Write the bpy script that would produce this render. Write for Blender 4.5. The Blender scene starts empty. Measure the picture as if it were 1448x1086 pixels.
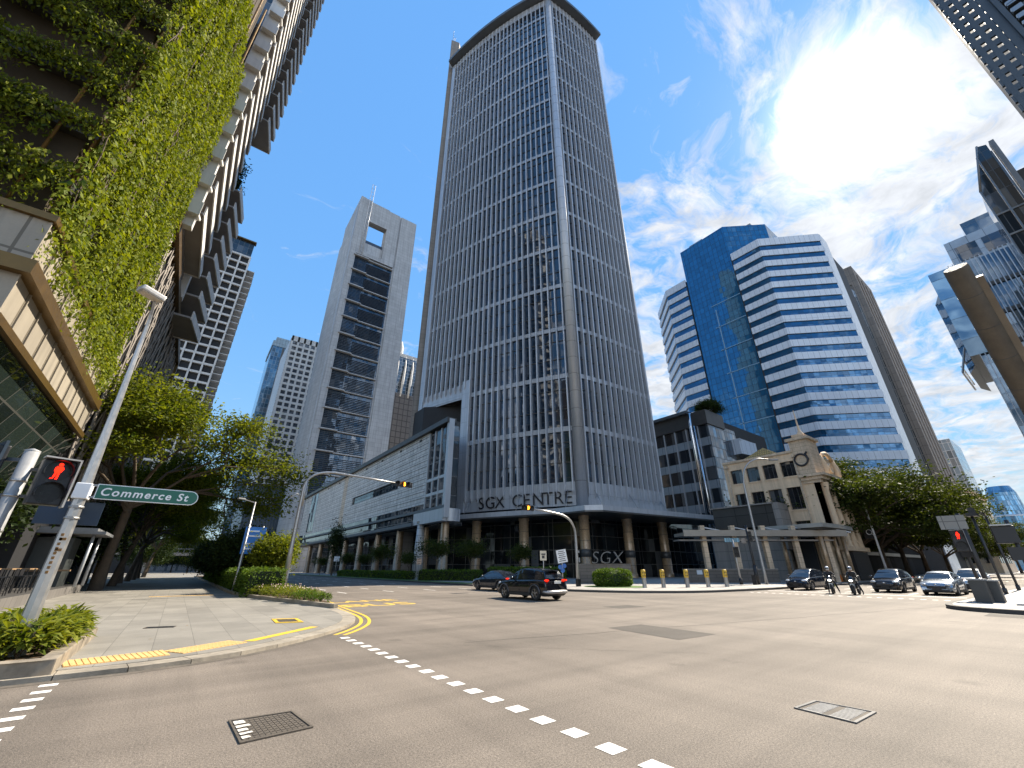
SKY_S = .15; SKY_V = 3.4; SKY_K = 1.6; SKY_SAT = 1.12; CLOUD_V = 2.5; HAZE_V = 2.6; AU = (6., .45, .05); EXPO = 1.36; CL_A = .218; CL_B = .18; FILL_CLOUD_V = 2.6
import bpy, bmesh, math, random
from mathutils import Vector, Matrix
R = math.radians
rnd = random.Random(11)
scene = bpy.context.scene
COL = scene.collection
ORG = {}

# ---------------------------------------------------------------- node helpers
class NT:
    def __init__(s, nt):
        s.nt = nt
    def n(s, t, **kw):
        nd = s.nt.nodes.new(t)
        for k, v in kw.items():
            setattr(nd, k, v)
        return nd
    def link(s, a, b):
        s.nt.links.new(a, b)
    def put(s, sock, val):
        if isinstance(val, bpy.types.NodeSocket):
            s.nt.links.new(val, sock)
        else:
            sock.default_value = val
    def math(s, op, a, b=0.0, c=None, clamp=False):
        nd = s.n('ShaderNodeMath', operation=op, use_clamp=clamp)
        s.put(nd.inputs[0], a); s.put(nd.inputs[1], b)
        if c is not None:
            s.put(nd.inputs[2], c)
        return nd.outputs[0]
    def vm(s, op, a, b=None, out=0):
        nd = s.n('ShaderNodeVectorMath', operation=op)
        s.put(nd.inputs[0], a)
        if b is not None:
            s.put(nd.inputs[1], b)
        return nd.outputs[out]
    def mix(s, f, a, b, mode='MIX'):
        nd = s.n('ShaderNodeMix', data_type='RGBA', blend_type=mode)
        s.put(nd.inputs[0], f)
        s.put(nd.inputs[6], a); s.put(nd.inputs[7], b)
        return nd.outputs[2]
    def noise(s, vec, scale, detail=4, rough=.55):
        nd = s.n('ShaderNodeTexNoise')
        s.put(nd.inputs['Vector'], vec)
        nd.inputs['Scale'].default_value = scale
        nd.inputs['Detail'].default_value = detail
        nd.inputs['Roughness'].default_value = rough
        return nd.outputs['Fac']
    def ramp(s, f, a, b, c0=0.0, c1=1.0):
        nd = s.n('ShaderNodeMapRange', clamp=True)
        s.put(nd.inputs[0], f)
        nd.inputs[1].default_value = a; nd.inputs[2].default_value = b
        nd.inputs[3].default_value = c0; nd.inputs[4].default_value = c1
        return nd.outputs[0]

def c4(c):
    return (c[0], c[1], c[2], 1.0)

def new_mat(name):
    m = bpy.data.materials.new(name)
    m.use_nodes = True
    m.node_tree.nodes.clear()
    t = NT(m.node_tree)
    out = t.n('ShaderNodeOutputMaterial')
    return m, t, out

def facade_uv(t):
    """metres along the wall, metres up: works on any upright face"""
    g = t.n('ShaderNodeNewGeometry')
    tan = t.vm('CROSS_PRODUCT', g.outputs['True Normal'], (0, 0, 1))
    tan = t.vm('NORMALIZE', tan)
    u = t.vm('DOT_PRODUCT', g.outputs['Position'], tan, 1)
    sp = t.n('ShaderNodeSeparateXYZ'); t.link(g.outputs['Position'], sp.inputs[0])
    return u, sp.outputs[2], g

def M(name, col, rough=.6, metal=0.0, var=.18, scale=.8, fine=14., bump=0., bscale=60., spec=.5,
      streak=0., coat=0., panel=None, gapcol=None, tint=.06):
    """general surface: base colour with two scales of mottling, optional vertical streaks, optional cladding joints"""
    m, t, out = new_mat(name)
    p = t.n('ShaderNodeBsdfPrincipled')
    g = t.n('ShaderNodeNewGeometry')
    pos = g.outputs['Position']
    n1 = t.noise(pos, scale, 5); n2 = t.noise(pos, fine, 4)
    f = t.math('ADD', t.math('MULTIPLY', n1, .62), t.math('MULTIPLY', n2, .38))
    f = t.ramp(f, .3, .7, 1 - var, 1 + var)
    col_s = t.mix(1.0, c4(col), f, 'MULTIPLY')
    if streak:
        mp = t.n('ShaderNodeMapping'); t.link(pos, mp.inputs[0]); mp.inputs['Scale'].default_value = (1.6, 1.6, .06)
        s1 = t.ramp(t.noise(mp.outputs[0], 1.0, 6, .65), .45, .75, 1.0, 1 - streak)
        col_s = t.mix(1.0, col_s, s1, 'MULTIPLY')
    if panel:
        u, v, _ = facade_uv(t)
        cb = t.n('ShaderNodeCombineXYZ'); t.put(cb.inputs[0], u); t.put(cb.inputs[1], v)
        br = t.n('ShaderNodeTexBrick'); br.offset = panel[3] if len(panel) > 3 else 0.0
        t.link(cb.outputs[0], br.inputs['Vector'])
        br.inputs['Scale'].default_value = 1.0
        br.inputs['Brick Width'].default_value = panel[0]
        br.inputs['Row Height'].default_value = panel[1]
        br.inputs['Mortar Size'].default_value = panel[2]
        br.inputs['Mortar Smooth'].default_value = .1
        br.inputs['Color1'].default_value = (1 - tint, 1 - tint, 1 - tint, 1)
        br.inputs['Color2'].default_value = (1 + tint, 1 + tint, 1 + tint, 1)
        gc = gapcol or (.35, .35, .35)
        br.inputs['Mortar'].default_value = c4(gc)
        col_s = t.mix(1.0, col_s, br.outputs['Color'], 'MULTIPLY')
    t.put(p.inputs['Base Color'], col_s)
    rr = t.ramp(n2, .3, .7, max(0.02, rough - .08), min(1, rough + .08))
    t.put(p.inputs['Roughness'], rr)
    p.inputs['Metallic'].default_value = metal
    p.inputs['Specular IOR Level'].default_value = spec
    p.inputs['Coat Weight'].default_value = coat
    p.inputs['Coat Roughness'].default_value = .05
    if bump:
        b = t.n('ShaderNodeBump'); b.inputs['Strength'].default_value = bump; b.inputs['Distance'].default_value = .02
        t.put(b.inputs['Height'], t.noise(pos, bscale, 4)); t.link(b.outputs[0], p.inputs['Normal'])
    t.link(p.outputs[0], out.inputs[0])
    return m

def GLASS(name, col, w=1.5, h=3.0, rough=.04, metal=.35, wob=.012, blinds=.25, spec=.8, mull=0., mullcol=(.02, .02, .025), bcol=(.32, .33, .34), tones=(.55, 1.5)):
    """curtain wall glass: each pane leans its own little way, some have blinds down behind"""
    m, t, out = new_mat(name)
    p = t.n('ShaderNodeBsdfPrincipled')
    u, v, g = facade_uv(t)
    cu = t.math('FLOOR', t.math('DIVIDE', u, w)); cv = t.math('FLOOR', t.math('DIVIDE', v, h))
    cb = t.n('ShaderNodeCombineXYZ'); t.put(cb.inputs[0], cu); t.put(cb.inputs[1], cv)
    wn = t.n('ShaderNodeTexWhiteNoise', noise_dimensions='3D'); t.link(cb.outputs[0], wn.inputs['Vector'])
    off = t.vm('SCALE', t.vm('SUBTRACT', wn.outputs['Color'], (.5, .5, .5)), None)
    off.node.inputs['Scale'].default_value = wob * 2
    # slow warping of the panes
    nz = t.n('ShaderNodeTexNoise'); t.link(g.outputs['Position'], nz.inputs['Vector']); nz.inputs['Scale'].default_value = .35
    off2 = t.vm('SCALE', t.vm('SUBTRACT', nz.outputs['Color'], (.5, .5, .5)), None); off2.node.inputs['Scale'].default_value = wob * 2.5
    nrm = t.vm('NORMALIZE', t.vm('ADD', t.vm('ADD', g.outputs['Normal'], off), off2))
    t.link(nrm, p.inputs['Normal'])
    r = wn.outputs['Value']
    tone = t.ramp(r, 0, 1, tones[0], tones[1])
    base = t.mix(1.0, c4(col), tone, 'MULTIPLY')
    if blinds:
        bl = t.math('GREATER_THAN', t.math('FRACT', t.math('MULTIPLY', r, 7.31)), 1 - blinds)
        base = t.mix(t.math('MULTIPLY', bl, .3), base, c4(bcol))
    if mull:
        fu = t.math('FRACT', t.math('DIVIDE', u, w)); fv = t.math('FRACT', t.math('DIVIDE', v, h))
        e = t.math('MAXIMUM', t.math('LESS_THAN', fu, mull / w), t.math('LESS_THAN', fv, mull / h))
        base = t.mix(e, base, c4(mullcol))
        t.put(p.inputs['Roughness'], t.math('ADD', t.math('MULTIPLY', e, .4), rough))
    else:
        p.inputs['Roughness'].default_value = rough
    t.put(p.inputs['Base Color'], base)
    p.inputs['Metallic'].default_value = metal
    p.inputs['Specular IOR Level'].default_value = spec
    t.link(p.outputs[0], out.inputs[0])
    return m

def LEAF(name, c0, c1, trans=.45, scale=.5, gloss=.35):
    m, t, out = new_mat(name)
    g = t.n('ShaderNodeNewGeometry')
    f = t.math('ADD', t.math('MULTIPLY', g.outputs['Random Per Island'], .55), t.math('MULTIPLY', t.noise(g.outputs['Position'], scale, 3), .6))
    f = t.ramp(f, .2, .95, 0, 1)
    col = t.mix(f, c4(c0), c4(c1))
    p = t.n('ShaderNodeBsdfPrincipled'); t.put(p.inputs['Base Color'], col)
    p.inputs['Roughness'].default_value = gloss + .3; p.inputs['Specular IOR Level'].default_value = .18
    tr = t.n('ShaderNodeBsdfTranslucent'); t.put(tr.inputs[0], t.mix(1.0, col, (1.5, 1.45, .5, 1), 'MULTIPLY'))
    mx = t.n('ShaderNodeMixShader'); mx.inputs[0].default_value = trans
    t.link(p.outputs[0], mx.inputs[1]); t.link(tr.outputs[0], mx.inputs[2]); t.link(mx.outputs[0], out.inputs[0])
    return m

def EMIT(name, col, st):
    m, t, out = new_mat(name)
    e = t.n('ShaderNodeEmission'); e.inputs[0].default_value = c4(col); e.inputs[1].default_value = st
    t.link(e.outputs[0], out.inputs[0])
    return m

# ---------------------------------------------------------------- mesh helpers
class MB:
    def __init__(s):
        s.v = []; s.f = []; s.mi = []; s.sm = []
    def add(s, vs, fs, mi=0, sm=False):
        o = len(s.v)
        s.v.extend([tuple(q) for q in vs])
        for f in fs:
            s.f.append(tuple(o + i for i in f)); s.mi.append(mi); s.sm.append(sm)
        return s
    def box(s, x0, x1, y0, y1, z0, z1, mi=0):
        vs = [(x, y, z) for z in (z0, z1) for y in (y0, y1) for x in (x0, x1)]
        return s.add(vs, [(0, 2, 3, 1), (4, 5, 7, 6), (0, 1, 5, 4), (2, 6, 7, 3), (0, 4, 6, 2), (1, 3, 7, 5)], mi)
    def obox(s, c, a, b, d, mi=0):
        """box from centre and three half vectors"""
        c, a, b, d = map(Vector, (c, a, b, d))
        if a.cross(b).dot(d) < 0:
            d = -d
        vs = [c + i * a + j * b + k * d for k in (-1, 1) for j in (-1, 1) for i in (-1, 1)]
        return s.add(vs, [(0, 2, 3, 1), (4, 5, 7, 6), (0, 1, 5, 4), (2, 6, 7, 3), (0, 4, 6, 2), (1, 3, 7, 5)], mi)
    def beam(s, p0, p1, w, h, mi=0, up=(0, 0, 1)):
        p0, p1 = Vector(p0), Vector(p1); d = p1 - p0
        u = Vector(up)
        if d.normalized().cross(u).length < .05:
            u = Vector((1, 0, 0))
        a = d.cross(u).normalized(); b = a.cross(d).normalized()
        return s.obox((p0 + p1) / 2, d / 2, a * w / 2, b * h / 2, mi)
    def prism(s, poly, z0, z1, mi=0, bottom=True, top=True, topmi=None):
        n = len(poly)
        ar = sum(poly[i][0] * poly[(i + 1) % n][1] - poly[(i + 1) % n][0] * poly[i][1] for i in range(n))
        if ar < 0:
            poly = poly[::-1]
        vs = [(p[0], p[1], z0) for p in poly] + [(p[0], p[1], z1) for p in poly]
        s.add(vs, [(i, (i + 1) % n, n + (i + 1) % n, n + i) for i in range(n)], mi)
        tri = [tuple(range(n))]
        if n > 6:
            from mathutils.geometry import tessellate_polygon
            tri = [tuple(t) if (Vector(poly[t[1]]) - Vector(poly[t[0]])).cross(Vector(poly[t[2]]) - Vector(poly[t[0]])) > 0 else tuple(t)[::-1]
                   for t in tessellate_polygon([[Vector((p[0], p[1], 0)) for p in poly]])]
        if bottom:
            s.add(vs[:n], [t[::-1] for t in tri], mi)
        if top:
            s.add(vs[n:], tri, mi if topmi is None else topmi)
        return s
    def tube(s, pts, rad, n=8, mi=0, caps=True, sm=True):
        pts = [Vector(p) for p in pts]
        if not hasattr(rad, '__len__'):
            rad = [rad] * len(pts)
        vs = []; ref = None
        for i, p in enumerate(pts):
            d = (pts[min(i + 1, len(pts) - 1)] - pts[max(i - 1, 0)]).normalized()
            if ref is None:
                ref = Vector((1, 0, 0)) if abs(d.x) < .8 else Vector((0, 1, 0))
            a = (ref - d * ref.dot(d)).normalized(); b = d.cross(a); ref = a
            for k in range(n):
                an = 2 * math.pi * k / n
                vs.append(p + (a * math.cos(an) + b * math.sin(an)) * rad[i])
        fs = [(i * n + k, i * n + (k + 1) % n, (i + 1) * n + (k + 1) % n, (i + 1) * n + k) for i in range(len(pts) - 1) for k in range(n)]
        o = len(s.v); s.add(vs, fs, mi, sm)
        if caps:
            m = len(pts) - 1
            s.f.append(tuple(o + k for k in range(n))[::-1]); s.mi.append(mi); s.sm.append(False)
            s.f.append(tuple(o + m * n + k for k in range(n))); s.mi.append(mi); s.sm.append(False)
        return s
    def lathe(s, prof, c=(0, 0, 0), n=16, mi=0, axis='z', sm=True):
        vs = []
        for r, h in prof:
            for k in range(n):
                a = 2 * math.pi * k / n
                x, y, z = r * math.cos(a), r * math.sin(a), h
                if axis == 'y':
                    x, y, z = x, -z, y
                if axis == 'x':
                    x, y, z = z, x, y
                vs.append((c[0] + x, c[1] + y, c[2] + z))
        fs = [(i * n + k, i * n + (k + 1) % n, (i + 1) * n + (k + 1) % n, (i + 1) * n + k) for i in range(len(prof) - 1) for k in range(n)]
        return s.add(vs, fs, mi, sm)
    def ell(s, c, r, n=10, mi=0, rot=None):
        m = max(4, n // 2 + 1); vs = []
        for i in range(m + 1):
            th = math.pi * i / m
            for k in range(n):
                a = 2 * math.pi * k / n
                q = Vector((r[0] * math.sin(th) * math.cos(a), r[1] * math.sin(th) * math.sin(a), -r[2] * math.cos(th)))
                if rot is not None:
                    q = rot @ q
                vs.append(Vector(c) + q)
        fs = [(i * n + k, i * n + (k + 1) % n, (i + 1) * n + (k + 1) % n, (i + 1) * n + k) for i in range(m) for k in range(n)]
        return s.add(vs, fs, mi, True)
    def quad(s, a, b, c, d, mi=0):
        return s.add([a, b, c, d], [(0, 1, 2, 3)], mi)
    def build(s, name, mats, parent=None, loc=None, local=False, bevel=0., weld=False):
        if not isinstance(mats, (list, tuple)):
            mats = [mats]
        if parent is not None:
            W = ORG[parent.name]
        else:
            W = Matrix.Translation(Vector(loc)) if loc is not None else Matrix.Identity(4)
        vs = s.v
        if not local and W != Matrix.Identity(4):
            I = W.inverted(); vs = [tuple(I @ Vector(v)) for v in vs]
        me = bpy.data.meshes.new(name)
        me.from_pydata(vs, [], s.f)
        for m in mats:
            me.materials.append(m)
        me.polygons.foreach_set('material_index', s.mi)
        me.polygons.foreach_set('use_smooth', s.sm)
        if weld or bevel:
            bm = bmesh.new(); bm.from_mesh(me)
            bmesh.ops.remove_doubles(bm, verts=bm.verts, dist=1e-4)
            if bevel:
                ed = [e for e in bm.edges if len(e.link_faces) == 2 and e.calc_face_angle(0) > .6]
                bmesh.ops.bevel(bm, geom=ed, offset=bevel, segments=2, affect='EDGES', profile=.6)
            bm.to_mesh(me); bm.free()
        me.update()
        o = bpy.data.objects.new(name, me); COL.objects.link(o)
        if parent is not None:
            o.parent = parent
        elif loc is not None:
            o.location = loc
        ORG[o.name] = W
        return o

def tag(o, label=None, cat=None, group=None, kind=None):
    if label: o['label'] = label
    if cat: o['category'] = cat
    if group: o['group'] = group
    if kind: o['kind'] = kind
    return o

def thing(name, label, cat, loc=(0, 0, 0), rz=0., group=None):
    o = bpy.data.objects.new(name, None); COL.objects.link(o)
    o.empty_display_size = .3
    o.location = loc; o.rotation_euler = (0, 0, rz)
    ORG[o.name] = Matrix.Translation(Vector(loc)) @ Matrix.Rotation(rz, 4, 'Z')
    return tag(o, label, cat, group)

def dup(o, loc=None, rz=None, label=None, group=None, scale=None, parent=None):
    c = o.copy(); COL.objects.link(c)
    if parent is not None: c.parent = parent
    if loc is not None: c.location = loc
    if rz is not None: c.rotation_euler = (0, 0, rz)
    if scale is not None: c.scale = (scale,) * 3 if not hasattr(scale, '__len__') else scale
    if label: c['label'] = label
    if group: c['group'] = group
    for ch in list(o.children):
        dup(ch, parent=c)
    return c

def structure(name, mb, mats, **kw):
    return tag(mb.build(name, mats, **kw), kind='structure')

class Fr:
    """a wall frame: u along the wall, w outwards, z up"""
    def __init__(s, o, u, flip=False):
        s.o = Vector((o[0], o[1], 0)); s.u = Vector((u[0], u[1], 0)).normalized()
        s.w = Vector((s.u.y, -s.u.x, 0))
        if flip: s.w = -s.w
    def p(s, u, z, w=0.):
        q = s.o + s.u * u + s.w * w; return Vector((q.x, q.y, z))
    def box(s, mb, u0, u1, z0, z1, w0, w1, mi=0):
        c = s.p((u0 + u1) / 2, (z0 + z1) / 2, (w0 + w1) / 2)
        return mb.obox(c, s.u * (u1 - u0) / 2, s.w * (w1 - w0) / 2, Vector((0, 0, (z1 - z0) / 2)), mi)

def text_mb(txt, size, right, up, origin, depth=.05, mi=0, shear=0., spacing=1.0, bold=0., align='LEFT'):
    cu = bpy.data.curves.new('lettering', 'FONT'); cu.body = txt; cu.size = size; cu.extrude = depth / 2
    cu.shear = shear; cu.space_character = spacing; cu.offset = bold; cu.align_x = align; cu.resolution_u = 4
    ob = bpy.data.objects.new('lettering', cu); COL.objects.link(ob)
    dg = bpy.context.evaluated_depsgraph_get(); dg.update()
    me = bpy.data.meshes.new_from_object(ob.evaluated_get(dg))
    r = Vector(right).normalized(); u = Vector(up).normalized(); n = r.cross(u); o = Vector(origin)
    mb = MB()
    mb.add([o + r * v.co.x + u * v.co.y + n * (v.co.z + depth / 2) for v in me.vertices], [tuple(p.vertices) for p in me.polygons], mi)
    bpy.data.objects.remove(ob); bpy.data.curves.remove(cu); bpy.data.meshes.remove(me)
    return mb

def leaf(mb, p, size, aspect=.5, droop=None, rr=rnd):
    """one pointed leaf, a folded rhombus"""
    if droop is None:
        d = Vector((rr.gauss(0, 1), rr.gauss(0, 1), rr.gauss(0, .6) - .15)).normalized()
    else:
        d = Vector((rr.gauss(0, .5), rr.gauss(0, .5), -droop)).normalized()
    q = Vector((rr.gauss(0, 1), rr.gauss(0, 1), rr.gauss(0, 1)))
    a = d.cross(q)
    if a.length < 1e-3: a = Vector((1, 0, 0))
    a.normalize()
    w = size * aspect * .5
    b = p + d * size
    m = p + d * size * .45
    o = len(mb.v)
    mb.v.extend((tuple(p), tuple(m + a * w), tuple(b), tuple(m - a * w)))
    mb.f.append((o, o + 1, o + 2, o + 3)); mb.mi.append(0); mb.sm.append(False)
# ================================================================ camera, sun, sky
cam = bpy.data.cameras.new('camera'); cam.sensor_width = 36; cam.lens = 36 * 576 / 1448
cam.clip_start = .05; cam.clip_end = 5000
co = bpy.data.objects.new('camera', cam); COL.objects.link(co)
co.location = (0, 0, 1.65); co.rotation_euler = (R(90 + 24.294), 0, -math.atan2(.6, .8))
scene.camera = co
SUN = Vector((1.0346, .0166, 1.025)).normalized()
SUN_EL = math.asin(SUN.z); SUN_AZ = math.atan2(SUN.x, SUN.y)
sl = bpy.data.lights.new('sun', 'SUN'); sl.energy = 4.5; sl.angle = R(.53); sl.color = (1, .90, .75)
so = bpy.data.objects.new('sun', sl); COL.objects.link(so)
so.rotation_euler = SUN.to_track_quat('Z', 'Y').to_euler(); so.location = (60, 0, 200)

world = bpy.data.worlds.new('World'); scene.world = world; world.use_nodes = True
world.node_tree.nodes.clear(); T = NT(world.node_tree)
wout = T.n('ShaderNodeOutputWorld'); bg = T.n('ShaderNodeBackground')
sky = T.n('ShaderNodeTexSky', sky_type='NISHITA'); sky.sun_disc = False
sky.sun_elevation = SUN_EL; sky.sun_rotation = SUN_AZ
sky.air_density = 1.0; sky.dust_density = .03; sky.ozone_density = 2.5
hs = T.n('ShaderNodeHueSaturation'); hs.inputs['Saturation'].default_value = SKY_SAT; hs.inputs['Value'].default_value = SKY_V
# the photograph holds the bright sky back: roll the highest values off
lum = T.vm('DOT_PRODUCT', sky.outputs[0], (.25, .4, .35), 1)
T.link(T.mix(1.0, sky.outputs[0], T.math('DIVIDE', 1.0, T.math('ADD', 1.0, T.math('MULTIPLY', lum, SKY_K))), 'MULTIPLY'), hs.inputs['Color'])
tc = T.n('ShaderNodeTexCoord'); D = T.vm('NORMALIZE', tc.outputs['Generated'])
sx = T.n('ShaderNodeSeparateXYZ'); T.link(D, sx.inputs[0])
zz = T.math('MAXIMUM', sx.outputs[2], .03)
# clouds live on a flat layer overhead: direction divided by its height
pc = T.n('ShaderNodeCombineXYZ')
den = T.math('ADD', zz, .14)
T.put(pc.inputs[0], T.math('DIVIDE', sx.outputs[0], den)); T.put(pc.inputs[1], T.math('DIVIDE', sx.outputs[1], den))
P = pc.outputs[0]
warp = T.n('ShaderNodeTexNoise'); T.link(P, warp.inputs['Vector']); warp.inputs['Scale'].default_value = 2.2; warp.inputs['Detail'].default_value = 4
Pw = T.vm('ADD', P, T.vm('MULTIPLY', T.vm('SUBTRACT', warp.outputs['Color'], (.5, .5, .5)), (.42, .42, 0)))
big = T.noise(Pw, 1.5, 3, .5)
puff = T.noise(Pw, 7.5, 9, .64)
mpw = T.n('ShaderNodeMapping'); T.link(Pw, mpw.inputs[0]); mpw.inputs['Rotation'].default_value = (0, 0, R(-38)); mpw.inputs['Scale'].default_value = (1.2, 4.2, 1)
wisp = T.noise(mpw.outputs[0], 2.0, 9, .68)
sd = T.math('MAXIMUM', T.vm('DOT_PRODUCT', D, tuple(SUN), 1), 0.0)
side = T.ramp(T.vm('DOT_PRODUCT', D, (.80, .12, -.12), 1), .0, .56)     # the cloudy part of the sky lies towards the sun
back = T.math('MULTIPLY', T.ramp(T.vm('DOT_PRODUCT', D, (-.6, -.8, .1), 1), .0, .6, 0, .95), T.ramp(sx.outputs[2], .30, .60, 1.0, .42))   # unseen cloud bank added low behind the viewer        # put there as fill on the shaded facades
cover = T.math('MAXIMUM', side, back)
cov = T.math('ADD', T.math('MULTIPLY', big, .38), T.math('MULTIPLY', puff, .62))
lo = T.math('SUBTRACT', .645, T.math('MULTIPLY', cover, CL_A))
m1 = T.math('MINIMUM', 1.0, T.math('MULTIPLY', T.math('MAXIMUM', T.math('SUBTRACT', cov, lo), 0), 8.5))
lo2 = T.math('SUBTRACT', .645, T.math('MULTIPLY', cover, CL_B))
m2 = T.math('MINIMUM', .75, T.math('MULTIPLY', T.math('MAXIMUM', T.math('SUBTRACT', wisp, lo2), 0), 4.5))
cm = T.math('SUBTRACT', 1.0, T.math('MULTIPLY', T.math('SUBTRACT', 1.0, m1), T.math('SUBTRACT', 1.0, m2)))
cm = T.math('MULTIPLY', cm, T.ramp(sx.outputs[2], .0, .16, 0, .95))
shade = T.ramp(T.noise(Pw, 9.0, 6, .6), .3, .7, .70, 1.08)
ccol = T.mix(1.0, (.97, 1.0, 1.05, 1), shade, 'MULTIPLY')
ccol = T.mix(1.0, ccol, T.math('MULTIPLY', CLOUD_V, T.math('ADD', 1.0, T.math('MULTIPLY', T.math('POWER', sd, 5), .05))), 'MULTIPLY')
ccol = T.mix(1.0, ccol, T.math('ADD', 1.0, T.math('MULTIPLY', back, FILL_CLOUD_V)), 'MULTIPLY')     # brightens the added unseen cloud to lift the facades
# pale veil low down
hz = T.math('POWER', T.math('SUBTRACT', 1.0, T.math('MINIMUM', T.math('MAXIMUM', sx.outputs[2], 0), 1)), 6)
col = T.mix(T.math('MULTIPLY', hz, .7), T.mix(1.0, hs.outputs[0], (.86, 1.03, 1.0, 1), 'MULTIPLY'), (HAZE_V * .74, HAZE_V * .91, HAZE_V * 1.08, 1))
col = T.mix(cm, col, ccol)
# aureole round the sun: the glare of thin cloud in front of it
au = T.math('ADD', T.math('MULTIPLY', T.math('POWER', sd, 400), AU[0]), T.math('ADD', T.math('MULTIPLY', T.math('POWER', sd, 90), AU[1]), T.math('MULTIPLY', T.math('POWER', sd, 20), AU[2])))
auc = T.mix(1.0, (1.0, .98, .94, 1), au, 'MULTIPLY')
col = T.mix(1.0, col, auc, 'ADD')
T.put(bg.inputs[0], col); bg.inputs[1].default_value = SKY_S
T.link(bg.outputs[0], wout.inputs[0])
vs = scene.view_settings; vs.view_transform = 'Standard'; vs.look = 'None'; vs.gamma = 1; vs.exposure = EXPO
scene.cycles.max_bounces = 6; scene.cycles.diffuse_bounces = 3; scene.cycles.glossy_bounces = 3
scene.cycles.transmission_bounces = 3; scene.cycles.transparent_max_bounces = 6
scene.cycles.caustics_reflective = False; scene.cycles.caustics_refractive = False
scene.cycles.sample_clamp_indirect = 4
scene.cycles.use_denoising = True

# ================================================================ materials
def asphalt():
    m, t, out = new_mat('asphalt')
    p = t.n('ShaderNodeBsdfPrincipled'); g = t.n('ShaderNodeNewGeometry'); pos = g.outputs['Position']
    base = t.mix(t.ramp(t.noise(pos, .16, 4), .35, .65), (.160, .134, .109, 1), (.226, .190, .155, 1))
    # tyre tracks and wear run along the street
    mp = t.n('ShaderNodeMapping'); t.link(pos, mp.inputs[0]); mp.inputs['Scale'].default_value = (.05, .75, 1); mp.inputs['Rotation'].default_value = (0, 0, R(6))
    tr = t.ramp(t.noise(mp.outputs[0], 1.0, 5, .6), .38, .66, 1.10, .80)
    base = t.mix(1.0, base, tr, 'MULTIPLY')
    mp2 = t.n('ShaderNodeMapping'); t.link(pos, mp2.inputs[0]); mp2.inputs['Scale'].default_value = (.9, .045, 1); mp2.inputs['Rotation'].default_value = (0, 0, R(-4))
    base = t.mix(1.0, base, t.ramp(t.noise(mp2.outputs[0], 1.0, 5, .62), .40, .68, 1.06, .80), 'MULTIPLY')
    oil = t.n('ShaderNodeTexVoronoi'); t.link(pos, oil.inputs['Vector']); oil.inputs['Scale'].default_value = .55
    base = t.mix(1.0, base, t.ramp(t.math('ADD', oil.outputs['Distance'], t.math('MULTIPLY', t.noise(pos, 7, 4), .12)), .10, .20, .72, 1.0), 'MULTIPLY')
    sp = t.noise(pos, 42, 4, .75); base = t.mix(1.0, base, t.ramp(sp, .3, .72, .42, 1.62), 'MULTIPLY')
    vo = t.n('ShaderNodeTexVoronoi'); t.link(pos, vo.inputs['Vector']); vo.inputs['Scale'].default_value = 95
    base = t.mix(1.0, base, t.ramp(vo.outputs['Distance'], .0, .5, 1.28, .75), 'MULTIPLY')
    st = t.ramp(t.noise(pos, 1.3, 6, .7), .60, .74, 1.0, .78); base = t.mix(1.0, base, st, 'MULTIPLY')
    # hairline cracks
    vc = t.n('ShaderNodeTexVoronoi', feature='DISTANCE_TO_EDGE')
    wv = t.n('ShaderNodeTexNoise'); t.link(pos, wv.inputs['Vector']); wv.inputs['Scale'].default_value = 1.1; wv.inputs['Detail'].default_value = 4
    t.link(t.vm('ADD', pos, t.vm('SCALE', wv.outputs['Color'])), vc.inputs['Vector']); vc.inputs['Scale'].default_value = .13
    cr = t.math('MULTIPLY', t.math('LESS_THAN', vc.outputs['Distance'], .0012), .22)
    t.put(p.inputs['Base Color'], base)
    p.inputs['Roughness'].default_value = .78; p.inputs['Specular IOR Level'].default_value = .4
    b = t.n('ShaderNodeBump'); b.inputs['Strength'].default_value = .55; b.inputs['Distance'].default_value = .012
    t.put(b.inputs['Height'], t.math('ADD', sp, t.math('MULTIPLY', vo.outputs['Distance'], .6))); t.link(b.outputs[0], p.inputs['Normal'])
    t.link(p.outputs[0], out.inputs[0]); return m
def pavers(name, c, w, h, ang=0., tint=.14):
    m, t, out = new_mat(name)
    p = t.n('ShaderNodeBsdfPrincipled'); g = t.n('ShaderNodeNewGeometry'); pos = g.outputs['Position']
    mp = t.n('ShaderNodeMapping'); t.link(pos, mp.inputs[0]); mp.inputs['Rotation'].default_value = (0, 0, ang)
    br = t.n('ShaderNodeTexBrick'); br.offset = .5; t.link(mp.outputs[0], br.inputs['Vector'])
    for k, v in (('Scale', 1.0), ('Brick Width', w), ('Row Height', h), ('Mortar Size', .008), ('Mortar Smooth', .2)):
        br.inputs[k].default_value = v
    br.inputs['Color1'].default_value = c4([q * (1 - tint) for q in c]); br.inputs['Color2'].default_value = c4([q * (1 + tint) for q in c])
    br.inputs['Mortar'].default_value = c4([q * .62 for q in c])
    col = t.mix(1.0, br.outputs['Color'], t.ramp(t.noise(pos, .7, 6, .65), .35, .7, 1.12, .82), 'MULTIPLY')
    col = t.mix(1.0, col, t.ramp(t.noise(pos, 45, 3), .3, .7, .86, 1.14), 'MULTIPLY')
    t.put(p.inputs['Base Color'], col); p.inputs['Roughness'].default_value = .72
    b = t.n('ShaderNodeBump'); b.inputs['Strength'].default_value = .3; b.inputs['Distance'].default_value = .006
    t.put(b.inputs['Height'], br.outputs['Fac']); b.invert = True; t.link(b.outputs[0], p.inputs['Normal'])
    t.link(p.outputs[0], out.inputs[0]); return m
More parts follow.
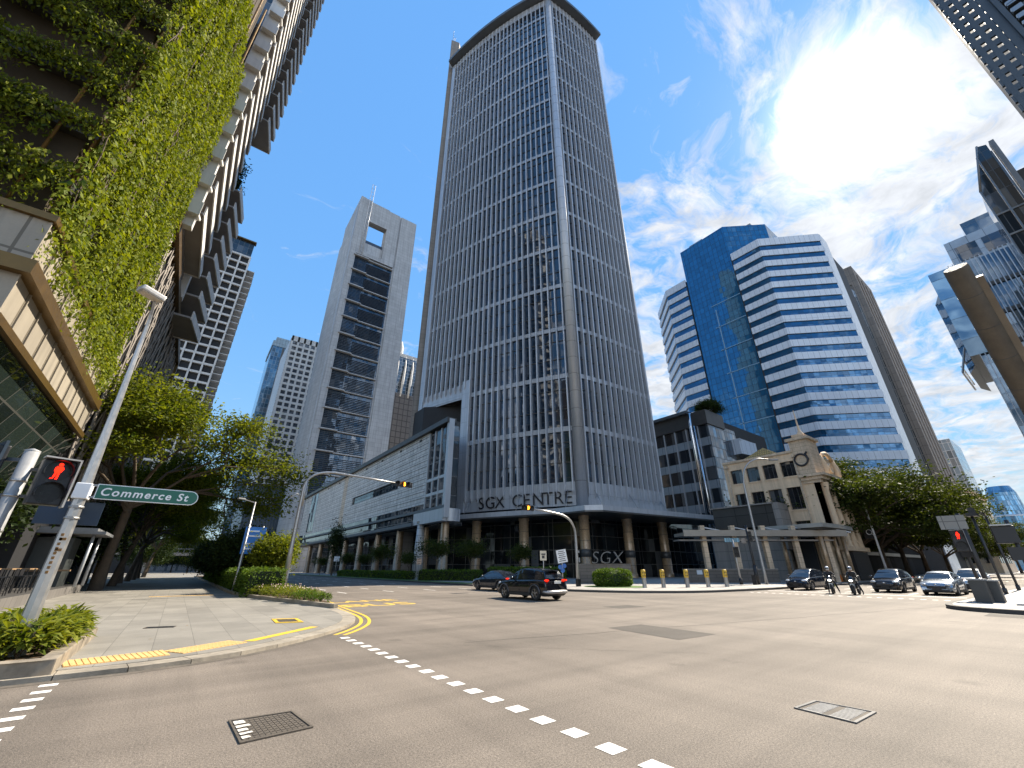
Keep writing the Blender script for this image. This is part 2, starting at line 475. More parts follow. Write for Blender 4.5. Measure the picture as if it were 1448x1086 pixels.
def worn_paint(name, c, wear=.5, under=(.17, .15, .13), scale=9.):
    m, t, out = new_mat(name)
    p = t.n('ShaderNodeBsdfPrincipled'); pos = t.n('ShaderNodeNewGeometry').outputs['Position']
    f = t.math('MULTIPLY', t.ramp(t.noise(pos, scale, 7, .72), .52, .66), wear)
    f = t.math('ADD', f, t.math('MULTIPLY', t.ramp(t.noise(pos, 70, 2), .55, .75), wear * .4))
    t.put(p.inputs['Base Color'], t.mix(f, c4(c), c4(under))); p.inputs['Roughness'].default_value = .6
    t.link(p.outputs[0], out.inputs[0]); return m

mt = {}
mt['asphalt'] = asphalt()
mt['patch'] = M('asphalt patch', (.066, .056, .046), .85, var=.25, fine=60, bump=.5, bscale=80)
mt['paver'] = pavers('stone pavers', (.205, .19, .163), 1.5, .75, R(90), .13)
mt['paver2'] = pavers('plaza pavers', (.30, .28, .255), .6, .6, 0)
mt['kerb'] = M('kerb concrete', (.27, .235, .185), .8, var=.45, fine=9, bump=.3)
mt['gutter'] = M('dirty gutter asphalt', (.10, .084, .066), .85, var=.5, scale=1.5, fine=12)
mt['darkkerb'] = M('dark kerb', (.07, .065, .06), .8, var=.3)
mt['white_paint'] = worn_paint('white road paint', (.76, .73, .68), .5)
mt['yellow_paint'] = worn_paint('yellow road paint', (.66, .42, .03), .5)
mt['yellow_worn'] = worn_paint('faded yellow paint', (.62, .40, .05), .75, scale=5)
mt['tactile'] = M('tactile tile', (.58, .385, .155), .7, var=.3, fine=20)
mt['grate'] = M('dull grating iron', (.12, .118, .115), .6, .2, var=.4, fine=30)
mt['paint_rag'] = worn_paint('ragged white paint', (.66, .63, .57), 1.0, (.12, .10, .08), 26.)
mt['iron'] = M('cast iron', (.12, .10, .078), .6, .3, var=.35, fine=30, bump=.4)
mt['ironlite'] = M('galvanised iron', (.24, .24, .24), .6, .3, var=.5, fine=30)
mt['soil'] = M('soil', (.10, .065, .035), .95, var=.4, fine=25, bump=.8)
mt['grass'] = M('turf', (.07, .13, .02), .9, var=.4, fine=12, bump=.6)
mt['steel'] = M('galvanised steel', (.36, .36, .36), .42, .75, var=.16, fine=6, streak=.2)
mt['greypaint'] = M('grey pole paint', (.30, .30, .30), .5, .1, var=.16, streak=.3)
mt['darkpole'] = M('dark pole paint', (.035, .035, .038), .45, .2)
mt['black'] = M('black plastic', (.012, .012, .014), .45, var=.3)
mt['rubber'] = M('rubber', (.018, .018, .018), .8)
mt['chrome'] = M('chrome', (.62, .63, .65), .14, 1.0, var=.06)
mt['bark'] = M('bark', (.085, .062, .042), .9, var=.4, scale=2, fine=9, bump=.9, bscale=9)
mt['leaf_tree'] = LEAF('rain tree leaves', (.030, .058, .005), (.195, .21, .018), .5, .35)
mt['leaf_dark'] = LEAF('dark leaves', (.008, .018, .005), (.032, .052, .011), .25, .35)  # near-black green: shade under the block and along the strip put into the colour
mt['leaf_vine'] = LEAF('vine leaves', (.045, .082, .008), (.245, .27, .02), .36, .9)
mt['leaf_vine_dark'] = LEAF('shaded vine leaves', (.030, .056, .006), (.20, .22, .018), .45, .9)  # darker copy of the vine leaves, shade of the near face put into the colour
mt['leaf_hedge'] = LEAF('hedge leaves', (.035, .075, .008), (.12, .18, .02), .3, 1.2)
mt['leaf_bed'] = LEAF('bed plant leaves', (.035, .070, .008), (.24, .25, .03), .38, 4.0)
mt['leaf_crown'] = LEAF('broadleaf crown', (.016, .030, .006), (.066, .082, .014), .36, .22)
mt['redlamp'] = EMIT('red lamp', (1.0, .02, .008), 3.0)
mt['amber'] = EMIT('amber lamp', (1.0, .30, .02), 3.0)
mt['redman'] = EMIT('red man', (1.0, .012, .004), 2.6)
mt['white_lamp'] = EMIT('white lamp', (1, .95, .85), 3.0)

# ================================================================ ground
mb = MB(); S = 2600
mb.quad((-S, -S, 0), (S, -S, 0), (S, S, 0), (-S, S, 0))
structure('ground', mb, mt['asphalt'])

def offset(pts, d):
    """shift an open polyline to its left by d"""
    out = []
    for i, p in enumerate(pts):
        a = Vector(pts[max(i - 1, 0)]); b = Vector(pts[min(i + 1, len(pts) - 1)])
        t_ = (b - a).normalized(); out.append((p[0] - t_.y * d, p[1] + t_.x * d))
    return out
def catmull(pts, k=6):
    o = []
    for i in range(len(pts) - 1):
        p0, p1, p2, p3 = [Vector(pts[max(0, min(len(pts) - 1, j))]) for j in (i - 1, i, i + 1, i + 2)]
        for s in range(k):
            t_ = s / k
            o.append(tuple(.5 * ((2 * p1) + (p2 - p0) * t_ + (2 * p0 - 5 * p1 + 4 * p2 - p3) * t_ ** 2 + (3 * p1 - p0 - 3 * p2 + p3) * t_ ** 3)))
    o.append(tuple(pts[-1])); return o
def strip(mb, a, b, z, mi=0):
    for i in range(len(a) - 1):
        mb.quad((*a[i], z), (*a[i + 1], z), (*b[i + 1], z), (*b[i], z), mi)

KL = [(-60, 10.7)] + catmull([(-3.0, 10.7), (-2.1, 10.7), (-1.2, 10.72), (0, 10.8), (1.0, 11.1), (2.0, 11.65), (3.34, 12.85), (4.32, 14.0), (5.1, 15.4), (5.66, 17.4), (5.95, 20.4), (6.22, 23.4), (6.38, 27), (6.4, 30.5)]) + [(6.4, 60), (6.4, 400)]
KIN = offset(KL, .42)
mb = MB(); poly = [p for p in KIN] + [(-60, 400)]
mb.prism(poly, -.2, .085, bottom=False)
structure('pavement', mb, mt['paver'])
def resample(pts, step):
    o = [Vector(pts[0])]; acc = 0.
    for a, b in zip(pts, pts[1:]):
        a, b = Vector(a), Vector(b); L = (b - a).length; t_ = step - acc
        while t_ <= L:
            o.append(a + (b - a) * (t_ / L)); t_ += step
        acc = (acc + L) % step
    return o
mb = MB(); ks = resample([p for p in KL if p[1] < 90 and p[0] > -16], .92); wn_ = offset([tuple(p) for p in ks], .42)
for i in range(len(ks) - 1):        # separate kerb stones with open joints
    g_ = .008; a, b, c, d = ks[i].lerp(ks[i + 1], g_), ks[i + 1].lerp(ks[i], g_), Vector(wn_[i + 1]).lerp(Vector(wn_[i]), g_), Vector(wn_[i]).lerp(Vector(wn_[i + 1]), g_)
    zz_ = .075 + rnd.uniform(-.004, .004)
    mb.prism([tuple(a), tuple(b), tuple(c), tuple(d)], -.05, zz_, bottom=False)
structure('kerb', mb, mt['kerb'])
mb = MB(); strip(mb, offset([tuple(p) for p in ks], -.2), [tuple(p) for p in ks], .0035); structure('gutter', mb, mt['gutter'])
# far side: plaza in front of the towers
KR = [(24, 400), (24, 120), (24, 45)] + catmull([(24, 41), (23.8, 35), (24.1, 28), (25.4, 23), (28.0, 19.8), (31.2, 18.1), (35.6, 17.5), (40, 17.25), (44, 17.2)]) + [(80, 17.2), (500, 17.2)]
KRI = offset(KR, .3)
mb = MB(); mb.prism(KRI + [(500, 400)], -.2, .15, bottom=False); structure('plaza', mb, mt['paver2'])
mb = MB(); strip(mb, KR, KRI, .145)
for i in range(len(KR) - 1):
    mb.quad((*KR[i], -.05), (*KR[i + 1], -.05), (*KR[i + 1], .145), (*KR[i], .145))
structure('plaza_kerb', mb, mt['darkkerb'])
# corner by the signals on the right
KS = [(500, 5.0), (60, 5.0)] + catmull([(26.6, -2), (26.4, 1.5), (26.7, 3.6), (27.6, 4.7), (29.2, 5.1), (32, 5.15)][::-1]) + [(26.8, -40)]
KSI = offset(KS, .25)
mb = MB(); mb.prism(KSI + [(500, -40)], -.2, .16, bottom=False); structure('corner_pavement', mb, mt['paver2'])
mb = MB(); strip(mb, KS, KSI, .155)
for i in range(len(KS) - 1):
    mb.quad((*KS[i], -.05), (*KS[i + 1], -.05), (*KS[i + 1], .155), (*KS[i], .155))
structure('corner_kerb', mb, mt['darkkerb'])

# painted markings
mb = MB()
for i in range(24):
    y = 12.42 - .52 * i
    if y < -1: break
    j = rnd.uniform(-.012, .012)
    mb.quad((3.82 + j, y - .12, .004), (4.04 + j, y - .12, .004), (4.04 + j, y + .12, .004), (3.82 + j, y + .12, .004))
structure('crossing_line', mb, mt['white_paint'])
mb = MB()
for i in range(12):
    y = 10.38 - .48 * i
    mb.quad((-1.24, y - .08, .004), (-1.03, y - .08, .004), (-1.03, y + .09, .004), (-1.24, y + .09, .004))
structure('crossing_edge_line', mb, mt['white_paint'])
mb = MB()
seg = [p for p in KL if 13.2 < p[1] < 60 and p[0] > 0]
for d in (-.14, -.40):
    strip(mb, offset(seg, d), offset(seg, d - .11), .004)
structure('double_yellow_line', mb, mt['yellow_paint'])
# lane dashes of the far roadway
mb = MB()
for x in (10.0, 13.5, 17.0, 20.4):
    for i in range(14):
        y = 33 + i * 5.5
        mb.quad((x, y, .004), (x + .13, y, .004), (x + .13, y + 2.2, .004), (x, y + 2.2, .004))
for y in (8.6, 12.2, 14.0):
    for i in range(12):
        x = 40 + i * 6
        mb.quad((x, y, .004), (x + 2.4, y, .004), (x + 2.4, y + .13, .004), (x, y + .13, .004))
for i in range(22):     # crossing studs on the far side
    y = 5.8 + i * .5
    mb.quad((34.4, y, .004), (34.7, y, .004), (34.7, y + .24, .004), (34.4, y + .24, .004))
for x in (25.5,):
    for i in range(10):
        y = 5.6 + i * .9
mb.quad((38.1, 5.6, .004), (38.4, 5.6, .004), (38.4, 16.9, .004), (38.1, 16.9, .004))
structure('lane_line', mb, mt['white_paint'])
# worn yellow lettering in the bus lane mouth
mb = MB()
t1 = text_mb('BUS', 2.1, (1, 0, 0), (0, 1, 0), (6.6, 21.5, -.046), .05, bold=.03); mb.add(t1.v, t1.f)
t1 = text_mb('LANE', 1.5, (1, 0, 0), (0, 1, 0), (6.7, 24.4, -.046), .05, bold=.03); mb.add(t1.v, t1.f)
structure('bus_lane_marking', mb, mt['yellow_worn'])
# asphalt patches
mb = MB(); mb.quad((10.5, 7.05, .004), (12.2, 7.0, .004), (12.32, 9.55, .004), (10.85, 9.65, .004))
mb.quad((16.2, 13.6, .004), (17.9, 13.5, .004), (18.0, 14.6, .004), (16.3, 14.7, .004))
mb.quad((24.6, 2.1, .004), (26.0, 2.0, .004), (26.1, 3.4, .004), (24.7, 3.4, .004))
structure('road_patch', mb, mt['patch'])
mb = MB()
for (x0, y0), (x1, y1), w in (((6, 9.9), (38, 3.4), .035), ((12, 14.5), (60, 8.6), .04), ((4.4, 11.2), (9.8, 5.2), .012), ((9, 31.5), (23, 33.4), .06), ((7, 14.6), (26, 16.5), .03)):
    k = 26; d = Vector((x1 - x0, y1 - y0)); n_ = Vector((-d.y, d.x)).normalized()
    pa = []; pb = []
    for i in range(k + 1):
        q = Vector((x0, y0)) + d * i / k + n_ * (.05 * math.sin(i * 1.7) + rnd.gauss(0, .02)); ww = w * rnd.uniform(.5, 1.3); pa.append(tuple(q)); pb.append(tuple(q + n_ * ww))
    strip(mb, pa, pb, .0032)
structure('road_seam', mb, mt['patch'])
# yellow tactile strips and line on the pavement
mb = MB()
def tactile(p0, p1, w, z=.086):
    p0, p1 = Vector((*p0, 0)), Vector((*p1, 0)); d = (p1 - p0); L = d.length; d.normalize(); n = Vector((-d.y, d.x, 0))
    k = int(L / .085)
    for i in range(k):
        for j in range(5):
            c = p0 + d * (i + .5) * L / k + n * (j + .5) * w / 5
            mb.obox((c.x, c.y, z + .008), d * L / k * .40, n * w / 5 * .42, (0, 0, .008))
    c = p0 + d * L / 2 + n * w / 2
    mb.obox((c.x, c.y, z), d * L / 2, n * w / 2, (0, 0, .004))
tactile((-1.15, 11.35), (.32, 11.62), .72); tactile((.52, 11.66), (1.72, 12.42), .62)
structure('tactile_strip', mb, mt['tactile'])
mb = MB(); a = Vector((1.85, 12.52, .09)); b = Vector((3.72, 14.35, .09)); n = (b - a).cross(Vector((0, 0, 1))).normalized() * -.26
mb.quad(a, b, b + n, a + n); structure('yellow_line', mb, mt['yellow_paint'])
mb = MB(); tactile((-.9, 34.2), (2.3, 34.2), .5); structure('tactile_strip', mb, mt['tactile'])
# ================================================================ buildings: centre
def win_parts(parent, name, quads, mat, limit=96, depth=.03):
    """quads: list of (Fr, u0, u1, z0, z1, w). The largest become parts, the rest one part."""
    for i, (F, u0, u1, z0, z1, w) in enumerate(quads[:limit]):
        m_ = MB(); F.box(m_, u0, u1, z0, z1, w, w + depth); m_.build(name, mat, parent)
    if len(quads) > limit:
        m_ = MB()
        for (F, u0, u1, z0, z1, w) in quads[limit:]:
            F.box(m_, u0, u1, z0, z1, w, w + depth)
        tag(m_.build(name, mat, parent), kind='stuff')

mt['alu'] = M('silver aluminium', (.47, .49, .52), .40, .3, var=.10, scale=.12, fine=3, streak=.22)
mt['alupanel'] = M('aluminium cladding', (.42, .445, .48), .42, .25, var=.10, scale=.12, fine=3, streak=.25, panel=(1.47, 3.2, .02), gapcol=(.4, .4, .4), tint=.05)
mt['fin'] = M('aluminium fin', (.52, .54, .57), .42, .25, var=.10, scale=.2, fine=3, streak=.2)
mt['darkmetal'] = M('dark bronze metal', (.07, .068, .066), .45, .4, var=.2)
mt['cornice'] = M('dark cornice metal', (.10, .115, .13), .5, .3, var=.15)
mt['sgxglass'] = GLASS('tower glass', (.014, .034, .064), 1.47, 2.61, .03, .22, .02, .10, .95, mull=.05, mullcol=(.02, .02, .022), bcol=(.20, .21, .22))
mt['lobby'] = GLASS('lobby glass', (.012, .015, .018), 2.4, 2.2, .06, .1, .012, .08, .5, mull=.09, mullcol=(.10, .095, .085))
mt['concrete'] = M('brown grey concrete', (.26, .235, .21), .8, var=.14, scale=.2, fine=2, streak=.3, panel=(2.6, 1.3, .04), gapcol=(.6, .6, .6), tint=.06)
mt['brown_stone'] = M('polished brown granite', (.34, .235, .14), .25, .15, var=.3, scale=1.5, fine=14, spec=.7)
mt['dark_int'] = M('dark interior', (.014, .014, .016), .7, var=.3)
mt['ltstone'] = M('pale stone cladding', (.56, .55, .53), .6, var=.12, scale=.25, fine=2.5, streak=.35, panel=(1.6, 1.15, .05, .5), gapcol=(.42, .42, .42), tint=.12)
mt['ltstone2'] = M('warm stone cladding', (.55, .45, .34), .6, var=.12, streak=.2, panel=(1.6, 1.15, .05, .5), gapcol=(.5, .5, .5), tint=.1)
mt['podglass'] = GLASS('podium glass', (.030, .045, .06), 2.0, 3.2, .03, .3, .018, .12, .9, mull=.12, mullcol=(.10, .10, .10))
mt['t2conc'] = M('grey fair concrete', (.43, .435, .44), .75, var=.12, scale=.1, fine=1.5, streak=.38, panel=(3.2, 2.0, .05), gapcol=(.62, .62, .62), tint=.07)
mt['t2glass'] = GLASS('louvred tower glass', (.02, .05, .09), 2.0, 3.2, .03, .4, .02, .08, .9, mull=.1, mullcol=(.05, .06, .07))
mt['louver'] = M('louvre blade', (.085, .10, .125), .4, .4, var=.15)

A = Vector((50.5, 48.0)); B_ = Vector((71.6, 46.8)); L_ = Vector((35.9, 83.75))
def arc(p, q, bulge, out):
    def f(s):
        b = p + (q - p) * s + out * (4 * bulge * s * (1 - s))
        d = (q - p).normalized() * (q - p).length + out * (4 * bulge * (1 - 2 * s)); d.normalize()
        n = Vector((d.y, -d.x))
        if n.dot(out) < 0: n = -n
        return b, d, n
    return f
outL = Vector((-28.6, -11.7)).normalized(); outR = Vector((-.06, -1)).normalized()
aL = arc(A, L_, 1.7, outL); aR = arc(A, B_, .5, outR)
LENL = (L_ - A).length; LENR = (B_ - A).length
def ribbon(mb, f, s0, s1, z0, z1, w0, w1, k=10, mi=0):
    inn = []; ou = []
    for i in range(k + 1):
        p, d, n = f(s0 + (s1 - s0) * i / k)
        inn.append(p + n * w0); ou.append(p + n * w1)
    mb.prism([tuple(q) for q in ou] + [tuple(q) for q in inn[::-1]], z0, z1, mi)
sgx = thing('office_tower', 'tall grey office tower with vertical fins and SGX CENTRE lettering above brown columns', 'office tower', (50.5, 48, 0))
ZT = 169.0
mb = MB()
polyU = [tuple(aL(s / 10)[0] - aL(s / 10)[2] * .7) for s in range(10, -1, -1)] + [tuple(aR(s / 6)[0] - aR(s / 6)[2] * .7) for s in range(1, 7)] + [(71.2, 62), (58, 82), (45, 88)]
mb.prism(polyU, 36, ZT)
polyD = [tuple(aL(s / 10 * .62)[0] - aL(s / 10 * .62)[2] * .7) for s in range(10, -1, -1)] + [tuple(aR(s / 6)[0] - aR(s / 6)[2] * .7) for s in range(1, 7)] + [(71.2, 62), (58, 76)]
mb.prism(polyD, 10.6, 36)
mb.build('tower_core', mt['dark_int'], sgx)
bz = [24.3 + 10.44 * k for k in range(14)]
lo_edges = [14.9] + bz; hi_edges = bz + [ZT - 3.2]
SN = .63
for k in range(15):
    z0, z1 = lo_edges[k], hi_edges[k]
    up = z0 > 33
    mb = MB(); ribbon(mb, aL, .022, .985 if up else SN - .035, z0, z1, -.6, -.28, 10)
    mb.build('window_band', mt['sgxglass'], sgx)
    mb = MB(); ribbon(mb, aR, .035, .985, z0, z1, -.6, -.28, 6)
    mb.build('window_band', mt['sgxglass'], sgx)
    for zt in (.36, .74):      # slim transoms
        zz_ = z0 + (z1 - z0) * zt
        mb = MB(); ribbon(mb, aL, .022, .985 if up else SN - .035, zz_ - .07, zz_ + .07, -.28, -.13, 10)
        ribbon(mb, aR, .035, .985, zz_ - .07, zz_ + .07, -.28, -.13, 6)
        mb.build('transom', mt['darkmetal'], sgx)
for k, z in enumerate(bz):
    up = z > 33
    mb = MB(); ribbon(mb, aL, .022, .985 if up else SN - .035, z - .45, z + .45, -.24, -.04, 10); mb.build('floor_band', mt['alupanel'], sgx)
    mb = MB(); ribbon(mb, aR, .035, .985, z - .45, z + .45, -.24, -.04, 6); mb.build('floor_band', mt['alupanel'], sgx)
# solid bottom and top fascias
mb = MB(); ribbon(mb, aL, .022, SN, 11.0, 14.9, -.5, .05, 8); mb.build('fascia', mt['alupanel'], sgx)
mb = MB(); ribbon(mb, aR, .035, .985, 11.0, 14.9, -.5, .05, 6); mb.build('fascia', mt['alupanel'], sgx)
mb = MB(); ribbon(mb, aL, SN, .985, 34.6, 37.6, -.5, .05, 6); mb.build('fascia', mt['alupanel'], sgx)
mb = MB(); ribbon(mb, aL, SN - .035, SN + .012, 11.0, 38.2, -.5, .30, 2); mb.build('side_pier', mt['alupanel'], sgx)
mb = MB(); ribbon(mb, aL, .965, 1.0, 34.6, ZT, -1.0, .25, 2); mb.build('side_pier', mt['alupanel'], sgx)
mb = MB(); ribbon(mb, aR, .975, 1.0, 11.0, ZT, -1.0, .20, 2); mb.build('side_pier', mt['alupanel'], sgx)
mb = MB(); ribbon(mb, aL, 0, .965, ZT - 3.2, ZT, -.6, .08, 10); mb.build('parapet', mt['alupanel'], sgx)
mb = MB(); ribbon(mb, aR, .03, .975, ZT - 3.2, ZT, -.6, .08, 6); mb.build('parapet', mt['alupanel'], sgx)
# rounded corner column
c = (A + (outL + outR) * -.25)
mb = MB(); mb.lathe([(.01, 10.9), (1.0, 10.9), (1.0, ZT), (.01, ZT)], (c.x, c.y, 0), 20)
for z in [14.9] + [z + j * 3.48 for z in bz for j in (0, 1, 2)]:
    if z < ZT: mb.lathe([(1.0, z - .03), (1.015, z - .02), (1.015, z + .02), (1.0, z + .03)], (c.x, c.y, 0), 20, 1)
mb.build('corner_column', [mt['alu'], mt['darkmetal']], sgx)
# the fins
def fin(f, s, z0, z1):
    p, d, n = f(s)
    m_ = MB(); q0 = p - n * .28; q1 = p + n * .52
    dd = Vector((d.x, d.y, 0)) * .105; nn = Vector((n.x, n.y, 0))
    cx = (q0 + q1) / 2
    m_.obox((cx.x, cx.y, (z0 + z1) / 2), dd, nn * .40, (0, 0, (z1 - z0) / 2))
    e = Vector((q1.x, q1.y, 0)); i_ = e - nn * .8
    for sg in (1,):    # pointed foot
        a_ = [i_ - dd, i_ + dd, e + dd, e - dd]
        v_ = [(q.x, q.y, z0) for q in a_] + [((i_).x, i_.y, z0 - .9), ((e - nn * .5).x, (e - nn * .5).y, z0 - .9)]
        m_.add(v_, [(0, 4, 1), (1, 4, 5, 2), (2, 5, 3), (3, 5, 4, 0)])
    m_.build('fin', mt['fin'], sgx)
n = 26
for i in range(n):
    s = .036 + (.955 - .036) * i / (n - 1)
    fin(aL, s, 13.4 if s < SN - .03 else 36.6, ZT - .9)
for i in range(14):
    fin(aR, .055 + .905 * i / 13, 13.0, ZT - .9)
# overhanging roof
mb = MB()
pts = [tuple(aL(s / 14)[0] + aL(s / 14)[2] * 2.3) for s in range(14, -1, -1)] + [tuple(aR(s / 8)[0] + aR(s / 8)[2] * 2.3) for s in range(0, 9)]
pts[14:16] = [(A.x - 2.5, A.y - 2.2)]
mb.prism(pts + [(71.5, 62), (58, 82), (45, 88)], ZT + .4, ZT + 1.7)
mb.build('roof', mt['cornice'], sgx)
# concrete service core behind, with masts
mb = MB(); mb.prism([(34.7, 85.2), (37.6, 84.2), (45, 92), (40, 98)], 0, 188)
for i in range(20):
    z = 14 + i * 9; mb.box(34.9, 35.3, 85.0, 85.6, z, z + .25)
core = mb.build('service_core', mt['concrete'], sgx)
mb = MB()
for x, y, h in ((35.6, 86, 9), (36.4, 86.6, 6), (37.0, 87.0, 7.5)):
    mb.tube([(x, y, 187.5), (x, y, 188 + h)], .09, 6)
mb.build('mast', mt['steel'], core)
# entrance canopy
mb = MB()
cp = [tuple(aL(s / 10)[0] + aL(s / 10)[2] * 2.6) for s in range(7, -1, -1)]
cp[-1] = (47.6, 43.6)
cp2 = cp[:-1] + [(47.2, 44.6), (49.2, 42.7), (52.5, 42.4), (66, 41.0), (76, 40.0), (80, 42.5), (80, 45.5), (70, 50)] + [(52, 52), (42, 72)]
mb.prism(cp2, 9.6, 10.35); mb.prism([tuple(Vector(p) * .0 + Vector(p)) for p in cp2], 9.35, 9.6, 1)
mb.build('canopy', [mt['alu'], mt['darkmetal']], sgx)
mb = MB()
for f, s in [(aR, .12), (aR, .5), (aR, .9), (aL, .28), (aL, .55), (aL, .06)]:
    p, d, nv = f(s); q = p + nv * 2.3
    mb.tube([(p.x + nv.x * .1, p.y + nv.y * .1, 13.6), (q.x, q.y, 10.3)], .06, 6)
mb.build('tie_rod', mt['steel'], sgx)
# lobby: recessed glass, brown granite columns
mb = MB()
lp = [tuple(aL(s / 10 * .62)[0] - aL(s / 10 * .62)[2] * 4.2) for s in range(10, -1, -1)] + [tuple(aR(s / 6)[0] - aR(s / 6)[2] * 4.2) for s in range(1, 7)]
mb.prism(lp + [(71.2, 62), (58, 76)], .15, 10.58); mb.build('lobby_glazing', mt['lobby'], sgx)
for f, s in [(aL, .0), (aL, .275), (aL, .525), (aL, .74), (aR, .47), (aR, .94)]:
    p, d, nv = f(s); q = p - nv * .5 if s else c
    mb = MB(); rr_ = .82
    mb.lathe([(rr_ + .12, .15), (rr_ + .12, .8), (rr_, .85), (rr_, 8.9), (rr_ + .1, 9.0), (rr_ + .1, 9.4)], (q.x, q.y, 0), 20)
    mb.lathe([(rr_, 3.2), (rr_ + .06, 3.22), (rr_ + .06, 4.3), (rr_, 4.32)], (q.x, q.y, 0), 20, 1)
    for zj in (2.0, 5.6, 7.2):
        mb.lathe([(rr_, zj - .03), (rr_ + .012, zj - .02), (rr_ + .012, zj + .02), (rr_, zj + .03)], (q.x, q.y, 0), 20, 2)
    mb.build('column', [mt['brown_stone'], mt['darkmetal'], mt['dark_int']], sgx)
mb = MB(); mb.prism([(71.6, 47.6), (92, 50), (92, 54), (70, 54)], .15, 11.2); mb.build('rear_wing', mt['lobby'], sgx)
# letters on the fascia
lab = 'SGX CENTRE'
mt['letter'] = M('dark bronze letters', (.035, .035, .04), .4, .4)
adv = [1.5, 2.05, 1.7, 1.75, 2.1, 1.75, 2.05, 1.85, 1.8, 1.6]
posu = 19.6; mb = MB()
for ch, w_ in zip(lab, adv):
    s = posu / LENL; p, d, nv = aL(s)
    if ch != ' ':
        # the fascia runs away to the left of the viewer, so reading goes towards the corner
        t_ = text_mb(ch, 3.0, (-d.x, -d.y, 0), (0, 0, 1), (p.x + nv.x * .14, p.y + nv.y * .14, 11.35), .12, bold=-.012)
        mb.add(t_.v, t_.f)
    posu -= w_
mb.build('sign_lettering', mt['letter'], sgx)

# plinth with big chrome letters, low walls
pl = thing('sign_plinth', 'dark stone plinth carrying chrome SGX letters near the round bush', 'plinth', (36.2, 31.9, .15))
mt['plinth'] = M('dark banded stone', (.10, .088, .078), .5, var=.25, panel=(1.4, .32, .02, .5), tint=.12)
d_ = Vector((4.3, -3.25, 0)).normalized(); n_ = Vector((-d_.y, d_.x, 0))
mb = MB(); c0 = Vector((36.1, 31.8, 0)) + n_ * .7
mb.obox((c0.x, c0.y, 1.1), d_ * 2.75, n_ * .7, (0, 0, .95)); mb.build('plinth_block', mt['plinth'], pl)
t_ = text_mb('SGX', 1.75, d_, (0, 0, 1), (34.9, 32.7, 2.06), .35, shear=.22, spacing=1.02, bold=-.03); t_.build('sign_lettering', M('dull chrome', (.10, .10, .105), .25, 1.0), pl)
wl = thing('low_wall', 'long low dark stone wall behind the yellow topped bollards', 'wall', (49.5, 25.3, .15))
mb = MB(); a_ = Vector((45.4, 28.4, 0)); b_ = Vector((53.8, 22.2, 0)); dd = (b_ - a_).normalized(); nn = Vector((-dd.y, dd.x, 0))
mb.obox(((a_ + b_) / 2 + nn * .3 + Vector((0, 0, .8))), (b_ - a_) / 2, nn * .3, (0, 0, .68)); mb.build('wall_body', mt['plinth'], wl)
mb = MB(); mb.obox(((a_ + b_) / 2 + nn * .3 + Vector((0, 0, 1.52))), (b_ - a_) / 2 + dd * .05, nn * .36, (0, 0, .04)); mb.build('coping', mt['concrete'], wl)
mb = MB(); q = a_ + dd * 1.6 - nn * .02; mb.obox((q.x, q.y, 1.2), dd * .3, nn * .02, (0, 0, .22)); mb.build('notice_plate', M('pale plate', (.5, .55, .6), .5), wl)

# ---------------------------------------------------------------- podium block along the street
pod = thing('podium_building', 'long low podium clad in pale stone panels left of the tall tower', 'building', (33, 62.5, 0))
F = Fr((33, 175), (0, -1))      # u runs towards the viewer
W_ = lambda y: 175 - y
mb = MB(); mb.prism([(33.6, 62.95), (35.2, 62.95), (35.2, 84), (50, 96), (50, 175), (33.6, 175)], 9.0, 26.2); mb.build('podium_body', mt['darkmetal'], pod)
mb = MB()
F.box(mb, 0, W_(70.6), 18.6, 25.6, -.6, .0); F.box(mb, 0, W_(70.6), 12.2, 16.7, -.6, .0)
F.box(mb, 0, W_(115), 16.7, 18.6, -.6, 0); F.box(mb, W_(84), W_(70.6), 16.7, 18.6, -.6, 0)
mb.build('stone_facing', mt['ltstone'], pod)
for z in [13.35 + 1.15 * i for i in range(11)]:
    mb = MB(); F.box(mb, 0, W_(70.7), z - .035, z + .035, -.02, .05); mb.build('shadow_rail', mt['darkmetal'], pod)
mb = MB(); F.box(mb, W_(125), W_(121.5), 12.2, 25.4, -.3, .03); mb.build('stone_facing', mt['ltstone2'], pod)
mb = MB(); F.box(mb, W_(115), W_(84), 16.72, 18.58, -.5, -.35); mb.build('window', mt['podglass'], pod)
for i in range(22):
    pass
mb = MB(); F.box(mb, W_(164), W_(155), 12.8, 25.2, -.2, .06); mb.build('window', mt['podglass'], pod)
for y in (158, 161):
    mb = MB(); F.box(mb, W_(y) - .1, W_(y) + .1, 12.8, 25.2, .06, .12); mb.build('mullion', mt['alu'], pod)
mb = MB(); F.box(mb, W_(70.4), W_(63.2), 9.9, 25.3, -.5, -.12); mb.build('window', mt['podglass'], pod)
mb = MB(); mb.box(33.4, 35.1, 62.7, 62.95, 9.9, 25.2); mb.build('window', mt['podglass'], pod)
for z in (13.6, 16.2):
    mb = MB(); F.box(mb, W_(70.4), W_(63.2), z - .25, z + .25, -.15, 0); mb.build('mullion', mt['alu'], pod)
for y in (63.2, 65.6, 68.0, 70.4):
    mb = MB(); F.box(mb, W_(y) - .12, W_(y) + .12, 9.9, 25.3, -.12, .08); mb.build('mullion', mt['alu'], pod)
mb = MB(); F.box(mb, -.2, W_(62.4), 25.6, 26.5, -1.2, .7); mb.build('parapet', mt['darkmetal'], pod)
mb = MB(); F.box(mb, W_(63.1), W_(62.3), 9.2, 26.3, -.8, .25); mb.build('end_frame', mt['alu'], pod)
mb = MB(); F.box(mb, -.2, W_(62.4), 11.2, 12.2, -.6, -.1); mb.build('ribbon_window', mt['podglass'], pod)
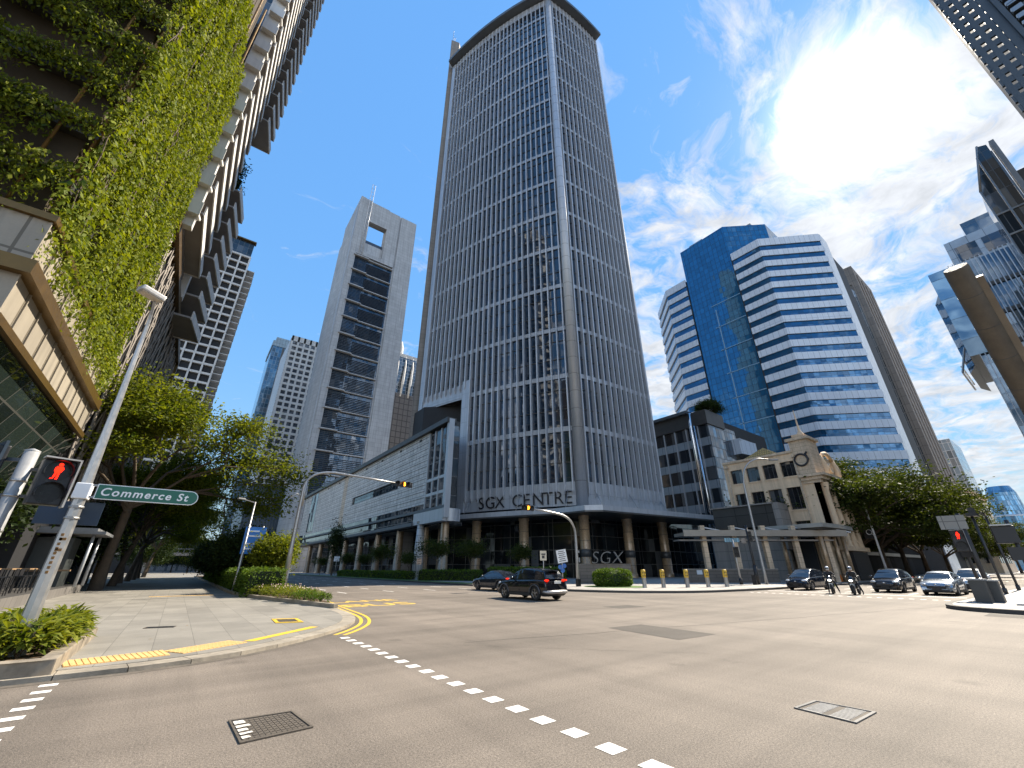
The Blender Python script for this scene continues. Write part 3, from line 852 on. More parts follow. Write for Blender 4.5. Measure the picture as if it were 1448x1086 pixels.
mb = MB(); F.box(mb, -.2, W_(62.4), 10.75, 11.2, -.6, .3); mb.build('string_course', mt['cornice'], pod)
mb = MB(); F.box(mb, -.2, W_(74), 9.2, 10.75, -.8, -.3); mb.build('ribbon_window', mt['podglass'], pod)
mb = MB(); F.box(mb, -.2, W_(74), 8.6, 9.2, -.9, .6); mb.build('string_course', mt['cornice'], pod)
mb = MB(); F.box(mb, W_(74), W_(62.6), 8.7, 10.7, -3, .3); mb.lathe([(1.6, 8.7), (1.6, 10.7)], (34.6, 63.6, 0), 20); mb.build('portal_beam', mt['alu'], pod)
mb = MB(); mb.prism([(38, 78.5), (49, 68.5), (50, 69.5), (38.4, 79.5)], .15, 11.2); mb.box(38, 38.4, 78, 175, .15, 8.7); mb.box(34, 38.4, 66, 175, 8.4, 9.0); mb.build('street_glazing', mt['lobby'], pod)
mb = MB(); mb.prism([(35.4, 80), (35.4, 86), (52, 86), (52, 74), (43.2, 72.0)], 9.1, 34.4); mb.build('link_block', mt['dark_int'], pod)
for y in (65, 72.5, 84, 96, 108, 120, 132, 146, 160):
    mb = MB(); mb.lathe([(.95, .15), (.95, .5), (.78, .6), (.7, 8.7)], (34.6, y, 0), 16); mb.build('column', mt['brown_stone'], pod)
# leaning white pillar
mb = MB(); mb.tube([(33.2, 71.5, .15), (33.3, 71.7, 8.8)], [.95, .6], 14); mb.ell((33.3, 71.7, 9.2), (.85, .85, .5), 12); mb.build('pillar', mt['ltstone'], pod)
mb = MB(); mb.box(34.5, 47.5, 108, 140, 27.2, 28.0); mb.box(36, 47, 109, 139, 26.2, 27.2); mb.build('roof_slab', mt['cornice'], pod)
mb = MB()
prof = []
for i in range(13):
    a = math.pi * i / 12; prof.append((36 + 5.5 - 5.5 * math.cos(a), 26.4 + 4.2 * math.sin(a)))
for i in range(12):
    (x0, z0), (x1, z1) = prof[i], prof[i + 1]
    mb.quad((x0, 146, z0), (x0, 172, z0), (x1, 172, z1), (x1, 146, z1))
mb.add([(x, 146, z) for x, z in prof], [tuple(range(13))])
mb.build('vaulted_roof', M('ribbed metal roof', (.30, .32, .34), .4, .6, streak=.2), pod)
mb = MB()
for y in (74, 84, 95, 106, 118, 130, 142):
    mb.box(32.9, 33.06, y, y + .9, 24.7, 25.1)
mb.build('vent', mt['dark_int'], pod)

# ---------------------------------------------------------------- concrete tower with louvred face
lt = thing('office_tower', 'concrete tower with louvred glass face and square hole below a ladder mast', 'office tower', (32.9, 190, 0))
F = Fr((32.9, 190), (1, 0)); Wd = 34.5; HT = 198.5
mb = MB()
mb.box(32.9, 35.7, 190, 222, 0, HT + 1.5)                 # left pier
mb.box(57.6, 67.4, 190, 222, 0, HT)                       # right mass
mb.box(56.7, 57.6, 190.6, 222, 0, HT)                     # shadow groove
mb.box(35.7, 39.6, 190, 196, 159, HT + 1.2)
mb.box(50, 56.7, 190, 196, 159, HT)
mb.box(39.6, 50, 190, 194, 184, HT + .6)
mb.box(35.7, 56.7, 191.2, 222, 0, 159)
mb.box(39.6, 50, 190.0, 193, 159, 161.5)
mb.build('tower_body', mt['t2conc'], lt)
mb = MB(); mb.box(39.6, 50, 193, 194, 161.5, 170.5); mb.build('infill_panel', M('pale infill', (.5, .5, .5), .6, panel=(2.6, 9, .05)), lt)
mb = MB(); mb.box(39.6, 50, 194.1, 204, 166, 173.5); mb.build('plant_room', mt['louver'], lt)
zl = [157.5 - 9.9 * i for i in range(14)]
for i, z in enumerate(zl):
    zb = z - 9.9
    mb = MB(); F.box(mb, 2.8, 23.8, zb + .1, z, -1.15, -.9); g_ = mb.build('louvre_bay', mt['t2glass'], lt)
    mb = MB()
    for j in range(12):
        zz_ = zb + .5 + j * .82
        if j < 9: F.box(mb, 9.5 + (i % 3 == 1) * .0, 23.2, zz_, zz_ + .14, -.9, -.35)
        F.box(mb, 3.2, 9.3, zz_, zz_ + .14, -.9, -.6)
    mb.build('louvre_blade', mt['louver'], g_)
    mb = MB(); F.box(mb, 2.0, 10.0, z - .25, z + .3, -1.0, .9); F.box(mb, 10.0, 23.8, z - .55, z - .1, -1.0, .35); mb.build('ledge', mt['t2conc'], lt)
mb = MB()
for z in [20 + 2.8 * i for i in range(62)]:
    pass
mb.box(32.4, 32.9, 192, 193.2, 40, 196); mb.build('edge_rib', mt['alu'], lt)
# bulging flank on the far left
mb = MB(); pr = [(32.85, 191)] + [(32.85 - 2.6 * math.sin(math.pi * i / 10), 191 + 31 * i / 10) for i in range(1, 10)] + [(32.85, 222)]
mb.prism(pr, 0, 172); mb.build('flank', mt['t2conc'], lt)
mb = MB()
for x in (37.3, 39.0):
    mb.tube([(x, 189.6, 157), (x + .3, 189.6, 212)], .16, 6)
for i in range(19):
    z = 158 + i * 3; mb.beam((37.3, 189.6, z), (39.1, 189.6, z), .14, .14)
mb.build('ladder_mast', mt['alu'], lt)

# ---------------------------------------------------------------- dark tower with ornate crown, far back
dk = thing('office_tower', 'dark tower with a pale ornate crown glimpsed left of the finned tower', 'office tower', (90, 227, 0))
mb = MB(); mb.box(72, 120, 227, 260, 0, 100); mb.build('tower_body', M('dark stone', (.10, .09, .085), .6, panel=(3, 3.6, .25), gapcol=(.3, .3, .3)), dk)
mb = MB(); mb.box(76, 116, 229, 258, 100, 126); mb.build('crown_glazing', GLASS('crown glass', (.06, .09, .12), 2.2, 2.4, .05, .5, mull=.2, mullcol=(.4, .4, .4)), dk)
mb = MB()
for i in range(9):
    x = 74 + i * 5; mb.tube([(x, 227, 98), (x + .4, 226.4, 108), (x + 1.6, 228, 120), (x + 2, 230, 127)], [.5, .9, .6, .3], 7)
mb.build('crown_rib', mt['ltstone'], dk)
mb = MB(); mb.box(80, 112, 230, 256, 126, 129); mb.lathe([(2.5, 129), (1.6, 133), (1.8, 136), (.4, 141)], (84, 236, 0), 10); mb.build('finial', mt['ltstone'], dk)

# ---------------------------------------------------------------- white office block with square windows
wb = thing('office_building', 'white office block with a grid of small square windows behind the ribbed block', 'office building', (25.4, 300, 0))
F = Fr((25.7, 300), (1, 0)); HB = 156
mt['whiteconc'] = M('white precast', (.56, .545, .52), .7, var=.08, scale=.1, fine=2, streak=.25)
mb = MB(); mb.box(25.7, 75, 300.6, 345, 0, HB)
nx, nz = 11, 34; cw = 4.05; chh = 4.3
quads = []
for i in range(nx):
    F.box(mb, i * cw, i * cw + 1.25, 0, HB, -.6, 0)
    for k in range(nz):
        z = HB - 4.2 - k * chh
        quads.append((F, i * cw + 1.25, (i + 1) * cw, z - 2.7, z, -.58))
for k in range(nz + 1):
    z = HB - 4.2 - (k - 1) * chh
    F.box(mb, 0, nx * cw, max(0, z - chh) , z - 2.7, -.6, -.004)
F.box(mb, 0, nx * cw, HB - 4.2, HB, -.6, 0)
mb.build('facade', mt['whiteconc'], wb)
mb = MB(); mb.box(25.3, 25.7, 301, 344, 0, HB - 2); mb.build('side_facing', M('pale ribbed panels', (.48, .50, .52), .5, panel=(60, 2.1, .25), gapcol=(.55, .55, .55), streak=.15), wb)
quads.sort(key=lambda q: (q[3] < 60, q[1] > 34, -q[3]))
win_parts(wb, 'window', quads, GLASS('small window glass', (.05, .06, .075), 4.05, 4.3, .05, .3, .02, .3), 96)

bb = thing('office_tower', 'slim dark blue glass tower behind the white square windowed block', 'office tower', (24, 360, 0))
mb = MB(); mb.box(19.5, 60, 380, 420, 0, 182); mb.build('tower_body', GLASS('blue curtain wall', (.05, .12, .19), 2.5, 4, .05, .55, .015, .2, mull=.25, mullcol=(.15, .2, .25)), bb)
mb = MB(); mb.box(19, 60.4, 379.5, 420.4, 182, 187); mb.box(21, 40, 382, 410, 187, 192); mb.build('crown', M('blue grey crown', (.22, .30, .36), .5, panel=(2.2, 5, .1)), bb)
mb = MB(); mb.box(27.5, 29, 379.2, 379.8, 30, 182); mb.build('spine', mt['darkmetal'], bb)

ob = thing('ribbed_building', 'low blue grey ribbed building with OUE lettering on its front', 'building', (20.5, 237, 0))
mt['ribbed'] = M('blue grey ribbed metal', (.115, .15, .185), .5, .35, var=.12, streak=.15)
F = Fr((18.6, 237), (1, 0))
mb = MB(); mb.box(18.6, 40, 237.3, 292, 0, 38); mb.build('building_body', mt['ribbed'], ob)
mb = MB()
for i in range(18):
    F.box(mb, i * 1.2, i * 1.2 + .42, 2, 38, -.3, .35)
mb.build('facade_rib', mt['ribbed'], ob)
mb = MB(); F.box(mb, -.5, 21.6, 38, 39.4, -1, .6); mb.build('roof_edge', mt['cornice'], ob)
t_ = text_mb('OUE', 4.3, (1, 0, 0), (0, 0, 1), (21.6, 236.5, 30.6), .3, bold=.02); t_.build('sign_lettering', mt['chrome'] if 0 else M('white letters', (.8, .8, .8), .5), ob)
# ================================================================ buildings: left side of the street
mt['gold'] = M('bronze gold metal', (.13, .078, .022), .38, .55, var=.2, fine=5)
mt['cream'] = M('cream panels', (.29, .255, .20), .6, var=.12, streak=.3, panel=(1.5, 6, .05), gapcol=(.4, .38, .34), tint=.06)
mt['darkgreenglass'] = GLASS('green grey glass', (.03, .045, .04), 1.6, 4, .03, .35, .012, .1, .9, mull=.07, mullcol=(.10, .10, .09))
mt['wallback'] = M('brown backing wall', (.045, .032, .018), .9, var=.4)
gb = thing('planted_building', 'corner block hung with green creepers above cream and bronze bands', 'building', (-7, 19.6, 0))
X = -7.0; Y0 = 19.6
mb = MB(); mb.box(-34, X - .7, Y0 + .9, 36, 13.6, 60); mb.build('planted_storeys', mt['wallback'], gb)
mb = MB()
mb.box(-34, X, Y0, Y0 + 1.2, 9.4, 13.5); mb.box(X - 1.2, X, Y0 + 1.2, 36.2, 9.4, 13.5); mb.box(-34, X - 1.2, Y0 + 1.2, 40, 12.4, 13.5); mb.box(-34, X - 1.2, Y0 + 1.2, 40, 9.4, 9.7)
mb.build('cream_band', mt['cream'], gb)
for z, w, hh in ((13.65, .16, .28), (11.35, .34, .55), (9.3, .18, .3)):
    mb = MB(); mb.box(X, X + w, Y0 - w, 36.4, z - hh / 2, z + hh / 2); mb.box(-34, X, Y0 - w, Y0, z - hh / 2, z + hh / 2); mb.build('bronze_beam', mt['gold'], gb)
mb = MB()
for y in [Y0 + 1.5 * i for i in range(12)]:
    mb.box(X, X + .06, y - .03, y + .03, 9.5, 13.5)
mb.build('panel_rib', mt['cream'], gb)
mb = MB(); mb.quad((X - .1, Y0, 9.15), (X - 1.5, Y0, 5.6), (X - 1.5, 37, 5.6), (X - .1, 37, 9.15)); mb.quad((-34, Y0, 9.15), (-34, Y0 + 1.4, 5.6), (X - 1.5, Y0 + 1.4, 5.6), (X - .1, Y0, 9.15))
mb.build('sloped_glazing', mt['darkgreenglass'], gb)
mb = MB(); mb.box(-34, X - 5.5, Y0 + 4, 60, 0, 9.4); mb.build('ground_storey', mt['dark_int'], gb)
levels = [16.2, 19.0, 21.8, 24.6, 27.4, 30.2, 33.0, 35.8, 38.6, 41.4, 44.2]
for z in levels:
    mb = MB(); mb.box(-34, X - .5, Y0 + .25, Y0 + .5, z - .12, z + .14); mb.build('bronze_beam', mt['gold'], gb)
    mb = MB(); mb.box(-34, X - .3, Y0 + .5, Y0 + 1.1, z - .5, z - .1); mb.box(X - .7, X - .1, Y0 + 1.1, 36, z - .4, z - .05); mb.build('planter_trough', mt['darkmetal'], gb)
mb = MB()
for y in (20.2, 23.2, 26.4, 29.6, 32.8, 35.6):
    mb.tube([(X - .35, y, 13.7), (X - .35, y, 58)], .09, 6)
for x in (-8.4, -11.8, -15.2, -18.6):
    mb.tube([(x, Y0 + .35, 13.7), (x, Y0 + .35, 58)], .07, 6)
mb.build('trellis_post', mt['gold'], gb)

# hanging creepers: strands of leaves
def strand(mb, p, length, out, n, size, rr):
    ph = rr.uniform(0, 6.3)
    for i in range(n):
        t_ = i / n; z = -length * t_
        q = Vector((p[0], p[1], p[2])) + Vector((out[0], out[1], 0)) * (rr.uniform(-.08, .22) + .12 * math.sin(t_ * 5 + ph))
        q += Vector((out[1], out[0], 0)) * (rr.gauss(0, .13) + .15 * math.sin(t_ * 4 + ph)); q.z += z + rr.gauss(0, .05)
        leaf(mb, q, size * rr.uniform(.6, 1.35), rr.uniform(.38, .62), .75, rr)
rv = random.Random(5)
mb = MB()
for i in range(5200):
    y = rv.uniform(Y0 - .1, 36.2); z = rv.uniform(14.4, 46)
    if z < 17 and rv.random() < .35: continue
    dens = math.sin(y * 2.3 + 1.7 * math.sin(z * .5)) + math.sin(z * 1.05 + 2.1 * math.sin(y * .8)) + .8 * math.sin(y * 5.1 + z * .3)
    if dens < -.95 and rv.random() < .75: continue
    bulge = .35 * math.sin(y * 1.9 + math.sin(z * .35) * 2) + .2 * math.sin(z * .8 + y)
    strand(mb, (X + .02 + bulge * .35, y, z), rv.uniform(1.0, 3.0), (1, 0), rv.randint(16, 26), rv.choice((.15, .19, .23, .29)), rv)
for i in range(150):   # long trailing ends below the last trough, over the cream band
    y = Y0 + 16.5 * rv.random() ** .8
    strand(mb, (X + .12, y, 14.4), rv.uniform(.8, 3.4), (1, 0), 20, .2, rv)
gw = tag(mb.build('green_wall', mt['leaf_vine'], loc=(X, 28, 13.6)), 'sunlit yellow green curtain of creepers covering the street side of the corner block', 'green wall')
mb = MB()
for i in range(95):     # woody runners under the leaves
    y = rv.uniform(Y0, 36); z = rv.uniform(17, 46); L = rv.uniform(2.5, 7); q = []
    for j in range(7): q.append((X + .08 + rv.uniform(-.05, .16), y + .22 * math.sin(j * 1.3 + i) + rv.gauss(0, .05), max(13.8, z - L * j / 6)))
    mb.tube(q, [.035, .032, .03, .026, .022, .018, .012], 4, caps=False)
mb.build('runner', mt['bark'], gw)
for k, z in enumerate(levels[:9] ):
    mb = MB()
    for i in range(290 if k < 6 else 150):
        x = X - .1 - 13.5 * rv.random()
        L = rv.uniform(.5, 2.6) * (1.0 + .45 * math.sin(x * 1.3 + k * 2))
        strand(mb, (x, Y0 + .05 + rv.gauss(0, .12), z + .25), L, (0, -1), int(9 + 10 * L), .2, rv)
    where = ['lowest tier, just above the cream band', 'second tier above the cream band', 'third tier above the cream band', 'fourth tier above the cream band', 'fifth tier above the cream band', 'sixth tier above the cream band', 'seventh tier above the cream band', 'eighth tier above the cream band', 'ninth tier above the cream band'][k]
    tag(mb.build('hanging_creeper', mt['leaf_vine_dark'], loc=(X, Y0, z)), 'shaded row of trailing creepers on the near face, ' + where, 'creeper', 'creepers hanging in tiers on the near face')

# lattice block further along
lb = thing('lattice_building', 'grey brown block with a woven metal lattice wall and bronze edge', 'building', (-7, 36.5, 0))
mb = MB(); mb.box(-30, X - .5, 36.4, 68, 0, 27.4); mb.build('building_body', mt['dark_int'], lb)
mb = MB()
rl = random.Random(3)
for i in range(74):
    y = 36.6 + i * .43; z = 4
    pts = []
    for j in range(13):
        pts.append((X - .2 + .12 * math.sin(j + i), y + .32 * (1 if (j + i) % 2 else -1), 5 + j * 1.85))
    mb.tube(pts, .075, 4, caps=False)
mb.build('lattice_screen', M('lattice strips', (.23, .20, .17), .6, .2, var=.25), lb)
mb = MB(); mb.box(-30, X + .25, 36.5, 68.4, 27.2, 27.9); mb.box(X - .3, X + .25, 67.7, 68.4, 0, 27.2); mb.build('bronze_edge', mt['gold'], lb)

# balcony tower
bt = thing('balcony_tower', 'slender residential tower with stacked white edged balconies above the green wall', 'apartment tower', (-7, 37, 0))
mt['white_edge'] = M('white balcony edge', (.62, .60, .565), .6, var=.08, streak=.2)
mt['soffit'] = M('grey soffit', (.27, .245, .225), .7, var=.15)
mt['balglass'] = GLASS('balcony glazing', (.05, .055, .06), 1.6, 2.6, .06, .25, .015, .3, mull=.1, mullcol=(.3, .27, .23))
mb = MB(); mb.box(-28, X - .4, 37.5, 57.2, 27.9, 128); mb.build('tower_body', mt['balglass'], bt)
def balcony(y0, y1, z, dep, taper=.0):
    m_ = MB()
    m_.prism([(X - .4, y0), (X + dep - taper, y0), (X + dep, y1), (X - .4, y1)], z, z + .22)
    b_ = m_.build('balcony', mt['soffit'], bt)
    m_ = MB(); m_.prism([(X + dep - taper - .02, y0 - .02), (X + dep - taper + .1, y0 - .02), (X + dep + .1, y1 + .06), (X + dep - .02, y1 + .06)], z - .12, z + .95)
    m_.box(X - .4, X + dep + .08, y1 + .002, y1 + .1, z - .12, z + .95)
    m_.build('balcony_front', mt['white_edge'], b_)
for i in range(28):
    z = 30.5 + i * 3.3
    balcony(38.2, 49.0, z, 1.1)
for i in range(8):
    balcony(51.2, 57.0, 26.5 + i * 2.75, 2.3, .8)
for i in range(22):
    balcony(50.8, 56.2, 59.5 + i * 2.9, 2.6, .9)
mb = MB(); mb.box(X - .4, X + .35, 49.6, 50.6, 27.9, 128); mb.box(X - .4, X + .9, 36.9, 37.6, 27.9, 128); mb.build('white_blade', mt['white_edge'], bt)
mb = MB()
for i in range(30):
    mb.box(X - .38, X - .2, 37.6, 49.6, 30 + i * 3.3 - .1, 30 + i * 3.3 + .5)
mb.build('floor_band', mt['soffit'], bt)
mb = MB(); mb.box(X - .4, X - .1, 50.6, 57.3, 48.5, 59.4); mb.build('recess_glazing', GLASS('pale blue glazing', (.16, .24, .32), 1.2, 11, .1, .4, mull=.08, mullcol=(.4, .42, .44)), bt)
for i in range(12):
    mb = MB(); z = 29 + i * 3.4
    mb.prism([(X - .2, 36.2), (X + 1.0, 36.3), (X + 1.2, 37.3), (X - .2, 37.4)], z, z + .25); mb.box(X - .2, X + 1.15, 36.2, 36.32, z - .2, z + 1.2)
    mb.build('white_fin', mt['white_edge'], bt)
# plants in the open sky terrace
mb = MB()
for c_ in ((X + .5, 51.5, 49.4), (X + .3, 53.0, 49.2), (X + .5, 54.8, 49.1)):
    for i in range(420):
        leaf(mb, Vector(c_) + Vector((rv.gauss(0, .4), rv.gauss(0, .7), abs(rv.gauss(0, .7)))), .4, .4, None, rv)
tag(mb.build('terrace_plants', mt['leaf_dark'], loc=(X, 53, 49)), 'dark plants in the open sky terrace halfway up the balcony tower', 'plants')

# gridded slab block behind
gg = thing('office_building', 'pale block with a deep white grid of dark windows behind the street trees', 'office building', (-8.2, 191, 0))
F = Fr((-34, 191), (1, 0)); HB = 133; nx = 7; cw = 25.8 / nx
mb = MB(); mb.box(-34, -8.4, 192, 225, 0, HB); mb.build('building_body', mt['dark_int'], gg)
mb = MB()
for i in range(nx + 1):
    F.box(mb, i * cw - .3, i * cw + .3, 20, HB, -1.2, .1)
for k in range(28):
    z = HB - k * 4.0; F.box(mb, -.3, 26.1, z - .85, z, -1.2, 0)
mb.build('facade_grid', mt['white_edge'], gg)
quads = []
for k in range(27):
    for i in range(nx - 1, -1, -1):
        z = HB - k * 4.0 - .85; quads.append((F, i * cw + .3, (i + 1) * cw - .3, z - 3.1, z, -1.05))
win_parts(gg, 'window', quads, GLASS('grid window glass', (.035, .05, .07), 1.8, 3.9, .05, .3, .02, .3, mull=.1, mullcol=(.2, .2, .2)), 90)
mb = MB()
for k in range(30):
    z = HB - k * 3.1 - 6; mb.box(-8.2, -5.0, 193, 206, z - .35, z)
mb.build('balcony', mt['white_edge'], gg)
mb = MB(); F.box(mb, 0, 25.8, HB + .1, HB + 8, -1, -.6); mb.build('crown_glazing', mt['podglass'], gg)
mb = MB(); F.box(mb, 14, 26.4, HB + 8, HB + 8.6, -2, .6); mb.build('roof_edge', mt['gold'], gg)
# ================================================================ buildings: right side
mt['bluewall'] = GLASS('deep blue curtain wall', (.018, .145, .30), 1.75, 2.43, .03, .45, .010, .0, .8, tones=(.86, 1.14), mull=.13, mullcol=(.006, .03, .07))
mt['blueband'] = GLASS('blue ribbon glass', (.014, .105, .235), 1.75, 4.86, .03, .45, .012, .0, .8, tones=(.75, 1.25), mull=.07, mullcol=(.006, .03, .06))
mt['whiteband'] = M('silver white band', (.62, .67, .735), .45, .0, var=.06, scale=.1, streak=.12, panel=(1.75, 40, .06), gapcol=(.55, .57, .6), tint=.03)
bt2 = thing('office_tower', 'blue glass tower with white horizontal bands and a glazed central shaft', 'office tower', (147.4, 50, 0))
HR = 115.7; HC = 132
bodyR = [(147.9, 49.5), (147.9, 39.7), (163.1, 25.1), (190, 25.1), (190, 49.5)]
bodyL = [(147.9, 69.8), (147.9, 78.9), (160.5, 91.5), (190, 91.5), (190, 69.8)]
mb = MB(); mb.prism(bodyR, 0, HR - 1); mb.prism(bodyL, 0, HR - 1); mb.build('tower_body', mt['dark_int'], bt2)
def poly_ribbon(mb, pts, z0, z1, w, mi=0):
    """band following an open polyline, w proud of it"""
    o = offset(pts, w); mb.prism(list(pts) + o[::-1], z0, z1, mi)
pr_ = [(147.4, 49.6), (147.4, 39.5), (162.8, 24.6)]           # right wing, walked towards the viewer's right
pl_ = [(160.3, 92.0), (147.4, 79.0), (147.4, 69.7)]
for pts in (pr_, pl_):
    for k in range(24):
        z1 = HR - k * 4.86
        mb = MB(); poly_ribbon(mb, pts, z1 - 2.55, z1 + (.8 if k == 0 else 0), -.6); poly_ribbon(mb, offset(pts, -.6), z1 - 2.55, z1 + (.8 if k == 0 else 0), -.1)
        if k < 20: mb.build('white_band', mt['whiteband'], bt2)
        mb = MB(); poly_ribbon(mb, offset(pts, -.06), z1 - 4.86, z1 - 2.55, -.2)
        if k < 20: mb.build('window_band', mt['blueband'], bt2)
mb = MB(); mb.prism([(147.6, 50.0), (147.6, 69.5), (190, 69.5), (190, 38.6), (160.4, 38.6)], HR - 14, HC); mb.box(147.6, 150, 50, 69.5, 0, HR - 14)
mb.build('central_shaft', mt['bluewall'], bt2)
mb = MB()
for z in (98, 88, 78, 68, 58, 48):
    mb.box(147.45, 147.58, 50.2, 62, z, z + .3)
mb.box(147.45, 147.58, 60.2, 60.6, 20, 96); mb.build('service_rail', M('pale blue rail', (.22, .36, .48), .4, .3), bt2)
mb = MB(); mb.prism([(162.9, 24.55), (163.8, 24.0), (171, 24.0), (171, 25.0), (163.2, 25.0)], 0, HR + 1.2); mb.build('white_flank', M('white flank', (.70, .71, .72), .4, .2, streak=.1), bt2)
mb = MB(); mb.prism([(162, 44), (178, 44), (178, 56), (162, 56)], HC, HC + 6); mb.add([(162, 44, HC + 6), (178, 44, HC + 6), (178, 56, HC + 6), (162, 56, HC + 6), (170, 50, HC + 13)], [(0, 1, 4), (1, 2, 4), (2, 3, 4), (3, 0, 4)])
mb.box(150, 156, 60, 66, HC, HC + 2.5); mb.build('penthouse', M('grey roof plant', (.33, .34, .34), .6, panel=(2, 3, .08)), bt2)
mb = MB(); mb.box(147.1, 148.2, 49.5, 50.0, 0, HR); mb.box(147.1, 148.2, 69.55, 69.75, 0, HR); mb.build('shadow_joint', mt['dark_int'], bt2)

br = thing('office_tower', 'brown stone tower with a dark window strip and arched top behind the banded blue tower', 'office tower', (230, 27.2, 0))
mt['brownstone'] = M('brown precast', (.22, .185, .155), .75, var=.12, scale=.1, streak=.25, panel=(3.2, 3.6, .06))
mb = MB(); mb.box(230.5, 262, 27.2, 70, 0, 138); mb.box(230, 230.5, 27.2, 29.6, 0, 138); mb.box(230, 230.5, 37, 70, 0, 138); mb.box(230, 230.5, 29.6, 37, 128, 138); mb.build('tower_body', mt['brownstone'], br)
mb = MB(); mb.box(230.2, 230.45, 29.6, 37, 0, 121); mb.build('window_strip', GLASS('dark strip glass', (.05, .07, .09), 1.3, 3.6, .05, .3, .015, .2, mull=.35, mullcol=(.20, .18, .16)), br)
mb = MB(); pr = [(33.3 + 3.7 * math.cos(math.pi * i / 12), 123 + 4.5 * math.sin(math.pi * i / 12)) for i in range(13)]
mb.add([(230.15, y, z) for y, z in pr], [tuple(range(13))]); mb.box(230.1, 230.4, 29.6, 37, 121.0, 122.9); mb.build('arched_window', GLASS('arch glass', (.35, .40, .45), 1.2, 1.2, .1, .2, mull=.15, mullcol=(.2, .2, .2)), br)
mb = MB()
for i in range(4): mb.box(230 + 4 + i * 7, 230 + 6 + i * 7, 26.9, 27.15, 0, 134)
mb.build('side_rib', mt['brownstone'], br)
mb = MB(); mb.box(300, 330, 27, 60, 0, 62); tb_ = mb.build('tower_body', GLASS('far pale glass', (.16, .22, .28), 2, 4, .08, .4, mull=.3, mullcol=(.4, .42, .44)), None, loc=(300, 27, 0))
tb_.name = 'distant_tower'; ORG['distant_tower'] = ORG.get(tb_.name) or Matrix.Translation((300, 27, 0)); tag(tb_, 'pale distant tower peeking past the brown stone tower', 'tower')

# grey glass mid-rise
gz = thing('glass_building', 'grey mid-rise of dark windows between the tall tower and the stone corner building', 'building', (92.5, 46, 0))
F = Fr((92.5, 64), (0, -1)); HG = 35.5
mt['gzglass'] = GLASS('dark office glass', (.028, .036, .048), 1.55, 5, .05, .25, .02, .35, .8, mull=.08, mullcol=(.02, .02, .02))
mt['spand'] = M('blue grey spandrel', (.30, .35, .40), .35, .3, var=.12, panel=(3.1, 9, .06))
mb = MB(); mb.box(93.1, 125, 46.6, 64, 0, HG); mb.build('building_body', mt['dark_int'], gz)
zs = [33.0 - 5.0 * i for i in range(7)]
for z in zs:
    mb = MB(); F.box(mb, 0, 18, z - 3.1, z, -.5, -.3); mb.build('window_band', mt['gzglass'], gz)
    mb = MB(); F.box(mb, 0, 18, z - 5.0, z - 3.1, -.5, -.15); mb.build('spandrel', mt['spand'], gz)
for i in range(6):
    mb = MB(); F.box(mb, i * 3.1 - .12, i * 3.1 + .12, 0, 33.3, -.2, .12); mb.build('pier', mt['alu'], gz)
mb = MB(); mb.tube([F.p(14.3, 0, .8), F.p(14.3, 33, .8), F.p(14.3, 36.5, .2)], .42, 14); mb.tube([F.p(15.1, 0, .6), F.p(15.1, 33, .6)], .25, 12); mb.build('steel_column', mt['chrome'], gz)
mb = MB(); F.box(mb, -1, 18.3, 33.0, 36.5, -8, .3); mb.build('roof_screen', mt['darkmetal'], gz)
mb = MB(); F.box(mb, -1.5, 14.0, 36.5, 37.2, -9, 1.3); mb.build('roof_edge', mt['cornice'], gz)
F2 = Fr((92.7, 46), (1, 0))
mb = MB(); F2.box(mb, 0, 13, 14, 33.5, -.5, 0); mb.build('corner_glazing', GLASS('bright corner glass', (.16, .20, .24), 1.3, 2.5, .05, .5, .02, .2, mull=.14, mullcol=(.04, .04, .05)), gz)
mb = MB(); mb.prism([(103, 44.2), (110, 43.4), (110, 47), (103, 47)], 27, 30.5); mb.box(103, 110, 44, 46, 30.5, 30.8); mb.build('white_balcony', mt['whiteband'], gz)

# stone corner building
cb_ = thing('stone_building', 'old cream stone corner building with carved cornice and a dark ring on its side', 'building', (67.8, 20, 0))
mt['cream_stone'] = M('cream stucco', (.72, .545, .37), .8, var=.14, scale=.35, fine=3, streak=.3)
mt['cream_dark'] = M('weathered stone', (.60, .47, .335), .8, var=.2, scale=.5, fine=4, streak=.35, panel=(1.1, .55, .03, .5), gapcol=(.7, .7, .7), tint=.05)
mt['dkwin'] = GLASS('dark sash glass', (.02, .022, .026), .62, 3.1, .05, .1, .02, .1, mull=.05, mullcol=(.05, .05, .05))
mt['orangetile'] = M('orange roof tiles', (.52, .30, .07), .7, var=.2, panel=(.35, .45, .05, .5))
F = Fr((67.8, 32.5), (0, -1)); FS = Fr((67.8, 20), (1, 0))
yw = lambda y: 32.5 - y
mb = MB()
mb.box(68.3, 80, 20.5, 32.5, 0, 16.4)
cols = [(31.6, 29.75), (29.15, 27.3), (26.7, 24.85), (24.2, 22.35)]
rows = [(13.75, 15.9), (9.15, 12.2), (5.0, 7.6)]
edges = [32.5] + [q for c in cols for q in c] + [20.0]
for a, b in zip(edges[0::2], edges[1::2]):
    F.box(mb, yw(a), yw(b), 0, 17.0, -.5, 0)
zz2 = [0] + [q for r_ in rows[::-1] for q in r_] + [17.0]
for a, b in zip(zz2[0::2], zz2[1::2]):
    for c in cols: F.box(mb, yw(c[0]), yw(c[1]), a, b, -.5, -.004)
mb.build('side_wall', mt['cream_stone'], cb_)
for c in cols:
    for r_ in rows:
        m_ = MB(); F.box(m_, yw(c[0]), yw(c[1]), r_[0], r_[1], -.42, -.36); w_ = m_.build('window', mt['dkwin'], cb_)
        m_ = MB(); F.box(m_, yw(c[0]) - .1, yw(c[1]) + .1, r_[0] - .18, r_[0], -.3, .12)
        m_.build('sill', mt['cream_stone'], w_)
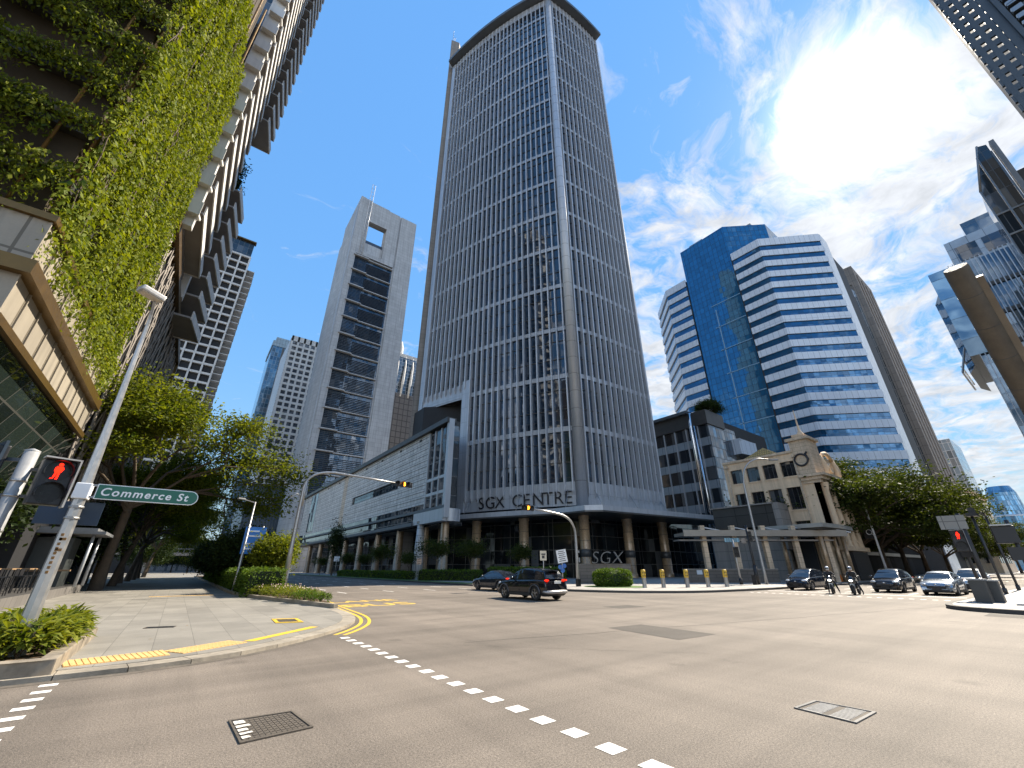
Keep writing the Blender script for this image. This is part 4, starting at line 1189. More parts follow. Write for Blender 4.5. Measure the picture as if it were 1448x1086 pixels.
mb = MB(); F.box(mb, 0, 10.4, 17.0, 17.35, -.6, .2); mb.build('parapet_coping', mt['cream_dark'], cb_)
mb = MB(); mb.box(67.72, 71.2, 19.9, 22.3, 13.4, 18.6); mb.build('corner_pavilion', mt['cream_dark'], cb_)
mb = MB(); mb.box(67.4, 71.5, 19.6, 22.6, 18.6, 19.0); mb.box(68.2, 70.8, 20.3, 21.8, 19.0, 19.6); mb.build('pavilion_coping', mt['cream_dark'], cb_)
mb = MB(); mb.lathe([(.6, 19.6), (.45, 19.9), (.2, 20.3), (.12, 21), (.05, 23.6)], (69.5, 21, 0), 10); mb.build('finial', mt['cream_stone'], cb_)
# main cornice and street front with pilasters
mb = MB(); mb.box(67.1, 77.4, 18.9, 22.0, 13.25, 13.6); mb.box(67.4, 77.1, 19.3, 21.9, 12.8, 13.25); mb.box(67.6, 77, 19.6, 21.8, 12.4, 12.8); mb.build('cornice', mt['cream_dark'], cb_)
mb = MB(); FS.box(mb, 0, 9, 0, 13, -.6, 0); mb.box(71.2, 77, 20.2, 21.5, 13.6, 16.6); mb.build('front_wall', mt['cream_dark'], cb_)
for u in (1.0, 3.2, 5.5, 7.8):
    m_ = MB(); q = FS.p(u, 0, .25); m_.lathe([(.5, 4.2), (.42, 4.6), (.36, 11.4), (.5, 11.9), (.55, 12.4)], (q.x, q.y, 0), 14); m_.build('column', mt['cream_stone'], cb_)
for u in (2.1, 4.35, 6.65):
    for z0, z1 in ((5, 8), (9, 12)):
        m_ = MB(); FS.box(m_, u - .6, u + .6, z0, z1, .0, .03); w_ = m_.build('window', mt['dkwin'], cb_)
        m_ = MB(); FS.box(m_, u - .75, u + .75, z0 - .2, z0, 0, .3); m_.build('sill', mt['cream_stone'], w_)
mb = MB(); mb.lathe([(.75, 0), (.75, .25), (.55, .3), (.5, .1), (.05, .1)], (74, 20.0, 15.1), 18, axis='y'); mb.build('round_window', mt['cream_stone'], cb_)
mb = MB()
for x in (71.6, 76.4):
    mb.tube([(x, 20, 13.6), (x + .3, 19.9, 15.0), (x, 20, 16.0), (x - .2, 20, 16.8)], [.5, .45, .35, .2], 9)
mb.tube([(72, 20, 16.6), (73, 20, 17.2), (74, 20, 17.4), (75, 20, 17.2), (76, 20, 16.6)], .28, 8); mb.build('scroll', mt['cream_stone'], cb_)
mb = MB(); mb.box(67.3, 77.2, 19.2, 21, 3.7, 4.2); mb.build('string_course', mt['cream_stone'], cb_)
# ring emblem on the side
mb = MB(); pts = [(67.62, 21.25 + .82 * math.cos(a), 15.75 + .82 * math.sin(a)) for a in [2 * math.pi * i / 24 for i in range(25)]]
mb.tube(pts, .13, 8); mb.beam((67.62, 20.75, 16.25), (67.62, 20.3, 16.75), .16, .2); mb.beam((67.62, 20.5, 16.5), (67.62, 20.25, 15.6), .1, .1); mb.build('ring_emblem', mt['letter'], cb_)
# tiled roof behind the parapet
mb = MB(); a_, b_, c_, d2 = (69, 24.5, 17.3), (79, 24.5, 17.3), (79, 30.5, 17.3), (69, 30.5, 17.3)
mb.add([a_, b_, c_, d2, (72, 27.5, 19.6), (76, 27.5, 19.6)], [(0, 1, 5, 4), (1, 2, 5), (2, 3, 4, 5), (3, 0, 4)]); mb.build('roof', mt['orangetile'], cb_)
for y in (22.1, 31.9):
    mb = MB(); mb.tube([(67.6, y, .2), (67.6, y, 16.4)], .08, 8); mb.box(67.4, 67.8, y - .2, y + .2, 16.3, 16.7); mb.build('downpipe', mt['cream_dark'], cb_)
# dark projecting box and porch on the side
mb = MB(); mb.box(64.8, 67.75, 25.4, 34.2, 7.0, 9.9); mb.build('projecting_box', M('dark bronze box', (.055, .05, .045), .4, .3, panel=(4.4, 2.9, .05)), cb_)
mb = MB(); mb.box(64.5, 67.75, 25.1, 34.4, 9.9, 10.1); mb.box(64.5, 67.75, 24.6, 25.35, 3.9, 10.0); mb.box(66.5, 67.75, 25.4, 36, 0, 6.9); mb.build('box_frame', mt['concrete'], cb_)
mb = MB(); mb.prism([(58.2, 24.2), (58.0, 18.0), (62, 17.6), (67.7, 17.9), (67.7, 24.2)], 5.95, 6.4); mb.build('porch_roof', M('grey porch roof', (.30, .30, .28), .5, .2), cb_)
mb = MB(); mb.prism([(58.5, 24.0), (58.3, 18.3), (62, 17.9), (67.5, 18.2), (67.5, 24.0)], 5.75, 5.94); mb.build('porch_soffit', mt['darkmetal'], cb_)
for x, y in ((59.3, 19.0), (62.6, 18.7), (66, 18.8), (59.5, 23.2)):
    mb = MB(); mb.tube([(x, y, .15), (x, y, 5.8)], .24, 12); mb.build('porch_column', mt['brown_stone'], cb_)
for bx in ((67.0, 67.7, 22.5, 25, .2, 5.2), (70, 76, 19.3, 19.95, .2, 3.6)):
    mb = MB(); mb.box(*bx); mb.build('doorway', mt['dark_int'], cb_)
hs_ = thing('hanging_sign', 'small black hanging sign with a white ring beside the stone front', 'sign', (76.9, 18.9, 6.4))
mb = MB(); mb.box(76.9, 77.0, 17.9, 19.2, 5.4, 7.0); mb.build('board', mt['black'], hs_)
mb = MB(); mb.tube([(76.84, 18.55 + .32 * math.cos(a), 6.25 + .32 * math.sin(a)) for a in [2 * math.pi * i / 16 for i in range(17)]], .05, 6); mb.beam((76.84, 18.35, 6.05), (76.84, 18.15, 5.8), .06, .06); mb.build('ring_emblem', M('white enamel', (.8, .8, .8), .4), hs_)
mb = MB(); mb.beam((76.95, 19.2, 6.9), (76.95, 20, 6.9), .06, .06); mb.build('bracket', mt['darkpole'], hs_)

# dark block behind the right hand trees, pale stone block further off, far blue tower
db = thing('glass_building', 'low dark glass block in shade behind the spreading trees', 'building', (82, 27, 0))
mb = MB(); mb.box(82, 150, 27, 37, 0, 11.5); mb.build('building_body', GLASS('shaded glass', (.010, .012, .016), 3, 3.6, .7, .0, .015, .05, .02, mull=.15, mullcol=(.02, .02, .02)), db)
for z in (4.2, 8.0, 11.5):
    mb = MB(); mb.box(81.7, 150.3, 26.7, 27.0, z - .3, z + .3); mb.build('floor_edge', mt['darkmetal'], db)
pb = thing('stone_building', 'pale stone building far along the right hand street', 'building', (205, 19, 0))
mb = MB(); mb.box(205, 240, 19.5, 40, 0, 25); mb.build('building_body', mt['cream_stone'], pb)
for i in range(6):
    for k in range(5):
        for bx in ((204.8, 205, 21 + i * 3, 22.6 + i * 3), (206 + i * 5, 208 + i * 5, 19.3, 19.5)):
            mb = MB(); mb.box(*bx, 3 + k * 4.2, 5.6 + k * 4.2); mb.build('window', mt['dkwin'], pb)
mb = MB(); mb.box(204.3, 240, 18.9, 40, 25, 26); mb.build('cornice', mt['cream_dark'], pb)
fb = thing('distant_tower', 'far blue glass tower with rounded crown above the stone building', 'tower', (400, 26, 0))
mb = MB()
lay = [(0, 7.5), (30, 7.5), (44, 6.6), (48, 5.2)]
mb.lathe([(r_, z) for z, r_ in lay] + [(.1, 48.6)], (400, 25, 0), 24, sm=False); mb.build('tower_body', GLASS('far blue glass', (.10, .26, .42), 2, 3, .08, .4, mull=.2, mullcol=(.05, .12, .2)), fb)
mb = MB(); mb.lathe([(7.7, 30), (7.7, 30.8), (7.5, 31)], (400, 25, 0), 24); mb.build('belt', mt['alu'], fb)

# right hand glass tower
rt = thing('office_tower', 'glass tower with close vertical mullions and an overhanging glazed corner beside the leaning pylon', 'office tower', (110, 2, 0))
mt['rtglass'] = GLASS('blue grey glass', (.055, .105, .16), 2.4, 3.0, .03, .4, .012, .1, .9, mull=.06, mullcol=(.10, .12, .14))
mb = MB(); mb.box(110.6, 140, -40, 1.2, 0, 57); mb.build('tower_body', mt['rtglass'], rt)
mb = MB(); mb.box(109.9, 130, -2.6, 2.5, 38, 57); mb.prism([(109.9, 2.5), (114, 3.6), (126, 3.6), (130, 2.5)], 36, 52); mb.build('glazed_corner', GLASS('pale blue panel glass', (.10, .20, .30), 2.6, 4.6, .04, .45, .01, .05, mull=.08, mullcol=(.04, .07, .1)), rt)
F = Fr((110.3, 1.2), (0, -1))
for i in range(60):
    if i < 3: zt = 38
    else: zt = 57.4
    m_ = MB(); F.box(m_, i * .62 - .07, i * .62 + .07, 0, zt, -.1, .35); m_.build('mullion', mt['fin'], rt)
for z in (51, 45, 39, 33, 27, 21):
    mb = MB(); F.box(mb, 3, 40, z - .5, z + .3, -.2, .05); mb.build('floor_band', mt['darkmetal'], rt)
mb = MB(); F.box(mb, 9, 20, 48.5, 50.0, -.2, .25); mb.build('amber_panel', M('amber panel', (.20, .13, .07), .4, panel=(2.2, 3, .1)), rt)
mb = MB(); mb.box(112, 138, -38, -1.6, 57.2, 63.5); mb.build('upper_storeys', M('pale metal panels', (.33, .38, .43), .4, .4, panel=(2.4, 2.2, .05)), rt)
mb = MB(); mb.box(111.85, 112, -5.6, -2.6, 58.2, 61.6); mb.box(111.85, 112, -14, -6.4, 58.2, 61.6); mb.build('window', mt['sgxglass'], rt)
mb = MB(); mb.box(113, 125, -9, -5, 63.5, 67); mb.build('roof_glazing', mt['rtglass'], rt)
mb = MB()
for a, b in (((110, 2.6, 40), (112, 4.4, 36)), ((112, 4.4, 36), (126, 4.4, 36)), ((112, 4.2, 37.2), (126, 4.2, 37.2)), ((111, 3.5, 38), (126, 3.5, 38))):
    mb.beam(a, b, .25, .25)
mb.build('bracket_frame', mt['alu'], rt)
# blade tower
bl = thing('blade_tower', 'dark glass tower ending in a sharp slanted blade at the right edge', 'office tower', (80, -8, 0))
mt['bladeglass'] = GLASS('smoked glass', (.04, .05, .06), 1.5, 3.6, .04, .3, .012, .2, mull=.08, mullcol=(.09, .09, .09))
def blade(y0, y1, z0, z1, x0, x1, mat, nm):
    m_ = MB(); pr = [(y0, 0), (y0, z0), ((y0 * .3 + y1 * .7), z1), (y1, z1 - .4), (y1, 0)]
    n_ = len(pr); v_ = [(x0, y, z) for y, z in pr] + [(x1, y, z) for y, z in pr]
    m_.add(v_, [tuple(range(n_)), tuple(range(n_, 2 * n_))[::-1]] + [(i, n_ + i, n_ + (i + 1) % n_, (i + 1) % n_) for i in range(n_)]); return m_.build(nm, mat, bl)
blade(-6.85, -9.75, 51.4, 58.9, 80, 86, mt['bladeglass'], 'blade_screen')
mb = MB()
for y in (-6.85, -8.3, -9.75):
    mb.tube([(79.9, y, 0), (79.9, y, 51.4 if y > -7 else 57)], .12, 6)
mb.tube([(79.9, -6.85, 51.4), (79.9, -8.9, 58.9)], .14, 6)
mb.build('edge_frame', mt['greypaint'], bl)
for z in [3.6 * i for i in range(1, 14)]:
    mb = MB(); mb.box(79.85, 79.98, -9.75, -6.9, z - .12, z + .12); mb.build('transom', mt['greypaint'], bl)
mb = MB(); mb.prism([(79.4, -10.0), (80.6, -10.0), (80.6, -10.5), (79.4, -10.5)], 0, 58.4); mb.build('edge_fin', mt['greypaint'], bl)
mb = MB(); mb.box(83, 100, -40, -10.5, 0, 54); mb.build('tower_body', mt['bladeglass'], bl)
# leaning pylon
py_ = thing('pylon', 'big bronze brown cylinder pylon leaning out in front of the right hand glass tower', 'pylon', (58.5, -.82, .16))
mb = MB(); top = Vector((40, -.52, 21.6)); base = Vector((58.5, -.82, .16)); ax = (top - base).normalized()
rings = [base, base + ax * 6, base + ax * 12, base + ax * 18, top - ax * .1, top]
mb.tube(rings, [.66, .66, .66, .66, .66, .62], 28)
pyl = mb.build('shaft', M('bronze brown metal', (.12, .095, .068), .7, .1, var=.3, scale=.5, fine=3, streak=.2), py_)
for i in range(1, 11):
    mb = MB(); p_ = base + ax * (i * 2.6); mb.tube([p_ - ax * .02, p_ + ax * .02], 0.67, 28); mb.build('seam', mt['darkmetal'], py_)
mb = MB(); s_ = ax.cross(Vector((0, 0, 1))).normalized(); s_ = -s_ if s_.y > 0 else s_
mb.beam(base + s_ * .80, top + s_ * .80 - ax * 1.2, .34, .4, up=s_); mb.build('side_channel', M('brown channel', (.20, .165, .125), .5, .3), py_)
mb = MB()
for i in range(4):
    a = i * 1.57 + .5; e1 = s_; e2 = ax.cross(s_)
    p_ = top + (e1 * math.cos(a) + e2 * math.sin(a)) * .5; mb.tube([p_, p_ + ax * .012], .05, 8)
mb.build('bolt', mt['darkmetal'], py_)
# louvred tower at the top right
lv = thing('louvred_tower', 'dark louvred tower with a perforated edge strip in the top right corner', 'office tower', (44, -10, 0))
mt['lvdark'] = M('dark blue grey metal', (.075, .088, .10), .5, .35, var=.12)
mb = MB(); z0, z1 = 10., 70.
for y in (-8.02, -8.62, -9.25, -9.75):
    w_ = .17 if y > -9.5 else .3
    mb.box(44, 44.25, y - w_, y + w_, z0, z1)
k = 0; z = z0
while z < z1:
    mb.box(44.02, 44.23, -9.6, -7.95, z, z + .62); mb.box(44.0, 44.25, -7.86, -7.72, z, z + .7); z += 1.05
mb.build('perforated_strip', mt['lvdark'], lv)
mb = MB(); mb.box(43.8, 44.5, -10.25, -9.95, 0, z1); mb.build('edge_post', mt['lvdark'], lv)
mb = MB(); mb.box(46, 60, -40, -10.3, 0, z1); mb.build('tower_body', M('dark slate wall', (.055, .06, .065), .7), lv)
for i in range(46):
    z = 26 + i * .95
    m_ = MB(); m_.box(44.5, 45.9, -26, -10.4, z, z + .12); m_.box(44.35, 44.5, -26, -10.6, z - .12, z + .2); m_.box(44.3, 44.55, -11.1, -10.5, z - .2, z + .3, 1)
    m_.build('louvre', [mt['lvdark'], mt['spand']], lv)
mb = MB()
for y in (-14, -18, -22): mb.tube([(44.3, y, 20), (44.3, y, z1)], .09, 6)
mb.build('post', mt['spand'], lv)
# ================================================================ trees and plants
def skeleton(trunk_h, r0, limbs, spread, rise, levels, rr, lean=(0, 0), droop=0.):
    """trunk and limbs as tubes; returns (segments, tips)"""
    segs = []; tips = []
    top = Vector((lean[0], lean[1], trunk_h))
    tr = [Vector((0, 0, -.05)), Vector((lean[0] * .2, lean[1] * .2, trunk_h * .33)), Vector((lean[0] * .6, lean[1] * .6, trunk_h * .68)), top]
    segs.append((tr, [r0 * 1.45, r0, r0 * .9, r0 * .8]))
    def grow(p, d, ln, rad, lv):
        q = [p]; dd = d.copy()
        for i in range(3):
            dd = (dd + Vector((rr.gauss(0, .16), rr.gauss(0, .16), rr.gauss(0, .08) - droop))).normalized()
            q.append(q[-1] + dd * ln / 3)
        segs.append((q, [rad, rad * .85, rad * .72, rad * .6]))
        if lv <= 1: tips.append(q[2])
        tips.append(q[-1]) if lv <= 2 else None
        if lv > 0:
            for k in range(rr.choice((2, 3)) if lv < levels else 3):
                nd = (dd + Vector((rr.gauss(0, .55), rr.gauss(0, .55), rr.gauss(.03, .28)))).normalized()
                grow(q[-1] if k else q[-1], nd, ln * rr.uniform(.62, .85), rad * .6, lv - 1)
    for i in range(limbs):
        a = 6.283 * i / limbs + rr.uniform(-.4, .4)
        e = rr.uniform(*rise)
        grow(top + Vector((0, 0, -rr.uniform(0, trunk_h * .18))), Vector((math.cos(a) * math.cos(e), math.sin(a) * math.cos(e), math.sin(e))), spread * rr.uniform(.8, 1.1), r0 * .5, levels)
    return segs, tips
def make_tree(label, loc, seed, trunk_h=5., r0=.35, limbs=6, spread=4., rise=(.35, 1.0), levels=3, n=90, cl=(.9, .9, .45), size=.3,
              leafmat='leaf_tree', group=None, lean=(0, 0), cat='tree', name='street_tree', droop=0., keep=None, sides=7, aspect=.5, thin=None):
    rr = random.Random(seed)
    segs, tips = skeleton(trunk_h, r0, limbs, spread, rise, levels, rr, lean, droop)
    t_ = thing(name, label, cat, loc, 0, group)
    mb = MB()
    for q, r_ in segs: mb.tube(q, r_, sides if r_[0] > .1 else 4, caps=False)
    mb.build('trunk', mt['bark'], t_, local=True)
    mb = MB()
    for c in tips:
        if keep and not keep(c): continue
        k = int(n * rr.uniform(.4, 1.6) * (thin(c) if thin else 1))
        for i in range(k):
            p = c + Vector((rr.gauss(0, cl[0]), rr.gauss(0, cl[1]), rr.gauss(0, cl[2])))
            leaf(mb, p, size * rr.uniform(.6, 1.4), aspect, None, rr)
    mb.build('crown', mt[leafmat], t_, local=True)
    return t_
# the row on the left pavement: first one in sun, the rest in the tower's shadow
T1 = make_tree('big rain tree nearest the camera on the left pavement, crown half lit', (-4.6, 47, .08), 4, 6.6, .34, 8, 4.6, (.55, 1.3), 3, 165, (.95, .95, .36), .26, group='row of rain trees on the left pavement', lean=(.3, -1.2), thin=lambda c: .5 if c.x > 3.0 else (.8 if c.x > 1.5 else 1.0))
row = [(56.5, 'second rain tree of the left pavement row', 1.9), (66, 'third rain tree of the left pavement row', 4.0), (75, 'fourth rain tree of the left pavement row', .6), (84, 'fifth rain tree of the left pavement row', 3.0), (94, 'sixth rain tree of the left pavement row', 5.1), (106, 'seventh rain tree of the left pavement row, farthest of them', 2.2)]
for y, lab_, rz in row:
    dup(T1, (-4.7 + rnd.uniform(-.2, .2), y, .08), rz, lab_ + ', in shade', scale=rnd.uniform(.70, .82))
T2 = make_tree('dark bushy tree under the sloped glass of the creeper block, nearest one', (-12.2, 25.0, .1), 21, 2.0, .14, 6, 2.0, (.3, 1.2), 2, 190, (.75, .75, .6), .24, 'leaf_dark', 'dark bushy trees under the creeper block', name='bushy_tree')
for (x, y), lab_, rz in (((-12.4, 29.5), 'dark bushy tree under the creeper block, second from the camera', 1.2), ((-12.0, 34.0), 'dark bushy tree under the creeper block, third from the camera', 2.6), ((-11.0, 43.5), 'dark bushy tree behind the kiosk', 4.0), ((-9.4, 52), 'dark bushy tree beyond the kiosk, left of the big trunk', 5.2)):
    dup(T2, (x, y, .1), rz, lab_, scale=1.0 + .15 * math.sin(y))
M1 = make_tree('leafy bright green tree beside the blue sign, in the planting strip', (5.9, 36.4, .1), 33, 1.5, .06, 7, .95, (.5, 1.4), 2, 85, (.26, .26, .42), .2, 'leaf_tree', name='young_tree')
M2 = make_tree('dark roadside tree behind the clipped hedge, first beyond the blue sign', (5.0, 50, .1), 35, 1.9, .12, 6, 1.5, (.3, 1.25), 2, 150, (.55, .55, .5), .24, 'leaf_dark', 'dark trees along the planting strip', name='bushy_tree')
for y, lab_, rz in ((59, 'dark roadside tree behind the clipped hedge, second beyond the blue sign', 1.1), (70, 'dark roadside tree behind the clipped hedge, third beyond the blue sign', 2.3), (83, 'dark roadside tree of the planting strip, fourth beyond the blue sign', 3.9), (98, 'dark roadside tree of the planting strip, farthest down the street', 5.5)):
    dup(M2, (5.0, y, .1), rz, lab_, scale=1.0)
# right hand rain trees, flat spreading crowns
RT = make_tree('spreading tree right of the stone corner building, nearest of the right hand trees', (80.5, 21.4, .15), 8, 5.0, .42, 7, 5.0, (.42, .95), 3, 95, (1.3, 1.3, .32), .40, 'leaf_crown', 'spreading trees along the right hand street')
for x, y, lab_, rz, sc in ((90, 21.0, 'spreading tree before the dark glass block, second from the stone building', 1.3, .98), (101, 20.8, 'spreading tree before the dark glass block, third from the stone building', 2.9, .92),
                       (114, 20.6, 'spreading tree before the dark glass block, fourth from the stone building', 4.4, .9), (131, 20.2, 'spreading tree of the right hand street, fifth from the stone building', .6, .8),
                       (192, 15.0, 'distant spreading tree at the right edge before the pale stone building', 3.5, .75)):
    dup(RT, (x, y, .15), rz, lab_, scale=sc)
# young trees in front of the podium and tower
Y1 = make_tree('young thin tree in front of the tower columns, nearest the road mast', (36.4, 46.8, .15), 51, 1.9, .06, 6, 1.25, (.2, 1.35), 2, 24, (.36, .36, .24), .21, 'leaf_crown', 'young trees before the tower and podium', name='young_tree')
for x, y, lab_, rz in ((31.4, 51.2, 'young thin tree in front of the tower columns, left of the nearest', 1.0), (28.4, 55.0, 'young tree before the portal of the podium', 2.2), (27.2, 61.5, 'young tree before the leaning white pillar', 3.3),
                   (27.0, 72, 'young tree along the podium, third from its tower end', 4.1), (27.2, 81, 'young tree along the podium, fourth from its tower end', 5.0), (27.0, 92, 'young tree along the podium, fifth from its tower end', .5), (27.3, 112, 'young tree along the podium, sixth from its tower end', 2.0)):
    dup(Y1, (x, y, .15), rz, lab_, scale=1.0 + .18 * math.sin(x * 3 + y))
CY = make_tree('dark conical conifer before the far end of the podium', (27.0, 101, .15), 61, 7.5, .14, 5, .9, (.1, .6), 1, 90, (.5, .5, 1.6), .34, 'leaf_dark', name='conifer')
make_tree('small golden brown tree growing on the roof of the grey mid-rise', (97.5, 47.6, 35.5), 71, 1.6, .12, 6, 1.5, (.3, 1.1), 2, 70, (.6, .6, .4), .3, 'leaf_crown', name='roof_tree', cat='tree')

# clipped hedges: leaves over a rounded core
def hedge(name, label, cat, c, hx, hy, h, n, size, mat='leaf_hedge', z0=.1, group=None, rot=0., rnd_=.25, seed=1):
    rr = random.Random(seed); t_ = thing(name, label, cat, (c[0], c[1], z0), rot, group)
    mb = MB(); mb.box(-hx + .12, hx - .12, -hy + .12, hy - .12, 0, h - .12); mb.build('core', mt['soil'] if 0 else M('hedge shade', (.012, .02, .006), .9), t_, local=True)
    mb = MB(); faces = [(hy * 2 * h, 0), (hy * 2 * h, 1), (hx * 2 * h, 2), (hx * 2 * h, 3), (4 * hx * hy, 4)]
    tot = sum(f[0] for f in faces)
    for a_, k in faces:
        for i in range(int(n * a_ / tot)):
            u, v = rr.uniform(-1, 1), rr.uniform(0, 1)
            if k < 2: p = Vector(((-1, 1)[k] * hx, u * hy, v * h))
            elif k < 4: p = Vector((u * hx, (-1, 1)[k - 2] * hy, v * h))
            else: p = Vector((u * hx, (2 * v - 1) * hy, h))
            # round the shoulders
            ex = max(0, abs(p.x) - (hx - rnd_)); ey = max(0, abs(p.y) - (hy - rnd_)); ez = max(0, p.z - (h - rnd_))
            m_ = math.sqrt(ex * ex + ey * ey + ez * ez)
            if m_ > rnd_:
                s_ = rnd_ / m_; p = Vector((math.copysign(abs(p.x) - ex * (1 - s_), p.x), math.copysign(abs(p.y) - ey * (1 - s_), p.y), p.z - ez * (1 - s_)))
            wv = .05 * math.sin(p.x * 5 + p.y * 3) + .04 * math.sin(p.y * 7 + p.z * 6)
            p += Vector((rr.gauss(0, .035) + wv, rr.gauss(0, .035) + wv, rr.gauss(0, .035) + wv))
            leaf(mb, p, size * rr.uniform(.6, 1.5), .5, None, rr)
    mb.build('foliage', mt[mat], t_, local=True); return t_
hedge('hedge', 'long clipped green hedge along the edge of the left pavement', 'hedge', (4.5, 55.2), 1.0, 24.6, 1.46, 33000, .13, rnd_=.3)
rb = random.Random(2); bu = thing('clipped_bush', 'rounded clipped bush on a ring of turf beside the bollards', 'bush', (31.5, 27.0, .15), -.6)
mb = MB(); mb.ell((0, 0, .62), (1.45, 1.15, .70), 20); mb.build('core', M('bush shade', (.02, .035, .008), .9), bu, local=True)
mb = MB()
for i in range(7500):
    th = rb.uniform(0, 6.2832); cz = rb.uniform(-.85, 1); sr = math.sqrt(1 - cz * cz)
    ex = .62; f_ = lambda v: math.copysign(abs(v) ** ex, v)
    p = Vector((1.62 * f_(math.cos(th)) * sr ** .7, 1.3 * f_(math.sin(th)) * sr ** .7, .66 + .76 * f_(cz))) * rb.gauss(1, .025)
    leaf(mb, p, .13 * rb.uniform(.6, 1.5), .5, None, rb)
mb.build('foliage', mt['leaf_hedge'], bu, local=True)
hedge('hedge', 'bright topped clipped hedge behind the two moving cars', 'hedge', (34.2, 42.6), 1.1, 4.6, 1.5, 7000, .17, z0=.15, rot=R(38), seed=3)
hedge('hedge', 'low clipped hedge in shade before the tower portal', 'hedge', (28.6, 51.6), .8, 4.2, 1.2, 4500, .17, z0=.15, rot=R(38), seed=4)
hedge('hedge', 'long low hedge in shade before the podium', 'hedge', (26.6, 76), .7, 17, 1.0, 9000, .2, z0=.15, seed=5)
mb = MB(); mb.lathe([(.01, .16), (2.6, .16), (2.75, .154)], (31.3, 26.6, 0), 24)
structure('turf_ring', mb, mt['grass'])
mb = MB(); mb.prism([(24.35, 34), (25.9, 34), (25.9, 130), (24.35, 130)], .1, .17); structure('turf_verge', mb, mt['grass'])

# planting strip with low kerb and flowering shrubs
PL = catmull([(5.75, 20.3), (5.35, 22.2), (4.87, 24.6), (4.3, 27.4), (3.75, 30.3), (3.35, 33.3), (3.2, 37), (3.2, 42)]) + [(3.2, 110)]
PLi = offset(PL, -.18)
ps = thing('planting_strip', 'raised planting strip with a low kerb at the corner of the left pavement', 'planting strip', (4.8, 28, .08))
mb = MB(); mb.prism(PL + PLi[::-1], .05, .24); mb.build('edging', mt['kerb'], ps)
mb = MB(); mb.prism(PLi + [(6.2, 110), (6.2, 23.5)], .06, .19); mb.build('soil', mt['soil'], ps)
def shrub(label, loc, n, rad, h, size, mat, group, seed, aspect=.4, name='shrub', flowers=0):
    rr = random.Random(seed); t_ = thing(name, label, 'shrub', loc, 0, group)
    mb = MB()
    for i in range(9):
        a = rr.uniform(0, 6.28); r_ = rad * rr.uniform(.2, .7)
        mb.tube([(0, 0, -.02), (r_ * .5 * math.cos(a), r_ * .5 * math.sin(a), h * .5), (r_ * math.cos(a), r_ * math.sin(a), h * rr.uniform(.7, .95))], [.014, .01, .005], 4, caps=False)
    mb.build('stem', mt['bark'], t_, local=True)
    mb = MB()
    for i in range(n):
        th = rr.uniform(0, 6.28); rr_ = rad * math.sqrt(rr.random()); z = h * (.15 + .85 * rr.random() ** .6) * (1 - .45 * (rr_ / rad) ** 2)
        p = Vector((rr_ * math.cos(th), rr_ * math.sin(th), z))
        d = Vector((math.cos(th) * .9 + rr.gauss(0, .45), math.sin(th) * .9 + rr.gauss(0, .45), rr.gauss(.25, .5))).normalized()
        # folded broad leaf: two faces either side of the midrib
        L = size * rr.uniform(.6, 1.4); a_ = d.cross(Vector((0, 0, 1))); a_ = a_.normalized() if a_.length > .05 else Vector((1, 0, 0))
        up = a_.cross(d); m_ = p + d * L * .45; w = L * aspect * .5; e = p + d * L - up * L * .18
        mb.add([p, m_ + a_ * w + up * w * .35, e, m_ - up * .0, m_ - a_ * w + up * w * .35], [(0, 1, 2, 3), (0, 3, 2, 4)])
    mb.build('leaves', mt[mat], t_, local=True)
    if flowers:
        fm = mt.setdefault('flower', M('pale flowers', (.75, .55, .45), .6))
        for i in range(flowers):
            mb = MB(); th = rr.uniform(0, 6.28); rr_ = rad * math.sqrt(rr.random()); q = Vector((rr_ * math.cos(th), rr_ * math.sin(th), h * rr.uniform(.8, 1.08)))
            mb.ell(q, (.025, .025, .02), 6); mb.build('flower', fm, t_, local=True)
    return t_
spots = [(5.75, 22.6, .36, .42), (5.4, 24.2, .5, .5), (5.85, 25.2, .5, .5), (5.0, 26.2, .55, .55), (5.7, 27.2, .55, .55), (4.75, 28.4, .6, .6), (5.6, 29.4, .6, .6), (4.35, 30.4, .55, .55)]
wl_ = ['at the pointed tip of the strip', 'second from the tip, pavement side', 'second from the tip, road side', 'third from the tip, pavement side', 'third from the tip, road side', 'fourth from the tip, pavement side', 'fourth from the tip, road side', 'just before the clipped hedge']
for i, (x, y, r_, h) in enumerate(spots):
    shrub('low flowering shrub in the planting strip, ' + wl_[i], (x, y, .19), 620, r_ * 1.25, h, .13, 'leaf_bed' if i not in (0, 1) else 'leaf_hedge', 'low shrubs in the planting strip', 80 + i, .35, flowers=14 if i > 1 else 0)

# corner planter at the bottom left
pt = thing('planter', 'concrete edged planter bed around the foot of the street lamp', 'planter', (-3.5, 13.2, .08))
mb = MB()
mb.box(-8, -1.42, 10.82, 11.04, 0, .30); mb.box(-1.42, -1.2, 10.82, 15.7, 0, .30); mb.box(-8, -1.42, 15.5, 15.7, .05, .30)
mb.build('kerb', M('stained planter kerb', (.22, .185, .14), .85, var=.6, scale=1.8, fine=7, streak=.3), pt, bevel=.02)
mb = MB(); mb.box(-8, -1.42, 11.04, 15.5, 0, .2); mb.build('soil', mt['soil'], pt)
rp = random.Random(9); k = 0
bed = [(-1.85, 12.0), (-2.45, 11.8), (-3.05, 11.9), (-1.8, 12.7), (-2.5, 12.1), (-3.2, 12.3), (-1.7, 13.4), (-2.4, 13.1), (-3.1, 13.2), (-1.75, 14.3), (-2.5, 14.1), (-3.3, 14.2), (-1.75, 15.1), (-2.6, 15.0), (-3.4, 15.1), (-3.6, 11.4), (-3.9, 12.8), (-4.0, 14.2)]
rown = ['front row', 'second row', 'third row', 'fourth row', 'back row']
